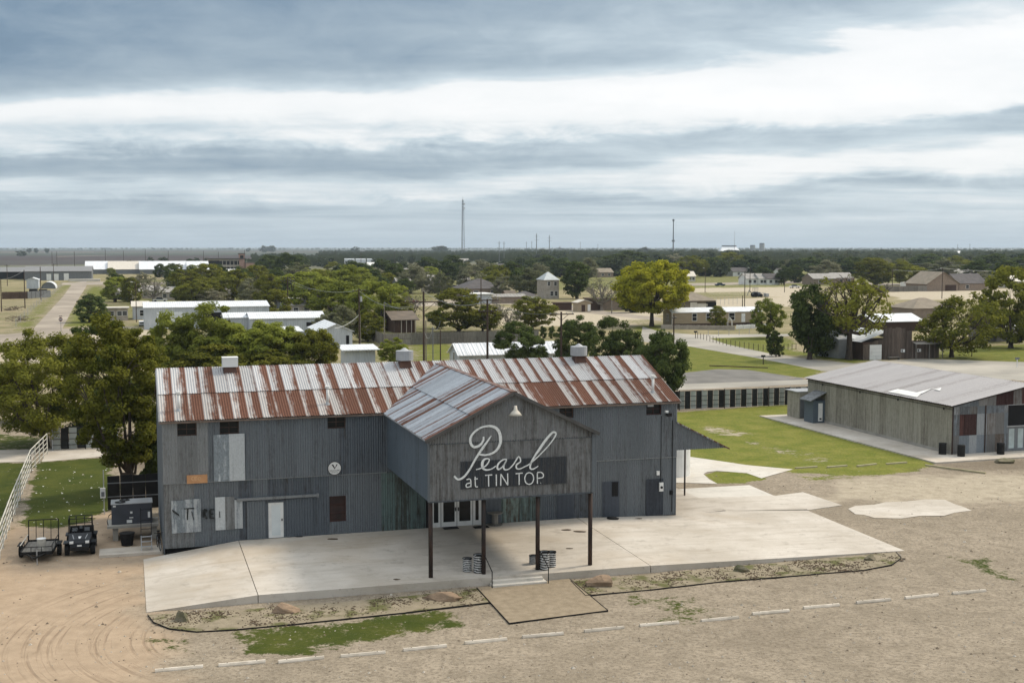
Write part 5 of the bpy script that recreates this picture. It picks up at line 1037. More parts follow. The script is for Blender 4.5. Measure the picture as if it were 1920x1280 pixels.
plant_tree('low_shrub', 'dark low shrub filling the gap between leaning elm and hall wall', 284, 915, 735, 84, proto(7, 5, 1.8, .04, 60, 150, .18, 'dark', clump=.3, stems=3), None, cat='shrub')
plant_tree('elm_tree', 'olive elm behind the left edge elm near the crossing', 30, 790, 676, 120, proto(9, 8, 3.4, .12, 110, 260, .15, 'olive', lump=.35, clump=.22), NR)
plant_tree('elm_tree', 'olive elm behind the leaning one, topping the left trees', 245, 770, 612, 120, proto(10, 9, 3.6, .12, 110, 260, .15, 'olive', lump=.35, clump=.22), NR)
# middle distance
MP = {'olive': [proto(60 + k, 8, 4.2, .12, 100, 110, .29, 'olive', lump=.5, clump=.2) for k in range(2)], 'dark': [proto(64 + k, 8, 4, .08, 100, 115, .29, 'dark', lump=.45, clump=.21) for k in range(3)],
      'lime': [proto(68 + k, 8, 4.2, .06, 110, 105, .29, 'lime', lump=.5, clump=.19, stems=3, aspect=2.6, droop=-.2) for k in range(2)], 'grey': [proto(72 + k, 8, 4.2, .10, 95, 90, .27, 'grey', lump=.5, clump=.2, bark=m_bark_g) for k in range(2)],
      'bare': [proto(76 + k, 8, 4.2, .16, 30, 18, .3, 'grey', bark=m_bark_g, bare=7, limbs=4) for k in range(2)], 'yellow': [proto(80, 12, 7.6, .24, 260, 120, .34, 'yellow', lump=.22, clump=.13, shell=.55, limbs=16, trunk=.03)],
      'half': [proto(82, 11, 6.5, .30, 80, 42, .30, 'olive', lump=.7, clump=.15, bare=9, limbs=12, trunk=.03, droop=.3), proto(83, 8, 5.2, .16, 130, 52, .28, 'olive', lump=.6, clump=.15, bare=5, limbs=12, trunk=.03, droop=.5)],
      'cone': [proto(84, 2, .7, .03, 26, 50, .16, 'dark', cone=.6, clump=.35)]}
cnt = {}
def mid(name, kind, u, vb, vt, w, lb, group=None, i=None):
    cnt[kind] = cnt.get(kind, 0) + 1; return plant_tree(name, lb, u, vb, vt, w, MP[kind][(cnt[kind] if i is None else i) % len(MP[kind])], group)
mid('cottonwood_tree', 'yellow', 1222, 612, 484, 162, 'great round yellow autumn tree beside the tan mobile home', i=0)
for a in (('dead_limbed_tree', 'half', 1592, 674, 505, 205, 'half bare tree with long dead limbs before the plank barn', None, 0), ('spreading_tree', 'half', 1784, 670, 553, 165, 'wide spreading tree on the lawn right of the plank barn', None, 1), ('leafy_tree', 'dark', 1518, 674, 528, 120, 'dense dark tree left of the plank barn', None, 0),
          ('leafy_tree', 'dark', 1560, 668, 590, 80, 'dark undergrowth tree against the left wall of the plank barn', None, 1), ('willow_tree', 'lime', 1438, 634, 562, 66, 'yellow green willow at the right end of the mobile home', None, 0), ('leafy_tree', 'olive', 1895, 652, 514, 120, 'tall leafy tree at the right edge', None, 0), ('leafy_tree', 'olive', 1852, 640, 560, 80, 'smaller leafy tree beside the tall one at the right edge', None, 1), ('young_tree', 'olive', 1347, 616, 577, 36, 'young dark tree in front of the mobile home windows', None, 0), ('leafy_tree', 'dark', 1455, 668, 620, 36, 'dark bush by the mobile home fence end', None, 2),
          ('round_tree', 'dark', 168, 604, 551, 66, 'round dark tree standing alone by the road corner', None, 2), ('bare_tree', 'bare', 918, 620, 552, 80, 'bare leafless tree left of the utility pole on pale ground', None, 0), ('bare_tree', 'bare', 958, 622, 570, 60, 'second bare tree right of the utility pole on pale ground', None, 1), ('young_tree', 'olive', 998, 618, 556, 84, 'airy olive tree on the pale ground before the shed', None, 1),
          ('bare_tree', 'bare', 775, 600, 540, 56, 'bare brown tree before the sandy street', None, 0), ('grey_tree', 'bare', 1128, 582, 512, 84, 'pale grey leafless tree between the dark tree and the yellow one', None, 1), ('leafy_tree', 'dark', 1082, 560, 488, 76, 'tall dark tree beside the two storey house', None, 0), ('leafy_tree', 'dark', 1183, 586, 545, 56, 'small dark tree under the yellow crown', None, 1), ('leafy_tree', 'grey', 995, 556, 500, 76, 'grey green tree left of the two storey house', None, 0), ('leafy_tree', 'grey', 830, 556, 504, 36, 'small round tree on the lawn before the grey hip roof', None, 1),
          ('leafy_tree', 'olive', 860, 622, 548, 100, 'olive tree behind the grey board fence', None, 0), ('leafy_tree', 'olive', 905, 622, 572, 70, 'low olive tree at the right of the board fence', None, 1), ('leafy_tree', 'dark', 820, 616, 580, 60, 'dark bush by the brown house', None, 0)): mid(*a[:6], a[6], a[7], a[8])
for k, u in enumerate((1018, 1035, 1051, 1067)): mid('juniper', 'cone', u, 634, 608, 17, ORD[k] + ' of four clipped dark junipers behind the low white shed, from the left', 'clipped junipers')
LT = [('dark', 222, 560, 512, 50), ('bare', 288, 566, 512, 74), ('dark', 322, 540, 492, 44), ('grey', 262, 548, 508, 44), ('olive', 350, 560, 506, 74), ('lime', 342, 568, 536, 46), ('olive', 392, 556, 500, 74), ('dark', 300, 520, 494, 28), ('olive', 430, 566, 506, 84), ('dark', 455, 556, 500, 50), ('grey', 470, 572, 520, 66), ('dark', 412, 524, 494, 40), ('dark', 505, 520, 478, 60), ('dark', 540, 524, 474, 60), ('olive', 500, 578, 520, 60), ('grey', 556, 540, 490, 70),
      ('lime', 580, 590, 505, 120), ('lime', 640, 612, 530, 130), ('lime', 705, 618, 522, 110), ('lime', 655, 570, 500, 110), ('olive', 610, 570, 506, 90), ('dark', 690, 548, 496, 80), ('grey', 640, 640, 570, 90), ('olive', 690, 640, 590, 60), ('grey', 610, 636, 580, 50), ('dark', 740, 540, 494, 60), ('grey', 770, 550, 498, 72), ('dark', 720, 524, 486, 60), ('grey', 880, 546, 490, 66), ('olive', 930, 540, 498, 60), ('dark', 800, 520, 480, 66), ('dark', 850, 516, 478, 60), ('grey', 905, 524, 486, 60), ('dark', 560, 506, 478, 40), ('olive', 245, 570, 525, 40), ('grey', 400, 570, 540, 60), ('dark', 640, 520, 494, 50), ('dark', 960, 532, 490, 60),
      ('dark', 1050, 520, 484, 60), ('grey', 1010, 530, 492, 50), ('dark', 1150, 512, 476, 70), ('olive', 1300, 520, 480, 60), ('dark', 1340, 518, 482, 60), ('grey', 1270, 512, 474, 60), ('dark', 1430, 530, 500, 44), ('dark', 1470, 534, 498, 40), ('dark', 1490, 530, 496, 40), ('grey', 1550, 530, 486, 70), ('olive', 1640, 536, 488, 80), ('olive', 1700, 534, 490, 80), ('grey', 1760, 524, 482, 70), ('dark', 1830, 530, 488, 60), ('dark', 1885, 532, 486, 70), ('grey', 1845, 540, 506, 50), ('dark', 1600, 520, 482, 70), ('olive', 520, 600, 548, 60), ('grey', 470, 600, 560, 50), ('olive', 740, 612, 560, 70), ('grey', 780, 535, 492, 60), ('dark', 835, 530, 488, 56), ('grey', 940, 556, 512, 44), ('dark', 975, 548, 500, 60), ('dark', 1025, 512, 478, 60), ('grey', 1100, 524, 482, 60), ('dark', 1180, 506, 470, 80), ('olive', 1365, 508, 476, 60), ('dark', 1520, 516, 480, 70), ('grey', 1660, 524, 484, 60), ('dark', 1740, 510, 476, 80), ('olive', 1800, 516, 480, 60), ('dark', 1860, 514, 476, 80), ('dark', 1915, 520, 478, 60), ('dark', 330, 552, 506, 50), ('grey', 375, 545, 504, 50), ('olive', 480, 548, 502, 60), ('lime', 600, 556, 506, 80), ('lime', 740, 590, 534, 70), ('dark', 668, 530, 490, 70), ('grey', 815, 550, 512, 44), ('dark', 520, 548, 500, 44)]
rx = random.Random(31)
for _ in range(46):
    u_r = rx.uniform(200, 955); vb_r = rx.uniform(512, 572) if u_r < 760 else rx.uniform(508, 548); kd_r = rx.choice(('olive', 'dark', 'grey', 'lime', 'olive', 'dark')); hp = rx.uniform(5, 8.5) / ppm(vb_r); LT.append((kd_r, round(u_r), round(vb_r), round(vb_r - hp), round(hp * rx.uniform(1.0, 1.5))))
for _ in range(26):
    u_r = rx.uniform(960, 1920); vb_r = rx.uniform(500, 522); kd_r = rx.choice(('olive', 'dark', 'grey', 'dark')); hp = rx.uniform(7, 11) / ppm(vb_r); LT.append((kd_r, round(u_r), round(vb_r), round(vb_r - hp), round(hp * rx.uniform(1.0, 1.5))))
def where(u, vb):
    ref = [(60, 'the grey warehouse'), (170, 'the road end'), (290, 'the white metal building'), (430, 'the pale motel'), (545, 'the crossarm pole'), (640, 'the freight cars'), (720, 'the leaning service pole'), (800, 'the brown house'), (868, 'the lattice mast'), (945, 'the grey hip roof'), (1032, 'the two storey house'), (1120, 'the pale leafless tree'), (1262, 'the thin monopole mast'), (1340, 'the open sandy ground'), (1412, 'the twin silos'), (1520, 'the far pond'), (1600, 'the dead limbs'), (1710, 'the white truck'), (1770, 'the brown gabled house'), (1820, 'the white camper'), (1900, 'the right edge')]
    return min(ref, key=lambda r: abs(r[0] - u))[1]
NAMEK = {'dark': 'dark green', 'bare': 'bare grey', 'grey': 'grey green', 'olive': 'olive', 'lime': 'yellow green'}
SEEN = {}
for k, (kd, u, vb, vt, w) in enumerate(LT):
    size = 'large' if w > 85 else ('small' if w < 50 else 'medium'); side = 'left of' if u < min((60, 170, 290, 430, 545, 640, 720, 800, 868, 945, 1032, 1120, 1262, 1340, 1412, 1520, 1600, 1710, 1770, 1820, 1900), key=lambda r: abs(r - u)) else 'right of'
    row = 'nearer' if vb > 560 else ('middle' if vb > 528 else 'farther')
    lb = '%s %s tree in %s row %s %s' % (size, NAMEK[kd], row, side, where(u, vb)); SEEN[lb] = SEEN.get(lb, 0) + 1
    if SEEN[lb] > 1: lb = lb.replace(size + ' ', size + ' ' + ('leafy ', 'bushy ', 'ragged ', 'rounded ', 'spreading ')[(SEEN[lb] - 2) % 5])
    mid('town_tree', kd, u, vb, vt, w, lb, 'trees among the houses')
# far trees of the belt: light meshes, shared
FP = []
for k in range(6):
    t, c, h, r, _l, _n = proto(90 + k, 8, 4.6, .06, 26, 24, 1.0, 'far', lump=.35, clump=.36, limbs=3); FP.append(joined(t, c, 'far_tree'))
rf = random.Random(5); far = []
def belt(n, u0, u1, v0, v1, hmin, hmax, wide=1.0):
    for _ in range(n):
        far.append((rf.uniform(u0, u1), v0 + (v1 - v0) * rf.random() ** 1.3, rf.uniform(hmin, hmax), rf.uniform(.9, 1.5) * wide))
belt(130, 960, 1930, 490, 520, 8, 13, 1.1); belt(70, 960, 1930, 482, 492, 10, 14, 1.3); belt(45, 560, 960, 484, 520, 5.5, 9); belt(22, 700, 960, 474, 484, 6, 9, 1.2); belt(14, 200, 560, 495, 520, 5, 8)
far += [(40, 480, 11, 1.6), (495, 473, 22, 1.2), (508, 472.5, 26, 1.3), (667, 474, 18, 1.4), (825, 474, 24, 2.2), (830, 475, 18, 1.5), (55, 474, 14, 1), (68, 474, 14, 1), (88, 474, 15, 1), (465, 472, 14, 1.2), (1050, 470, 15, 2), (1210, 478, 17, 1.8), (1225, 479, 13, 1.5)]
for u, v, h, w in far:
    p = at(u, v); o = link('far_tree', FP[rf.randrange(6)], None, p, (0, 0, rf.uniform(0, 6.28)), (h / 8 * w, h / 8 * w, h / 8))
    lone = v < 475.5
    z = 'lone dark tree on the plain' if lone else 'hazy dark tree in the distant belt of trees'
    tag(o, '%s, nearest %s' % (z, where(u, v)), 'tree', 'far trees by ' + where(u, v))
# the wooded country beyond, too far to count
cs = []; rd = []
for n, u0, u1, v0, v1, r0, r1, ex in ((2600, 950, 1970, 469, 492, 4, 7, 1.0), (900, 600, 960, 474, 492, 3, 5.5, 1.2), (500, 950, 1970, 490, 506, 3.5, 5.5, 1.0), (700, -60, 1970, 466.3, 468.5, 4, 8, 1.0), (160, 470, 640, 484, 500, 3, 5, 1)):
    for _ in range(n):
        x, y, _z = at(rf.uniform(u0, u1), v0 + (v1 - v0) * rf.random() ** ex); r_ = rf.uniform(r0, r1); cs.append((x, y, r_ * .85)); rd.append(r_)
tag(link('far_woodland', leaf_mesh('far_woodland', cs, rd, 22, 3.2, np.random.default_rng(8), LM['far'], 1.4)), 'hazy blue wooded country along the horizon', 'woodland', None, 'stuff')
# ------------------------------------------------------------------ the town behind
def span(u0, v0, u1):
    """metres along the street grid from the ground point (u0, v0) until column u1"""
    p = at(u0, v0); a, b = 0.0, 400.0
    for _ in range(50):
        m_ = (a + b) / 2; x, y = p[0] + m_ * CA, p[1] + m_ * SA; u = 960 + FPX * x / (y * CP + CAM_H * SP)
        if u < u1: a = m_
        else: b = m_
    return a
m_roof_g = M('grey_shingle', (.11, .10, .10), (.075, .07, .07), sc=.6, rough=.9); m_roof_b = M('brown_shingle', (.17, .135, .105), (.12, .10, .08), sc=.6, rough=.9); m_roof_p = M('pale_shingle', (.34, .32, .30), (.27, .26, .24), sc=.6, rough=.9); m_roof_t = M('tan_shingle', (.26, .22, .17), (.2, .17, .13), sc=.6, rough=.9)
m_brick = M('tan_brick', (.27, .21, .165), (.21, .165, .13), sc=2, rough=.9); m_tan = M('tan_siding', (.36, .29, .20), (.31, .25, .17), sc=.5, stretch=(1, 1, 6), rough=.8); m_stone = M('pale_stone', (.42, .37, .32), (.3, .27, .23), sc=1.2, rough=.9); m_pink = M('pink_stucco', (.42, .27, .22), (.36, .23, .19), rough=.9)
def house(name, label, cat, u0, v0, u1, depth, h, roof='gable', rise=1.2, wm=None, rm=None, wins=(), over=.35, left=(), group=None, flat_t=.25, ribs=0, front=True):
    """house on the street grid; roof: gable (ridge along the front), tgable (gable faces front), hip, flat, shed. wins: (x fraction, width, z0, z1, kind)"""
    w = span(u0, v0, u1); p = at(u0, v0); o = empty(name, label, cat, p, ANG, group); wm = wm or m_white_wall; rm = rm or m_white_metal
    b = MB(); d = depth; b.box(0, w, 0, d, -.1, h)
    if roof == 'gable':
        b.add([(0, 0, h), (0, d, h), (0, d / 2, h + rise)], [(0, 2, 1)]).add([(w, 0, h), (w, d, h), (w, d / 2, h + rise)], [(0, 1, 2)])
    if roof == 'tgable': b.add([(0, 0, h), (w, 0, h), (w / 2, 0, h + rise)], [(0, 1, 2)]).add([(0, d, h), (w, d, h), (w / 2, d, h + rise)], [(0, 2, 1)])
    b.build('wall', wm, o); k = over; r = MB(); th = .12
    def slab(a, bq, c, e): n = [a, bq, c, e]; r.add(n + [(x, y, z - th) for x, y, z in n], [(0, 1, 2, 3), (7, 6, 5, 4), (0, 4, 5, 1), (1, 5, 6, 2), (2, 6, 7, 3), (3, 7, 4, 0)])
    dz = rise / (d / 2) * k if roof in ('gable', 'hip') else rise / (w / 2) * k; z0 = h + th + .02
    if roof == 'gable':
        slab((-k, -k, z0 - dz), (w + k, -k, z0 - dz), (w + k, d / 2, z0 + rise), (-k, d / 2, z0 + rise)); slab((-k, d / 2, z0 + rise), (w + k, d / 2, z0 + rise), (w + k, d + k, z0 - dz), (-k, d + k, z0 - dz))
    elif roof == 'tgable':
        slab((-k, -k, z0 - dz), (w / 2, -k, z0 + rise), (w / 2, d + k, z0 + rise), (-k, d + k, z0 - dz)); slab((w / 2, -k, z0 + rise), (w + k, -k, z0 - dz), (w + k, d + k, z0 - dz), (w / 2, d + k, z0 + rise))
    elif roof == 'hip':
        q = min(d / 2, w / 2.2); a = [(-k, -k, z0 - dz), (w + k, -k, z0 - dz), (w + k, d + k, z0 - dz), (-k, d + k, z0 - dz), (q, d / 2, z0 + rise), (w - q, d / 2, z0 + rise)]
        r.add(a, [(0, 1, 5, 4), (1, 2, 5), (2, 3, 4, 5), (3, 0, 4), (3, 2, 1, 0)])
    elif roof == 'shed': slab((-k, -k, h + .12), (w + k, -k, h + .12), (w + k, d + k, h + rise), (-k, d + k, h + rise))
    else: r.box(-k, w + k, -k, d + k, h, h + flat_t)
    ro = r.build('roof', rm, o)
    if ribs:
        n = int(w / ribs)
        for i in range(n + 1):
            x = w * i / n; MB().bar((x, -k, z0 - dz + .03), (x, d / 2, z0 + rise + .03), .08, .06).build('roof_rib', rm, ro)
    for fx, ww, a, c, kd in wins:
        x = fx * w; mt = {'w': m_glass, 'd': m_white, 'g': m_white_metal, 'k': m_dark, 'b': m_wood_b, 'p': m_cream}[kd]
        if kd == 'w':
            f = MB().box(x - ww / 2 - .1, x + ww / 2 + .1, -.06, -.004, a - .1, c + .1).build('window', m_white, o); MB().box(x - ww / 2, x + ww / 2, -.075, -.061, a, c).build('pane', mt, f)
            MB().box(x - ww / 2, x + ww / 2, -.09, -.076, (a + c) / 2 - .03, (a + c) / 2 + .03).build('sash', m_white, f)
        else:
            f = MB().box(x - ww / 2, x + ww / 2, -.05, -.004, a, c).build('door', mt, o)
            if kd in 'dg': MB().box(x + ww / 2 - .2, x + ww / 2 - .1, -.09, -.051, a + 1.0, a + 1.1).build('handle', m_black, f)
    for ty, ww, a, c in left: f = MB().box(-.06, -.004, ty - ww / 2 - .1, ty + ww / 2 + .1, a - .1, c + .1).build('window', m_white, o); MB().box(-.075, -.061, ty - ww / 2, ty + ww / 2, a, c).build('pane', m_glass, f)
    return o, w
# --- left and centre
house('metal_building', 'long white metal building with low roof behind the lime shrubs', 'building', 271, 618, 505, 13, 4.5, 'gable', .9, ribs=0, wins=((.20, 5.2, 0, 3.6, 'g'), (.55, 4.6, 0, 3.4, 'k')), over=.2)
house('metal_building', 'white lean-to building with dark open bay at the right of the long white one', 'building', 421, 628, 506, 7, 3.3, 'gable', .8, wins=((.07, 1.2, 0, 2.9, 'k'),), over=.2)
house('metal_building', 'white metal building with small dark window and low gable, left of the service pole', 'building', 470, 630, 609, 9, 3.3, 'gable', 1.0, wins=((.80, 1.4, 1.7, 2.5, 'k'),), over=.25, ribs=0)
house('metal_building', 'white gabled shop with dark window facing the yard', 'building', 600, 654, 661, 13, 2.9, 'tgable', 1.2, wins=((.12, 1.3, .9, 2.0, 'k'), (.85, .5, .2, 2.2, 'k')), over=.3)
house('carport', 'flat white roofed carport beside the gabled white shop', 'carport', 492, 650, 566, 7, 2.5, 'shed', .5, wins=((.3, 3, 0, 2.2, 'k'), (.75, 3, 0, 2.2, 'k')))
house('lean_shed', 'small open lean-to shed with dented white roof behind the hall ridge', 'shed', 648, 690, 704, 4.2, 2.5, 'shed', .5, over=.6, wins=())
house('cottage', 'little white cottage at the left end of the long white building', 'house', 249, 599, 278, 7, 3.1, 'gable', 1.0, rm=m_cream, wins=((.6, .9, .9, 2.2, 'w'),))
house('trailer_house', 'small pale trailer house with flat roof beside the round dark tree', 'house', 201, 601, 240, 5, 2.8, 'flat', 0, wm=m_stone, rm=m_cream, wins=((.2, 1.2, 1.2, 2.1, 'w'), (.6, 1.0, 1.2, 2.1, 'w'), (.85, 1, 1.2, 2.1, 'w')))
house('hut', 'olive drab hut on the grass right of the road end', 'hut', 194, 556, 210, 5, 2.6, 'flat', 0, wm=M('olive_paint', (.12, .13, .085)), rm=m_roof_t)
for k, (a, b, c, d_) in enumerate(((210, 562, 250, 'low tan house among the grey trees left of the white building'), (262, 560, 300, 'low pale house under the bare grey tree'), (300, 563, 330, 'low house with white eave beneath the grey tree'))): house('bungalow', d_, 'house', a, b, c, 8, 2.6, 'gable', 1.6, wm=m_stone, rm=m_roof_p, wins=((.3, 1.2, .9, 2.0, 'w'), (.7, 1.2, .9, 2.0, 'w')), group='bungalows at left')
for k, (a, b, c, d_) in enumerate(((388, 556, 402, 'tiny white roofed porch by the grey pole'), (518, 562, 545, 'pale gabled house behind the crossarm pole'), (520, 578, 556, 'grey flat roofed house below the crossarm pole'), (540, 592, 590, 'grey house with pale gable left of the lime trees'), (505, 548, 530, 'low white roof house left of the crossarm pole'), (410, 566, 440, 'white fronted house behind the dark trees'))): house('bungalow', d_, 'house', a, b, c, 7, 2.6, 'gable' if k % 2 else 'flat', 1.5, wm=m_stone if k % 2 else m_grey, rm=(m_roof_p, m_roof_g, m_cream)[k % 3], wins=((.3, 1.2, .9, 2.0, 'w'), (.7, 1.2, .9, 2.0, 'w')), group='houses behind the white buildings')
o, w = house('brown_house', 'dark brown house with tan sloping roof behind the board fence', 'house', 740, 624, 778, 11, 2.7, 'gable', 1.3, wm=m_wood_b, rm=m_roof_b, over=.8)
for f in (.3, .55, .8, 1.0): MB().box(f * w - .07, f * w + .07, -.7, -.56, 0, 2.6).build('porch_post', m_stone, o)
house('white_shed', 'low white ribbed metal shed right behind the canopy ridge', 'shed', 861, 694, 1052, 5.4, 2.1, 'gable', 1.35, over=.3, left=((2.7, .5, 1.2, 2.3),), ribs=.62)
house('hip_house', 'large house with dark grey hip roof behind the sandy street', 'house', 868, 556, 950, 15, 2.7, 'hip', 3.2, wm=m_brick, rm=m_roof_g, wins=((.3, 1.6, .8, 2.0, 'w'), (.7, 2.0, .8, 2.0, 'w')))
house('white_garage', 'white garage with flat white roof left of the striped roof shed', 'garage', 882, 570, 922, 9, 2.9, 'flat', 0, wm=m_white_wall, rm=m_white, over=.6)
house('striped_shed', 'long low tan shed with striped metal roof beside the white garage', 'shed', 922, 569, 985, 5, 2.0, 'gable', .7, wm=m_brick, rm=m_roof_p, ribs=1.0)
house('two_storey_house', 'narrow two storey stone house with pale hip roof beside the tall dark tree', 'house', 1021, 560, 1048, 8, 6.3, 'hip', 2.4, wm=m_stone, rm=M('pale_metal_roof', (.50, .53, .53), rough=.5), wins=((.3, .9, 4.4, 5.6, 'w'), (.5, 1.0, 1.0, 2.4, 'w'), (.8, .9, 1.0, 2.4, 'w'), (.75, .9, 4.4, 5.6, 'w')))
house('white_wall_shed', 'long white walled shed left of the two storey house', 'shed', 969, 566, 1008, 6, 1.9, 'hip', 1.2, wm=m_white, rm=m_roof_g, wins=((.2, .5, .1, .6, 'k'),)); house('brown_shed', 'small brown roofed shed left of the white walled one', 'shed', 950, 566, 967, 5, 2.2, 'gable', 1.2, wm=m_brick, rm=m_roof_b)
house('garden_shed', 'small tan gabled shed with pale roof before the long brown building', 'shed', 1084, 585, 1108, 4.0, 2.5, 'tgable', .6, wm=m_tan, rm=m_cream, wins=((.4, 1.0, .1, 1.9, 'b'), (.85, .8, .2, 2.0, 'd')))
house('plank_bunkhouse', 'long brown board building behind the small tan shed', 'building', 1110, 582, 1192, 6, 3.0, 'flat', 0, wm=m_brick, rm=m_wood_b, wins=((.08, 3.0, .1, 2.6, 'b'),))
house('dark_fence_shed', 'dark board shed left of the small tan one', 'shed', 1043, 582, 1072, 3, 1.9, 'flat', 0, wm=m_wood_b, rm=m_wood_b)
house('hip_barn', 'open sided shed with tan hip roof behind the mobile home', 'shed', 1284, 582, 1342, 9, 2.6, 'hip', 1.9, wm=M('dark_tan', (.16, .13, .095)), rm=m_roof_t, wins=((.28, 2.0, .2, 2.2, 'p'), (.55, 3.5, .4, 1.8, 'p'), (.85, 3.0, .1, 2.2, 'k')))
o, w = house('mobile_home', 'long tan mobile home with white metal roof behind picket fencing', 'mobile home', 1260, 612, 1428, 4.8, 2.95, 'gable', .85, wm=m_tan, rm=m_white_metal, wins=((.245, 1.0, 1.2, 2.7, 'w'), (.40, 1.0, 1.2, 2.7, 'w'), (.66, 1.3, 1.2, 2.7, 'w'), (.79, .9, .7, 2.6, 'd')), left=((2.4, 1.0, 1.2, 2.6),), over=.15)
MB().box(-.02, w + .02, -.05, -.01, -.05, .55).build('skirting', m_wood_b, o); MB().box(-.1, .02, -.1, .0, 0, 2.9).build('corner_board', m_white, o)
dk = MB().box(.82 * w, .98 * w, -2.4, -.06, .5, .6).build('deck', m_wood_b, o)
for k in range(6): MB().box(.82 * w + k * .55, .82 * w + k * .55 + .06, -2.4, -2.34, .6, 1.5).build('baluster', m_wood_b, dk)
# --- plank barn
pb = at(1618, 675); pbw = span(1618, 675, 1708); pbt = span(1618, 675, 1760)
PBN = empty('plank_barn', 'old brown plank barn with stepped false front and white garage door', 'barn', pb, ANG)
m_wood_o = M('old_plank', (.135, .105, .085), (.075, .058, .048), sc=2, stretch=(6, 6, .4), rough=.95, rv=.35)
rp_ = random.Random(4); x = 0.0; k_ = 0
while x < pbt - .05:
    f = x / pbw
    h = (2.4 + .25 * int(x / .8) if x < 3.2 else (4.75 + (.12 if int(x / .8) % 2 else 0))) if f < .86 else (4.3 if f < 1 else (2.75 if x < pbt * .85 else 3.0)); wd = rp_.uniform(.24, .34); h += rp_.uniform(-.05, .05)
    z0 = 2.35 if 1.0 < x < 3.3 else 0
    if h - z0 > .1: MB().box(x + .008, min(x + wd, pbt), -.03 - .015 * (k_ % 2), .02 - .015 * (k_ % 2), z0, h).build('plank', m_wood_o, PBN)
    x += wd; k_ += 1
gd = MB().box(1.05, 3.25, .0, .05, 0, 2.3).build('garage_door', m_white, PBN)
for z in (.57, 1.15, 1.72): MB().box(1.06, 3.24, -.012, .0, z, z + .025).build('door_seam', m_lgrey, gd)
MB().box(0, pbw, .06, 8, -.05, 2.7).build('barn_body', m_wood_b, PBN); MB().box(pbw, pbt, .06, 5, -.05, 2.4).build('side_body', m_wood_b, PBN)
MB().add([(-.3, .1, 2.75), (pbw * .55, .1, 4.4), (pbw * .55, 8.2, 4.4), (-.3, 8.2, 2.75), (pbw, .1, 2.8), (pbw, 8.2, 2.8)], [(0, 1, 2, 3), (1, 4, 5, 2)]).build('tin_roof', m_white_metal, PBN)
MB().add([(pbw + .1, -1.2, 2.3), (pbt + .2, -1.2, 2.3), (pbt + .2, .1, 2.6), (pbw + .1, .1, 2.6)], [(0, 1, 2, 3)]).build('porch_roof', m_wood_g, PBN)
for f in (0.02, .5, .98): MB().box(pbw + (pbt - pbw) * f - .05, pbw + (pbt - pbw) * f + .05, -1.15, -1.05, 0, 2.32).build('porch_post', m_wood_g, PBN)
for x0 in (pbw * .78, pbw * 1.12): wf = MB().box(x0, x0 + .7, -.09, -.05, 1.05, 1.5).build('window_box', m_white, PBN); MB().box(x0 + .1, x0 + .3, -.10, -.091, 1.12, 1.42).build('pane', m_dark, wf)
bt = tag(MB().box(0, 2.0, -.6, 0, .35, .45).box(.1, .2, -.5, -.1, 0, .35).box(1.8, 1.9, -.5, -.1, 0, .35).build('wooden_bench', m_wood_g, None, loc_=(*wor(pbw * .45, -.6, pb), 0), rot=(0, 0, ANG)), 'long low bench in front of the plank barn', 'bench')
house('tin_shed', 'grey tin shed with bright roof joined to the left of the plank barn', 'shed', 1572, 672, 1616, 7, 3.0, 'gable', 1.0, wm=m_lgrey, rm=m_white_metal)
house('long_shed', 'long white roofed shed behind the plank barn', 'shed', 1640, 622, 1730, 9, 2.0, 'gable', 1.3, wm=m_wood_b, rm=m_white_metal)
house('right_shed', 'white roofed shed behind the tall tree at the right edge', 'shed', 1868, 640, 1990, 8, 2.4, 'gable', 1.6, wm=m_wood_g, rm=m_white_metal)
house('hip_cabin', 'tan hip roofed cabin behind the spreading tree', 'house', 1712, 598, 1790, 10, 2.5, 'hip', 2.2, wm=m_brick, rm=m_roof_t)
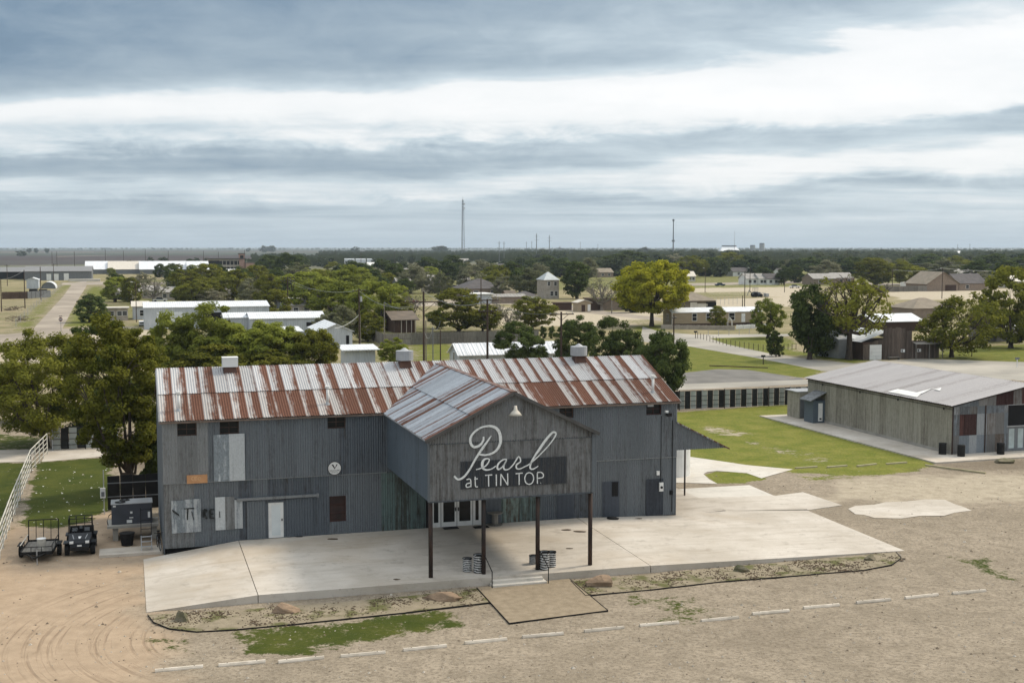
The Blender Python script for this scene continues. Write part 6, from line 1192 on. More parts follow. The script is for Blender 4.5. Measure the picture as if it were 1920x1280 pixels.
# --- houses far right
house('gabled_house', 'brown brick house with big front gable beside the white truck', 'house', 1738, 546, 1797, 14, 3.0, 'tgable', 4.4, wm=m_brick, rm=m_roof_t, wins=((.75, 5, .1, 2.4, 'b'),), over=.6); house('house_wing', 'long brown roofed wing right of the big front gable', 'house', 1798, 545, 1850, 12, 2.9, 'gable', 3.6, wm=m_brick, rm=m_roof_g, wins=((.3, 1.4, .9, 2.2, 'w'),))
for a, b, c, dd, lb, wmm, rmm in ((1400, 534, 1421, 8, 'white gabled cottage left of the round tree on the sandy ground', m_white, m_roof_p), (1424, 534, 1438, 8, 'white cottage with dark window right of the round tree', m_white, m_roof_p), (1438, 534, 1462, 7, 'white cottage at the right end of the row', m_white, m_roof_g), (1374, 518, 1410, 9, 'grey roofed house behind the white cottages', m_white, m_roof_g), (1462, 520, 1486, 8, 'white house between dark bushes', m_white, m_roof_g), (1525, 534, 1566, 10, 'low house with long pale roof behind the dead limbs', m_brick, m_roof_p), (1566, 532, 1602, 10, 'pale double gabled house behind the dead limbs', m_brick, m_roof_p), (1794, 522, 1828, 9, 'house with pale roof above the brown wing', m_brick, m_roof_p), (1902, 540, 1950, 10, 'cream house at the right edge', m_cream, m_cream), (1122, 520, 1150, 10, 'tan roofed house behind the pale leafless tree', m_brick, m_roof_t), (1290, 528, 1304, 6, 'cream roofed shed right of the yellow tree', m_cream, m_cream),
                               (900, 508, 945, 10, 'dark roofed house behind the trees right of the lattice mast', m_brick, m_roof_g), (745, 545, 772, 9, 'house with pale roof under the grey trees', m_grey, m_roof_p), (760, 520, 790, 9, 'pale roof among the trees left of the lattice mast', m_stone, m_roof_p), (806, 538, 822, 9, 'house with pink grey roof behind the small round tree', m_stone, m_roof_p), (690, 504, 712, 8, 'white roof near the freight cars', m_white, m_white), (846, 494, 880, 10, 'low pale roof under the lattice mast', m_stone, m_roof_p), (864, 540, 882, 6, 'white shed behind the hip roofed house', m_white, m_roof_p), (498, 545, 520, 8, 'white building among the trees below the motel', m_white, m_white), (305, 520, 330, 8, 'white flat roof among the trees at left', m_white, m_white)):
    house('far_house', lb, 'house', a, b, c, dd, 2.8, 'gable', 2.2, wm=wmm, rm=rmm, wins=((.3, 1.3, .9, 2.1, 'w'), (.72, 1.3, .9, 2.1, 'w')))
# --- far left: warehouse, motel, long sheds
house('warehouse', 'long grey warehouse with white doors and pale dock at the end of the road', 'warehouse', 46, 526, 172, 30, 4.6, 'gable', 2.4, wm=m_grey, rm=M('dull_tin_roof', (.22, .22, .22), (.17, .17, .17), rough=.6), wins=((.36, 2.3, 0, 3.4, 'd'), (.47, 2.3, 0, 3.4, 'd'), (.62, 2.4, 0, 3.6, 'd')), over=.4)
house('open_shed', 'dark open sided shed at the far left edge', 'shed', -40, 524, 46, 26, 4.0, 'gable', 2.2, wm=m_dark, rm=MATS['dull_tin_roof'], over=.5)
o, w = house('dock', 'pale concrete loading dock along the warehouse', 'dock', 128, 528, 188, 4, 1.2, 'flat', 0, wm=m_conc_w, rm=m_conc_w, over=0, flat_t=.05)
house('small_white_shed', 'small white shed inside the fenced lot before the warehouse', 'shed', 50, 541, 72, 9, 3.6, 'tgable', .8, wm=m_white_wall, rm=m_white_metal)
for a, b, rmm, lb in ((160, 236, m_white_metal, 'long white roofed gin shed right of the grey warehouse'), (203, 262, m_cream, 'long cream roofed gin shed behind the dark trees'), (262, 350, m_white_metal, 'long white roofed shed left of the motel'), (352, 392, m_white_metal, 'short white shed left of the motel')): house('gin_shed', lb, 'shed', a, 514, b, 26, 3.0, 'gable', 5.0, wm=m_grey, rm=rmm, group='long sheds across the tracks')
o, w = house('motel', 'two storey tan motel with dark flat roof and small pink tower', 'motel', 391, 511, 455, 16, 9.0, 'flat', 0, wm=m_stone, rm=m_roof_g, over=1.2, flat_t=.7, wins=tuple((.36 + .11 * i, 2.0, z, z + 2.6, 'k') for i in range(6) for z in (1.2, 5.2)) + ((.16, 7.0, 1, 8, 'k'),))
MB().box(w * .9, w * 1.06, -.5, 4, 0, 12.5).build('tower', m_pink, o); MB().box(w * .93, w * 1.03, -.55, -.51, 9.2, 11.5).build('tower_window', m_dark, o); MB().box(w * .88, w * 1.08, -.9, 4.4, 12.5, 13).build('tower_roof', m_roof_g, o)
house('motel_wing', 'low pink wing right of the motel tower', 'building', 462, 511, 484, 12, 6.5, 'flat', 0, wm=m_pink, rm=m_roof_g); house('long_wall', 'long white low building before the motel', 'building', 404, 517, 474, 8, 2.8, 'gable', 1.0, wm=m_white, rm=m_white)
# freight cars on the line
RC = [(566, 582), (584, 605), (606, 626), (646, 665), (667, 686), (688, 705)]
for i, (a, b) in enumerate(RC):
    p = at(a, 497); L_ = (b - a) * ppm(497) * .98; o = empty('freight_car', '%s pale hopper car of the freight train, from the left' % ORD[i], 'freight car', (p[0], p[1], 0), .05, 'freight cars on the line')
    MB().add([(0, -1.6, 2.4), (L_, -1.6, 2.4), (L_, 1.6, 2.4), (0, 1.6, 2.4), (0, -1.6, 5.6), (L_, -1.6, 5.6), (L_, 1.6, 5.6), (0, 1.6, 5.6), (L_ * .12, -1.2, 1.1), (L_ * .88, -1.2, 1.1), (L_ * .88, 1.2, 1.1), (L_ * .12, 1.2, 1.1), (0, -.9, 6.2), (L_, -.9, 6.2), (L_, .9, 6.2), (0, .9, 6.2)], [(0, 1, 5, 4), (2, 3, 7, 6), (8, 9, 1, 0), (10, 11, 3, 2), (9, 10, 2, 1), (11, 8, 0, 3), (4, 5, 13, 12), (6, 7, 15, 14), (12, 13, 14, 15), (1, 2, 6, 5), (3, 0, 4, 7), (8, 11, 10, 9)]).build('hopper', m_white_metal, o)
    for f in (.12, .22, .78, .88): MB().tube([(L_ * f, -.8, .46), (L_ * f, .8, .46)], [.46, .46], 10).build('wheel', m_black, o)
    MB().box(0, L_, -1.5, 1.5, .9, 1.1).build('underframe', m_black, o)
# elevator, silos, pond, masts
o = empty('grain_elevator', 'white grain elevator with steep roof on the horizon at right', 'elevator', at(1352, 478), .1); w = 34 * ppm(478)
MB().box(0, w, 0, 18, 0, 9).build('wall', m_white, o); MB().add([(-2, -2, 8.5), (w + 2, -2, 8.5), (w * .9, 9, 19), (w * .12, 9, 19), (w + 2, 20, 8.5), (-2, 20, 8.5)], [(0, 1, 2, 3), (3, 2, 4, 5), (0, 3, 5), (1, 4, 2)]).build('roof', m_white_metal, o); MB().box(w * .1, w * .92, 7.5, 10.5, 18.8, 20.5).build('headhouse', m_grey, o)
for a, h, lb in ((1411, 19, 'left grey silo beside the grain elevator'), (1428.5, 23, 'right taller grey silo with pipes on its top')):
    o = empty('silo', lb, 'silo', at(a, 479), 0, 'twin silos'); MB().cyl(0, 0, 0, h, 5.2, n=24).build('silo_wall', M('silo_concrete', (.36, .37, .37), (.3, .31, .31), sc=.1), o); MB().cyl(0, 0, h, h + 2, 5.3, 4.6, n=24).build('silo_cap', m_grey, o)
tag(sheet('pond', [(1440, 471.2), (1466, 469.2), (1570, 469.0), (1562, 470.8), (1520, 471.6)], .4, M('pond_water', (.35, .38, .40), rough=.08, spec=.8)), kind='structure')
for a, b, lb in ((1855, 476, 'white shed roof on the far horizon at right'), (1780, 479, 'white shed among the far trees at right')): house('far_shed', lb, 'shed', a, b, a + 28, 20, 5, 'gable', 4, wm=m_white, rm=m_white)
o = empty('lattice_mast', 'tall steel lattice mast rising above the town', 'mast', at(868, 488)); mh = (488 - 375) * ppm(488); A_ = [(math.cos(a), math.sin(a)) for a in (.3, 2.4, 4.5)]
def wid(z): return 2.6 - 1.5 * z / mh
for x, y in A_: MB().tube([(x * wid(0), y * wid(0), 0), (x * wid(mh), y * wid(mh), mh)], .22, 4).build('leg', m_grey, o)
nb = 22; br = MB()
for i in range(nb):
    z0, z1 = mh * i / nb, mh * (i + 1) / nb
    for j in range(3): (x0, y0), (x1, y1) = A_[j], A_[(j + 1) % 3]; br.tube([(x0 * wid(z0), y0 * wid(z0), z0), (x1 * wid(z1), y1 * wid(z1), z1)], .13, 3); br.tube([(x0 * wid(z1), y0 * wid(z1), z1), (x1 * wid(z1), y1 * wid(z1), z1)], .1, 3)
br.build('bracing', m_grey, o); MB().cyl(0, 0, mh, mh + 4, .15, n=5).build('aerial', m_grey, o)
for z in (mh * .86, mh * .93): MB().tube([(1.4, -.6, z), (1.9, -1.2, z)], [1.1, 1.2], 12).build('dish', m_lgrey, o)
o = empty('monopole_mast', 'thin dark monopole mast with a ring of aerials on the horizon', 'mast', at(1262, 489)); mh = (489 - 411) * ppm(489); MB().cyl(0, 0, 0, mh, .9, .5, n=8).build('shaft', m_grey, o); MB().cyl(0, 0, mh * .46, mh * .50, 1.9, n=10).build('aerial_ring', m_grey, o); MB().cyl(0, 0, mh * .95, mh, 1.3, n=8).build('top_aerials', m_grey, o)
o = empty('whip_mast', 'hair thin mast beside the grain elevator', 'mast', at(1377, 478)); MB().cyl(0, 0, 0, (478 - 433) * ppm(478), .3, n=5).build('shaft', m_grey, o); MB().cyl(0, 0, 0, 2, .8, n=5).build('mast_base', m_grey, o)
# ------------------------------------------------------------------ poles and wires
TOPS = {}
def pole(u, vb, vt, lb, arms=(), r=.14, mat=None, lamp=False, group=None, key=None, rz=None, can=None):
    p = at(u, vb); k = ppm(vb); h = (vb - vt) * k; o = empty('utility_pole', lb, 'pole', p, ANG if rz is None else rz, group); mat = mat or m_pole
    MB().cyl(0, 0, -.1, h, r, r * .75, n=8).build('pole_shaft', mat, o)
    for dz, ln in arms:
        a = MB().box(-ln / 2, ln / 2, -.14 - r * .5, -r * .5 - .02, h - dz - .08, h - dz + .06).build('crossarm', mat, o)
        for x in (-.46, -.2, .2, .46): MB().cyl(x * ln, -.14, h - dz + .06, h - dz + .2, .05, n=6).build('insulator', m_lgrey, a)
        MB().bar((-ln * .3, -.12, h - dz), (0, -.12, h - dz - ln * .25), .05).build('brace', mat, o); MB().bar((ln * .3, -.12, h - dz), (0, -.12, h - dz - ln * .25), .05).build('brace', mat, o)
    if can: MB().cyl(.32, 0, h - can - .5, h - can + .4, .22, n=12).build('transformer', m_lgrey, o)
    if lamp: MB().bar((0, 0, h - .1), (-.8, -.2, h + .1), .06).build('lamp_arm', m_lgrey, o); MB().box(-1.1, -.6, -.35, -.1, h + .02, h + .16).build('lamp_head', m_white, o)
    TOPS[key or lb] = (p[0], p[1], h, k); return o
pole(914, 705, 560, 'tall dark utility pole with double crossarms behind the hall ridge', ((.15, 3.0), (1.6, 2.6)), .17, key='a'); pole(1052, 706, 584, 'utility pole with braced crossarm between the dark mesquites', ((.3, 3.4),), .17, key='b')
pole(795, 700, 546, 'tall dark pole with wide crossarm before the board fence', ((1.4, 5.6),), .16, key='c'); pole(799, 698, 600, 'short pale guy pole against the tall dark one', (), .09, m_pole_g); pole(812, 700, 612, 'short steel service pole right of the tall dark one', (), .08, m_grey, key='d'); pole(826, 700, 618, 'slender dark pole left of the low white shed', (), .09, key='e')
pole(721, 652, 566, 'plain pale pole in front of the lime trees', (), .11, m_pole_g, key='f'); pole(674, 652, 540, 'service pole with transformer can left of the lime trees', ((.4, 2.2),), .14, key='g', can=1.8); pole(676, 652, 590, 'leaning guy post at the foot of the service pole', (), .07, m_pole_g)
pole(540, 592, 519, 'pole with double crossarms among the trees at left', ((.2, 3.6), (.9, 3.6)), .16, key='h'); pole(595, 596, 541, 'plain pole left of the lime trees', (), .13, key='i'); pole(902, 588, 519, 'dark pole before the hip roofed house', (), .16, key='j'); pole(1263, 652, 590, 'short dark pole by the street corner near the mobile home', ((.5, .8),), .15, key='k')
pole(1147, 588, 536, 'pale wooden pole in front of the yellow tree', (), .15, m_pole_g, key='l'); pole(256, 604, 529, 'lamp pole left of the white metal building', (), .10, lamp=True); pole(385, 556, 511, 'pale lamp pole among the trees at left', (), .14, m_pole_g, lamp=True); pole(484, 596, 566, 'thin white vent mast on the white roofs', (), .07, m_white)
for u, vb, vt, lb in ((3, 584, 524, 'pole at the far left edge by the dirt lot'), (14, 536, 496, 'pole with transformers beyond the fenced lot'), (47, 578, 506, 'dark pole by the rail fence left of the road'), (77, 562, 500, 'pole in front of the quonset hut'), (101, 530, 494, 'pole before the white warehouse doors')): pole(u, vb, vt, lb, ((.3, 2.4),) if vb < 540 else (), .15, key='L%d' % u)
for u in (98, 107, 140, 198, 232, 273, 316, 382, 410, 459, 551, 630, 677, 740): pole(u, 499, 468 + 2 * (u % 3), 'thin line pole %s %s along the railway' % ('near', where(u, 499)), (), .22, group='line poles along the railway')
for u, vb, vt, lb in ((1322, 548, 503, 'lamp pole on the sandy ground right of the yellow tree'), (1396, 575, 507, 'tall dark pole behind the mobile home'), (1406, 548, 502, 'lamp pole by the white cottages'), (1392, 575, 554, 'short dark post beside the tall pole'), (1693, 520, 481, 'pale pole above the white truck'), (1766, 560, 503, 'dark pole before the brown gabled house'), (1854, 524, 490, 'pole with white can above the camper'), (1471, 548, 522, 'short pole by the cottages'), (1588, 506, 468, 'hair thin pole above the dead limbs'), (1673, 545, 505, 'pole behind the spreading limbs')): pole(u, vb, vt, lb, (), .14, lamp=vt in (503, 502), key='R%d' % u)
for u, vb, vt in ((1006, 492, 438), (1030, 490, 441), (997, 484, 452), (987, 486, 453), (1050, 482, 461), (1088, 480, 453), (1121, 478, 457), (936, 494, 452), (945, 492, 453), (1818, 482, 457), (1795, 480, 458)): pole(u, vb, vt, 'tall steel transmission pole on the horizon by ' + where(u, vb), ((3, 6), (7, 6)) if vt < 445 else ((2, 4),), .5 if vt < 445 else .35, m_grey, group='transmission poles')
def wire(a, b, sag, lb, r=.022, za=0, zb=0, mat=None):
    (x0, y0, h0, _), (x1, y1, h1, _) = a, b; pts = []
    for i in range(13): t = i / 12; pts.append((x0 + (x1 - x0) * t, y0 + (y1 - y0) * t, (h0 - za) * (1 - t) + (h1 - zb) * t - sag * 4 * t * (1 - t)))
    tag(MB().tube(pts, r, 4, caps=False).build('power_line', mat or m_lgrey), lb, 'wire', 'overhead wires')
wire(TOPS['g'], TOPS['c'], 1.6, 'sagging wire from the transformer pole to the tall dark pole', za=.4, zb=1.5); wire(TOPS['c'], TOPS['a'], 1.2, 'wire between the wide crossarm pole and the double crossarm pole', zb=.2); wire(TOPS['a'], TOPS['b'], 1.0, 'wire from the double crossarm pole to the braced crossarm pole', mat=m_grey)
wire(TOPS['c'], TOPS['d'], 1.5, 'loop of wire from the tall dark pole down to the steel service pole', za=5); wire(TOPS['d'], TOPS['e'], .8, 'drooping wire between steel pole and slender dark pole', zb=-1.2); wire(TOPS['h'], TOPS['g'], 1.5, 'long wire from the double crossarms at left to the transformer pole', za=.2, zb=.4); wire(TOPS['h'], TOPS['i'], .8, 'short wire from the double crossarms at left to the plain pole', za=.9); wire(TOPS['f'], TOPS['c'], 1.0, 'wire from the plain pale pole to the wide crossarm', zb=1.5)
wire(TOPS['g'], (at(628, 655)[0], at(628, 655)[1], 3.6, 1), .5, 'pale service cable from the transformer pole down to the gabled shop', .035, za=4.5, mat=m_white); wire(TOPS['R1693'], (*at(2000, 530)[:2], 10, 1), 1.0, 'long wire crossing in front of the trees at right', .05, za=4); wire(TOPS['R1766'], (*at(2010, 560)[:2], 9.5, 1), .8, 'wire running right from the pole by the gabled house', .04); wire(TOPS['R1673'], TOPS['R1766'], .8, 'wire running left from the pole by the gabled house', .04)
wire(TOPS['L3'], TOPS['L47'], .6, 'wire between the two left edge poles'); wire(TOPS['L47'], TOPS['L101'], .8, 'wire over the fenced lot at left'); wire(TOPS['L101'], TOPS['L14'], .8, 'wire along the warehouse front')
# ------------------------------------------------------------------ fences, signs, vehicles of the town
def board_fence(label, p0, p1, h, mat, gap=2.4, name='board_fence', bw=.14):
    L_ = math.hypot(p1[0] - p0[0], p1[1] - p0[1]); n = max(1, round(L_ / gap)); a = math.atan2(p1[1] - p0[1], p1[0] - p0[0]); f = empty(name, label, 'fence', (*p0[:2], 0), a); r = random.Random(int(L_ * 10)); g = L_ / n
    for i in range(n):
        b = MB(); x = i * g
        while x < (i + 1) * g - .02:
            w = min(bw, (i + 1) * g - x); b.box(x + .004, x + w - .004, -.012, .012, .04, h + r.uniform(-.05, .05)); x += bw
        tag(b.build('fence_panel', mat, f), kind='stuff'); MB().box(i * g - .05, i * g + .05, -.12, -.02, 0, h - .05).build('post', mat, f); MB().box(i * g, (i + 1) * g, -.06, -.015, h * .52, h * .52 + .09).build('rail', mat, f)
board_fence('weathered grey board fence running behind the tall dark pole', at(722, 648), at(1010, 640), 2.1, m_wood_g); board_fence('grey board fence running back beside the service pole', at(720, 649), at(680, 630), 2.1, m_wood_g)
board_fence('low pale picket fence before the tan mobile home', at(1240, 617), at(1378, 619), .95, m_stone, 2.0, 'picket_fence'); board_fence('white picket fence right of the garden arch', at(1380, 617), at(1450, 614), .9, m_white, 2.0, 'picket_fence'); board_fence('grey fence along the yard of the brown gabled house', at(1640, 548), at(1738, 546), 2.2, m_wood_g); board_fence('brown board fence behind the lone young tree', at(790, 548), at(868, 545), 1.9, m_wood_g); board_fence('brown fence round the dirt lot at far left', at(4, 561), at(52, 560), 2.4, m_wood_b); board_fence('grey sheet fence round the truck lot', at(52, 560), at(95, 557), 2.4, m_grey)
def post_fence(label, pts, h, n, mat=None, wires=3): 
    f = empty('wire_fence', label, 'fence', at(*pts[0])); q0 = at(*pts[0]); mat = mat or m_pole
    for a, b in zip(pts, pts[1:]):
        A, B = at(*a), at(*b)
        for i in range(n): t = i / n; x, y = A[0] + (B[0] - A[0]) * t - q0[0], A[1] + (B[1] - A[1]) * t - q0[1]; MB().cyl(x, y, 0, h, .05, n=5).build('post', mat, f)
        for k in range(wires): z = h * (k + 1) / wires - .05; MB().tube([(A[0] - q0[0], A[1] - q0[1], z), (B[0] - q0[0], B[1] - q0[1], z)], .012, 3).build('wire', m_grey, f)
post_fence('wire fence round the green yard by the street curve', [(1308, 634), (1362, 648), (1440, 660)], 1.1, 9); post_fence('wire fence along the far side of the green yard', [(1308, 632), (1460, 624)], 1.2, 8, m_lgrey); post_fence('chain link fence along the left verge of the road', [(30, 612), (82, 562), (96, 556), (118, 534)], 1.8, 9, m_lgrey, 5); post_fence('wire fence before the hip roofed shed', [(1335, 572), (1390, 571)], 2.2, 7, m_lgrey); post_fence('wire fence before the left dark bush', [(1440, 656), (1500, 655)], 1.0, 8)
for u, lb in ((1369, 'white garden arch in the picket fence'), (1417, 'white garden arch near the mobile home deck')):
    p = at(u, 616); w = .5; o = empty('garden_arch', lb, 'arch', p, ANG, 'garden arches'); MB().tube([(-w, 0, 0), (-w, 0, 1.5), (-w * .6, 0, 2.0), (0, 0, 2.3), (w * .6, 0, 2.0), (w, 0, 1.5), (w, 0, 0)], .05, 5).build('arch_frame', m_white, o); MB().tube([(-w, .4, 0), (-w, .4, 1.5), (-w * .6, .4, 2.0), (0, .4, 2.3), (w * .6, .4, 2.0), (w, .4, 1.5), (w, .4, 0)], .05, 5).build('arch_back', m_white, o)
p = at(114.5, 622); o = empty('stop_sign', 'stop sign at the crossing, its dark back ring towards us', 'sign', p); MB().cyl(0, 0, 0, 2.7, .04, n=6).build('sign_post', m_grey, o); MB().tube([(0, -.06, 2.55), (0, -.1, 2.55)], [.42, .42], 8).build('sign_plate', M('sign_red', (.10, .03, .03), rough=.5), o); MB().box(-.3, .3, -.125, -.1, 2.47, 2.63).build('sign_band', m_white, o); MB().box(-.35, .35, -.08, -.05, 3.1, 3.25).build('street_name_plate', m_wood_b, o)
for u, v, lb in ((1304, 634, 'black mailbox on a post at the street corner'), (1907, 688, 'mailbox on a white post at the right edge'), (1431, 683, 'small dark sign post on the lawn behind the stall fence'), (1822, 668, 'small pale table sign on the lawn right of the spreading tree')): o = empty('mailbox', lb, 'mailbox', at(u, v), ANG); MB().box(-.05, .05, -.05, .05, 0, 1.1).build('post', m_pole if u < 1900 else m_white, o); MB().box(-.3, .3, -.12, .12, 1.1, 1.38).build('box', m_black if u < 1900 else m_grey, o)
# quonset hut and black truck in the fenced lot
o = empty('quonset_hut', 'pale arched quonset hut in the fenced lot at far left', 'hut', at(91, 541), ANG); w = 13 * ppm(541); arc = [(w * math.cos(a), w * .95 * math.sin(a)) for a in [math.pi * i / 16 for i in range(17)]]
MB().add([(x, y, z) for y in (0, 14) for x, z in arc], [(i, 17 + i, 18 + i, i + 1) for i in range(16)]).build('arch_shell', m_white_metal, o); MB().add([(x * .98, .4, z * .98) for x, z in arc], [tuple(range(17))]).build('dark_mouth', m_grey, o)
def truck(name, lb, u, vb, wpx, hpx, mat, cat, rz=ANG, long=False):
    k = ppm(vb); w = wpx * k; h = hpx * k; o = empty(name, lb, cat, at(u, vb), rz)
    MB().add([(-w / 2, 0, .4), (w / 2, 0, .4), (w / 2, 5, .4), (-w / 2, 5, .4), (-w / 2, .15, h), (w / 2, .15, h), (w / 2, 5, h), (-w / 2, 5, h)], [(0, 1, 5, 4), (1, 2, 6, 5), (2, 3, 7, 6), (3, 0, 4, 7), (4, 5, 6, 7), (3, 2, 1, 0)]).build('body', mat, o); MB().box(-w * .42, w * .42, -.03, .0, h * .28, h * .42).build('bumper_band', m_grey, o); MB().box(-w * .4, w * .4, -.02, .08, h * .62, h * .85).build('window', m_white if long else m_glass, o)
    for x in (-w * .38, w * .38):
        for y in (.9, 4.1): MB().tube([(x - .12, y, .4), (x + .12, y, .4)], [.4, .4], 10).build('wheel', m_rubber, o)
truck('box_truck', 'white box truck parked left of the brown gabled house', 1711, 543, 22, 13.5, m_white, 'truck', long=True); truck('camper', 'white camper parked at the brown wing right of the gable', 1822, 544, 15, 17, m_white, 'camper', long=True); truck('pickup_truck', 'black pickup in the fenced lot before the quonset hut', 62, 549, 14, 7, m_black, 'truck'); truck('pickup_truck', 'white vehicle tucked at the corner of the white metal building', 266, 612, 10, 9, m_white, 'truck'); truck('flatbed', 'black flatbed load beside the black pickup', 80, 549, 14, 6, m_black, 'trailer')
for a, lb in ((2, 'first white tanker under the far left shed'), (12, 'second white tanker under the far left shed'), (28, 'third white tanker under the far left shed')): p = at(a, 523); o = empty('tank_trailer', lb, 'trailer', p, ANG, 'white tankers'); MB().tube([(0, -2, 2), (.1, -2, 2), (4.4, -2, 2), (4.5, -2, 2)], [.8, 1.2, 1.2, .8], 12).build('tank', m_white, o); MB().box(.3, 4.2, -2.6, -1.4, .4, .9).build('chassis', m_black, o)
tr_ = empty('tractor', 'grey backhoe tractor on the sandy ground behind the mobile home', 'tractor', at(1412, 557), ANG)
MB().box(-.2, 2.6, -.5, .5, .9, 1.7).build('engine', m_grey, tr_); MB().box(.2, 1.5, -.7, .7, 1.7, 1.85).box(.2, .3, -.7, -.6, 1.7, 3.2).box(1.4, 1.5, -.7, -.6, 1.7, 3.2).box(.2, .3, .6, .7, 1.7, 3.2).box(1.4, 1.5, .6, .7, 1.7, 3.2).box(.1, 1.6, -.8, .8, 3.2, 3.3).build('cab', m_grey, tr_)
for x, r_ in ((.5, .85), (2.6, .6)):
    for y in (-.9, .9): MB().tube([(x, y - .2, r_), (x, y + .2, r_)], [r_, r_], 14).build('wheel', m_rubber, tr_)
MB().bar((2.5, -.5, 1.5), (4.6, -.5, 1.3), .14).bar((2.5, .5, 1.5), (4.6, .5, 1.3), .14).box(4.5, 5.6, -1, 1, .1, 1.2).build('loader', m_lgrey, tr_); MB().bar((-.2, 0, 1.2), (-1.6, 0, 2.4), .2).bar((-1.6, 0, 2.4), (-2.2, 0, .6), .16).build('digger_arm', m_grey, tr_)
# brush heaps and scrap
m_brush = M('brush_wood', (.12, .085, .06), (.07, .05, .036), sc=3)
def heap(name, u, v, w, h, label, n, seed, mat=None):
    r = random.Random(seed); b = MB(); k = ppm(v)
    for _ in range(n):
        x, y, z = r.gauss(0, w * k / 4), r.gauss(0, w * k / 6), r.uniform(0, h * k); a = r.uniform(0, 6.28); l = r.uniform(.5, 1.4); b.tube([(x, y, z), (x + l * math.cos(a), y + l * math.sin(a), z + r.uniform(-.3, .4))], r.uniform(.02, .06), 4)
    o = b.build(name, mat or m_brush, None, loc_=at(u, v)); tag(o, label, 'scrap', None, 'stuff')
heap('brush_heap', 22, 582, 34, 7, 'heap of dead brush in the dirt lot at far left', 90, 1); heap('scrap_heap', 685, 690, 50, 5, 'scrap metal and pipes strewn before the lean-to shed', 50, 2, m_lgrey); heap('brush_heap', 1180, 562, 40, 5, 'pale junk between the tall dark tree and the brown building', 40, 3, m_white); heap('brush_heap', 35, 602, 40, 9, 'rusty gate and brush by the road verge', 80, 5)

def car(u, vb, mat, lb, rz=ANG):
    o = empty('parked_car', lb, 'car', at(u, vb), rz, 'parked cars'); MB().box(-2.2, 2.2, -.85, .85, .35, .85).build('body', mat, o)
    MB().add([(-1.3, -.8, .85), (1.0, -.8, .85), (1.0, .8, .85), (-1.3, .8, .85), (-.9, -.65, 1.45), (.5, -.65, 1.45), (.5, .65, 1.45), (-.9, .65, 1.45)], [(0, 1, 5, 4), (1, 2, 6, 5), (2, 3, 7, 6), (3, 0, 4, 7), (4, 5, 6, 7)]).build('cabin', m_glass, o)
    for x in (-1.4, 1.4):
        for y in (-.8, .8): MB().tube([(x, y - .1, .33), (x, y + .1, .33)], [.33, .33], 10).build('wheel', m_rubber, o)
m_car_r = M('car_red', (.25, .03, .025), rough=.3); m_car_b = M('car_blue', (.04, .07, .14), rough=.3)
for u, v, mt, lb in ((853, 541, m_grey, 'dark car on the drive left of the hip roofed house'), (1010, 584, m_white, 'white car on the pale ground before the sheds'), (1058, 578, m_white, 'white car before the dark board shed'), (556, 602, m_grey, 'grey car beside the grey house at left'), (520, 604, m_white, 'white car behind the long white building'), (1350, 536, m_car_b, 'blue car on the sandy ground right of the yellow tree'), (1490, 540, m_white, 'white car beside the row of cottages'), (1665, 547, m_car_r, 'red car by the fence left of the white truck'), (300, 566, m_white, 'white car at the low house under the grey tree'), (770, 568, m_car_r, 'red car on the sandy street')): car(u, v, mt, lb)
# ------------------------------------------------------------------ small loose stuff: tufts, stones, litter
def scatter(name, label, cat, mask, n, fn, mat, seed):
    r_ = np.random.default_rng(seed); idx = r_.choice(len(NX_), size=n, p=mask / mask.sum()); V = []; F = []; M_ = []
    x = NX_[idx] + r_.normal(0, .2, n); y = NY_[idx] + r_.normal(0, .3, n)
    v, f = fn(x, y, r_); me = bpy.data.meshes.new(name); me.from_pydata(v.tolist(), [], f.tolist()); me.materials.append(mat); me.update()
    t = me.attributes.new('tint', 'FLOAT', 'FACE'); t.data.foreach_set('value', np.repeat(r_.random(n), len(f) // n).astype(np.float32)); tag(link(name, me), label, cat, None, 'stuff')
def tuft(x, y, r_):
    n = len(x); V = np.zeros((n, 9, 3)); a = r_.uniform(0, 6.28, n); h = r_.uniform(.05, .15, n)
    for k in range(3):
        b = a + k * 2.1; V[:, 3 * k, 0] = x + .07 * np.cos(b + 1.4); V[:, 3 * k, 1] = y + .07 * np.sin(b + 1.4); V[:, 3 * k + 1, 0] = x - .07 * np.cos(b + 1.4); V[:, 3 * k + 1, 1] = y - .07 * np.sin(b + 1.4)
        V[:, 3 * k + 2, 0] = x + .10 * np.cos(b); V[:, 3 * k + 2, 1] = y + .10 * np.sin(b); V[:, 3 * k + 2, 2] = h
    return V.reshape(-1, 3), (np.arange(n * 3)[:, None] * 3 + np.arange(3)[None, :])
def stone(x, y, r_):
    n = len(x); s = r_.gamma(2.0, .014, n) + .02; V = np.zeros((n, 5, 3)); a = r_.uniform(0, 6.28, n)
    for k in range(4): V[:, k, 0] = x + s * np.cos(a + k * 1.57) * r_.uniform(.7, 1.2, n); V[:, k, 1] = y + s * np.sin(a + k * 1.57) * r_.uniform(.7, 1.2, n); V[:, k, 2] = -.005
    V[:, 4, 0] = x; V[:, 4, 1] = y; V[:, 4, 2] = s * .7
    f = np.array([(0, 1, 4), (1, 2, 4), (2, 3, 4), (3, 0, 4)]); return V.reshape(-1, 3), (np.arange(n)[:, None, None] * 5 + f[None]).reshape(-1, 3)
vis = (np.abs(NX_) < NY_ * .42 + 2).astype(float); thin = 1 / (1 + (NY_ / 70) ** 2)
patio_w = loc(NX_, NY_, HALL); onp = ((patio_w[0] > -1.3) & (patio_w[0] < 41) & (patio_w[1] > -11.4) & (patio_w[1] < 12)); free = vis * (~onp)
brk_ = fbm(NX_ * 1.1, NY_ * 1.1, 4, 21)
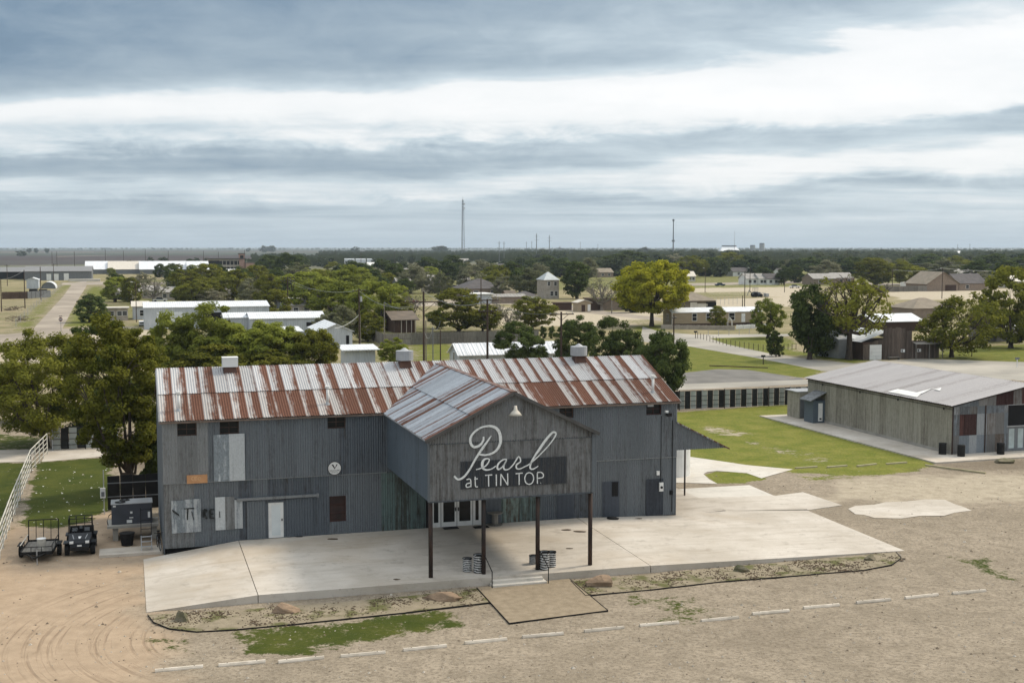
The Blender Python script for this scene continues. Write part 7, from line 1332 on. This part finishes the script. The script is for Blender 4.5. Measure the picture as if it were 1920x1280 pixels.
m_tuft = leafmat('grass_blades', (.03, .045, .007), (.10, .11, .022)); m_tuft_l = leafmat('dry_grass_blades', (.12, .13, .03), (.27, .24, .085))
scatter('grass_tufts', 'short dark grass blades of the front and left patches', 'grass', free * (1 - NCH['lime']) * np.clip(NCH['grass'] * 1.2 + brk_ - .75, 0, 1) * (NCH['grass'] > .2) + 1e-12, 34000, tuft, m_tuft, 1)
scatter('lawn_tufts', 'yellowish lawn blades beside the barn walk', 'grass', free * NCH['lime'] * np.clip(NCH['grass'] * 1.2 + brk_ - .75, 0, 1) * (NCH['grass'] > .2) + 1e-12, 40000, tuft, m_tuft_l, 2)
scatter('gravel_stones', 'loose pale stones on the gravel lot', 'gravel', free * np.clip(brk_ - .25, 0, 1) * (1 - NCH['grass']) * (1 - .7 * NCH['sand']) * thin + 1e-12, 17000, stone, M('pale_stones', (.46, .42, .36), (.30, .26, .21), sc=.9, world=True, rough=.95), 4)
scatter('dark_stones', 'dark chips and leaf bits on the gravel lot', 'gravel', free * (.25 + np.clip(brk_ - .3, 0, 1)) * thin + 1e-12, 16000, stone, M('dark_chips', (.14, .11, .08), (.22, .175, .125), sc=.9, world=True, rough=.95), 5)
rl = random.Random(77); lt = MB()
for _ in range(46):
    x, y, _z = at(rl.uniform(60, 205), rl.uniform(872, 985)); s_ = rl.uniform(.03, .09); a = rl.uniform(0, 3); lt.add([(x + s_ * math.cos(a), y + s_ * math.sin(a), .05), (x - s_ * math.sin(a), y + s_ * math.cos(a), .07), (x - s_ * math.cos(a), y - s_ * math.sin(a), .05), (x + s_ * math.sin(a), y - s_ * math.cos(a), .045)], [(0, 1, 2, 3)])
tag(lt.build('litter', m_white), 'white scraps of litter strewn over the left lawn', 'litter', None, 'stuff')

BP = [gm(f + b) for f, b, _l, _m, nm in EDG]
bm_ = np.zeros(len(NX_))
for q in BP: bm_ = np.maximum(bm_, (sdpoly(NX_, NY_, q) > .12).astype(float))
sd_ = np.clip(1 - np.abs(patio_w[1] + 11.6) / .9, 0, 1)
def flake(x, y, r_):
    v, f = stone(x, y, r_); v = v.reshape(-1, 5, 3); v[:, :, 2] = .052; v[:, 4, 2] = .075; return v.reshape(-1, 3), f
pad_ = (sdpoly(NX_, NY_, BP[1]) < -.1)
scatter('leaf_litter', 'dark dead leaves and twigs drifted in the gravel beds along the patio', 'leaves', bm_ * pad_ * np.clip(brk_ - .38, 0, 1) * (.25 + 3 * sd_) + 1e-12, 3000, flake, m_leaf_l, 6)
# ------------------------------------------------------------------ the air
def haze():
    o = MB().box(-25500, 25500, -250, 44500, -1.3, 96).build('haze', newhaze()); tag(o, 'thin blue haze over the plain', 'haze', None, 'stuff')
def newhaze():
    ma = bpy.data.materials.new('haze_air'); ma.use_nodes = True; N = ma.node_tree.nodes; N.clear(); out = N.new('ShaderNodeOutputMaterial'); v = N.new('ShaderNodeVolumePrincipled')
    v.inputs['Color'].default_value = (.74, .87, 1.0, 1); v.inputs['Density'].default_value = .7e-4; v.inputs['Anisotropy'].default_value = .1
    ma.node_tree.links.new(v.outputs[0], out.inputs['Volume']); return ma
haze()
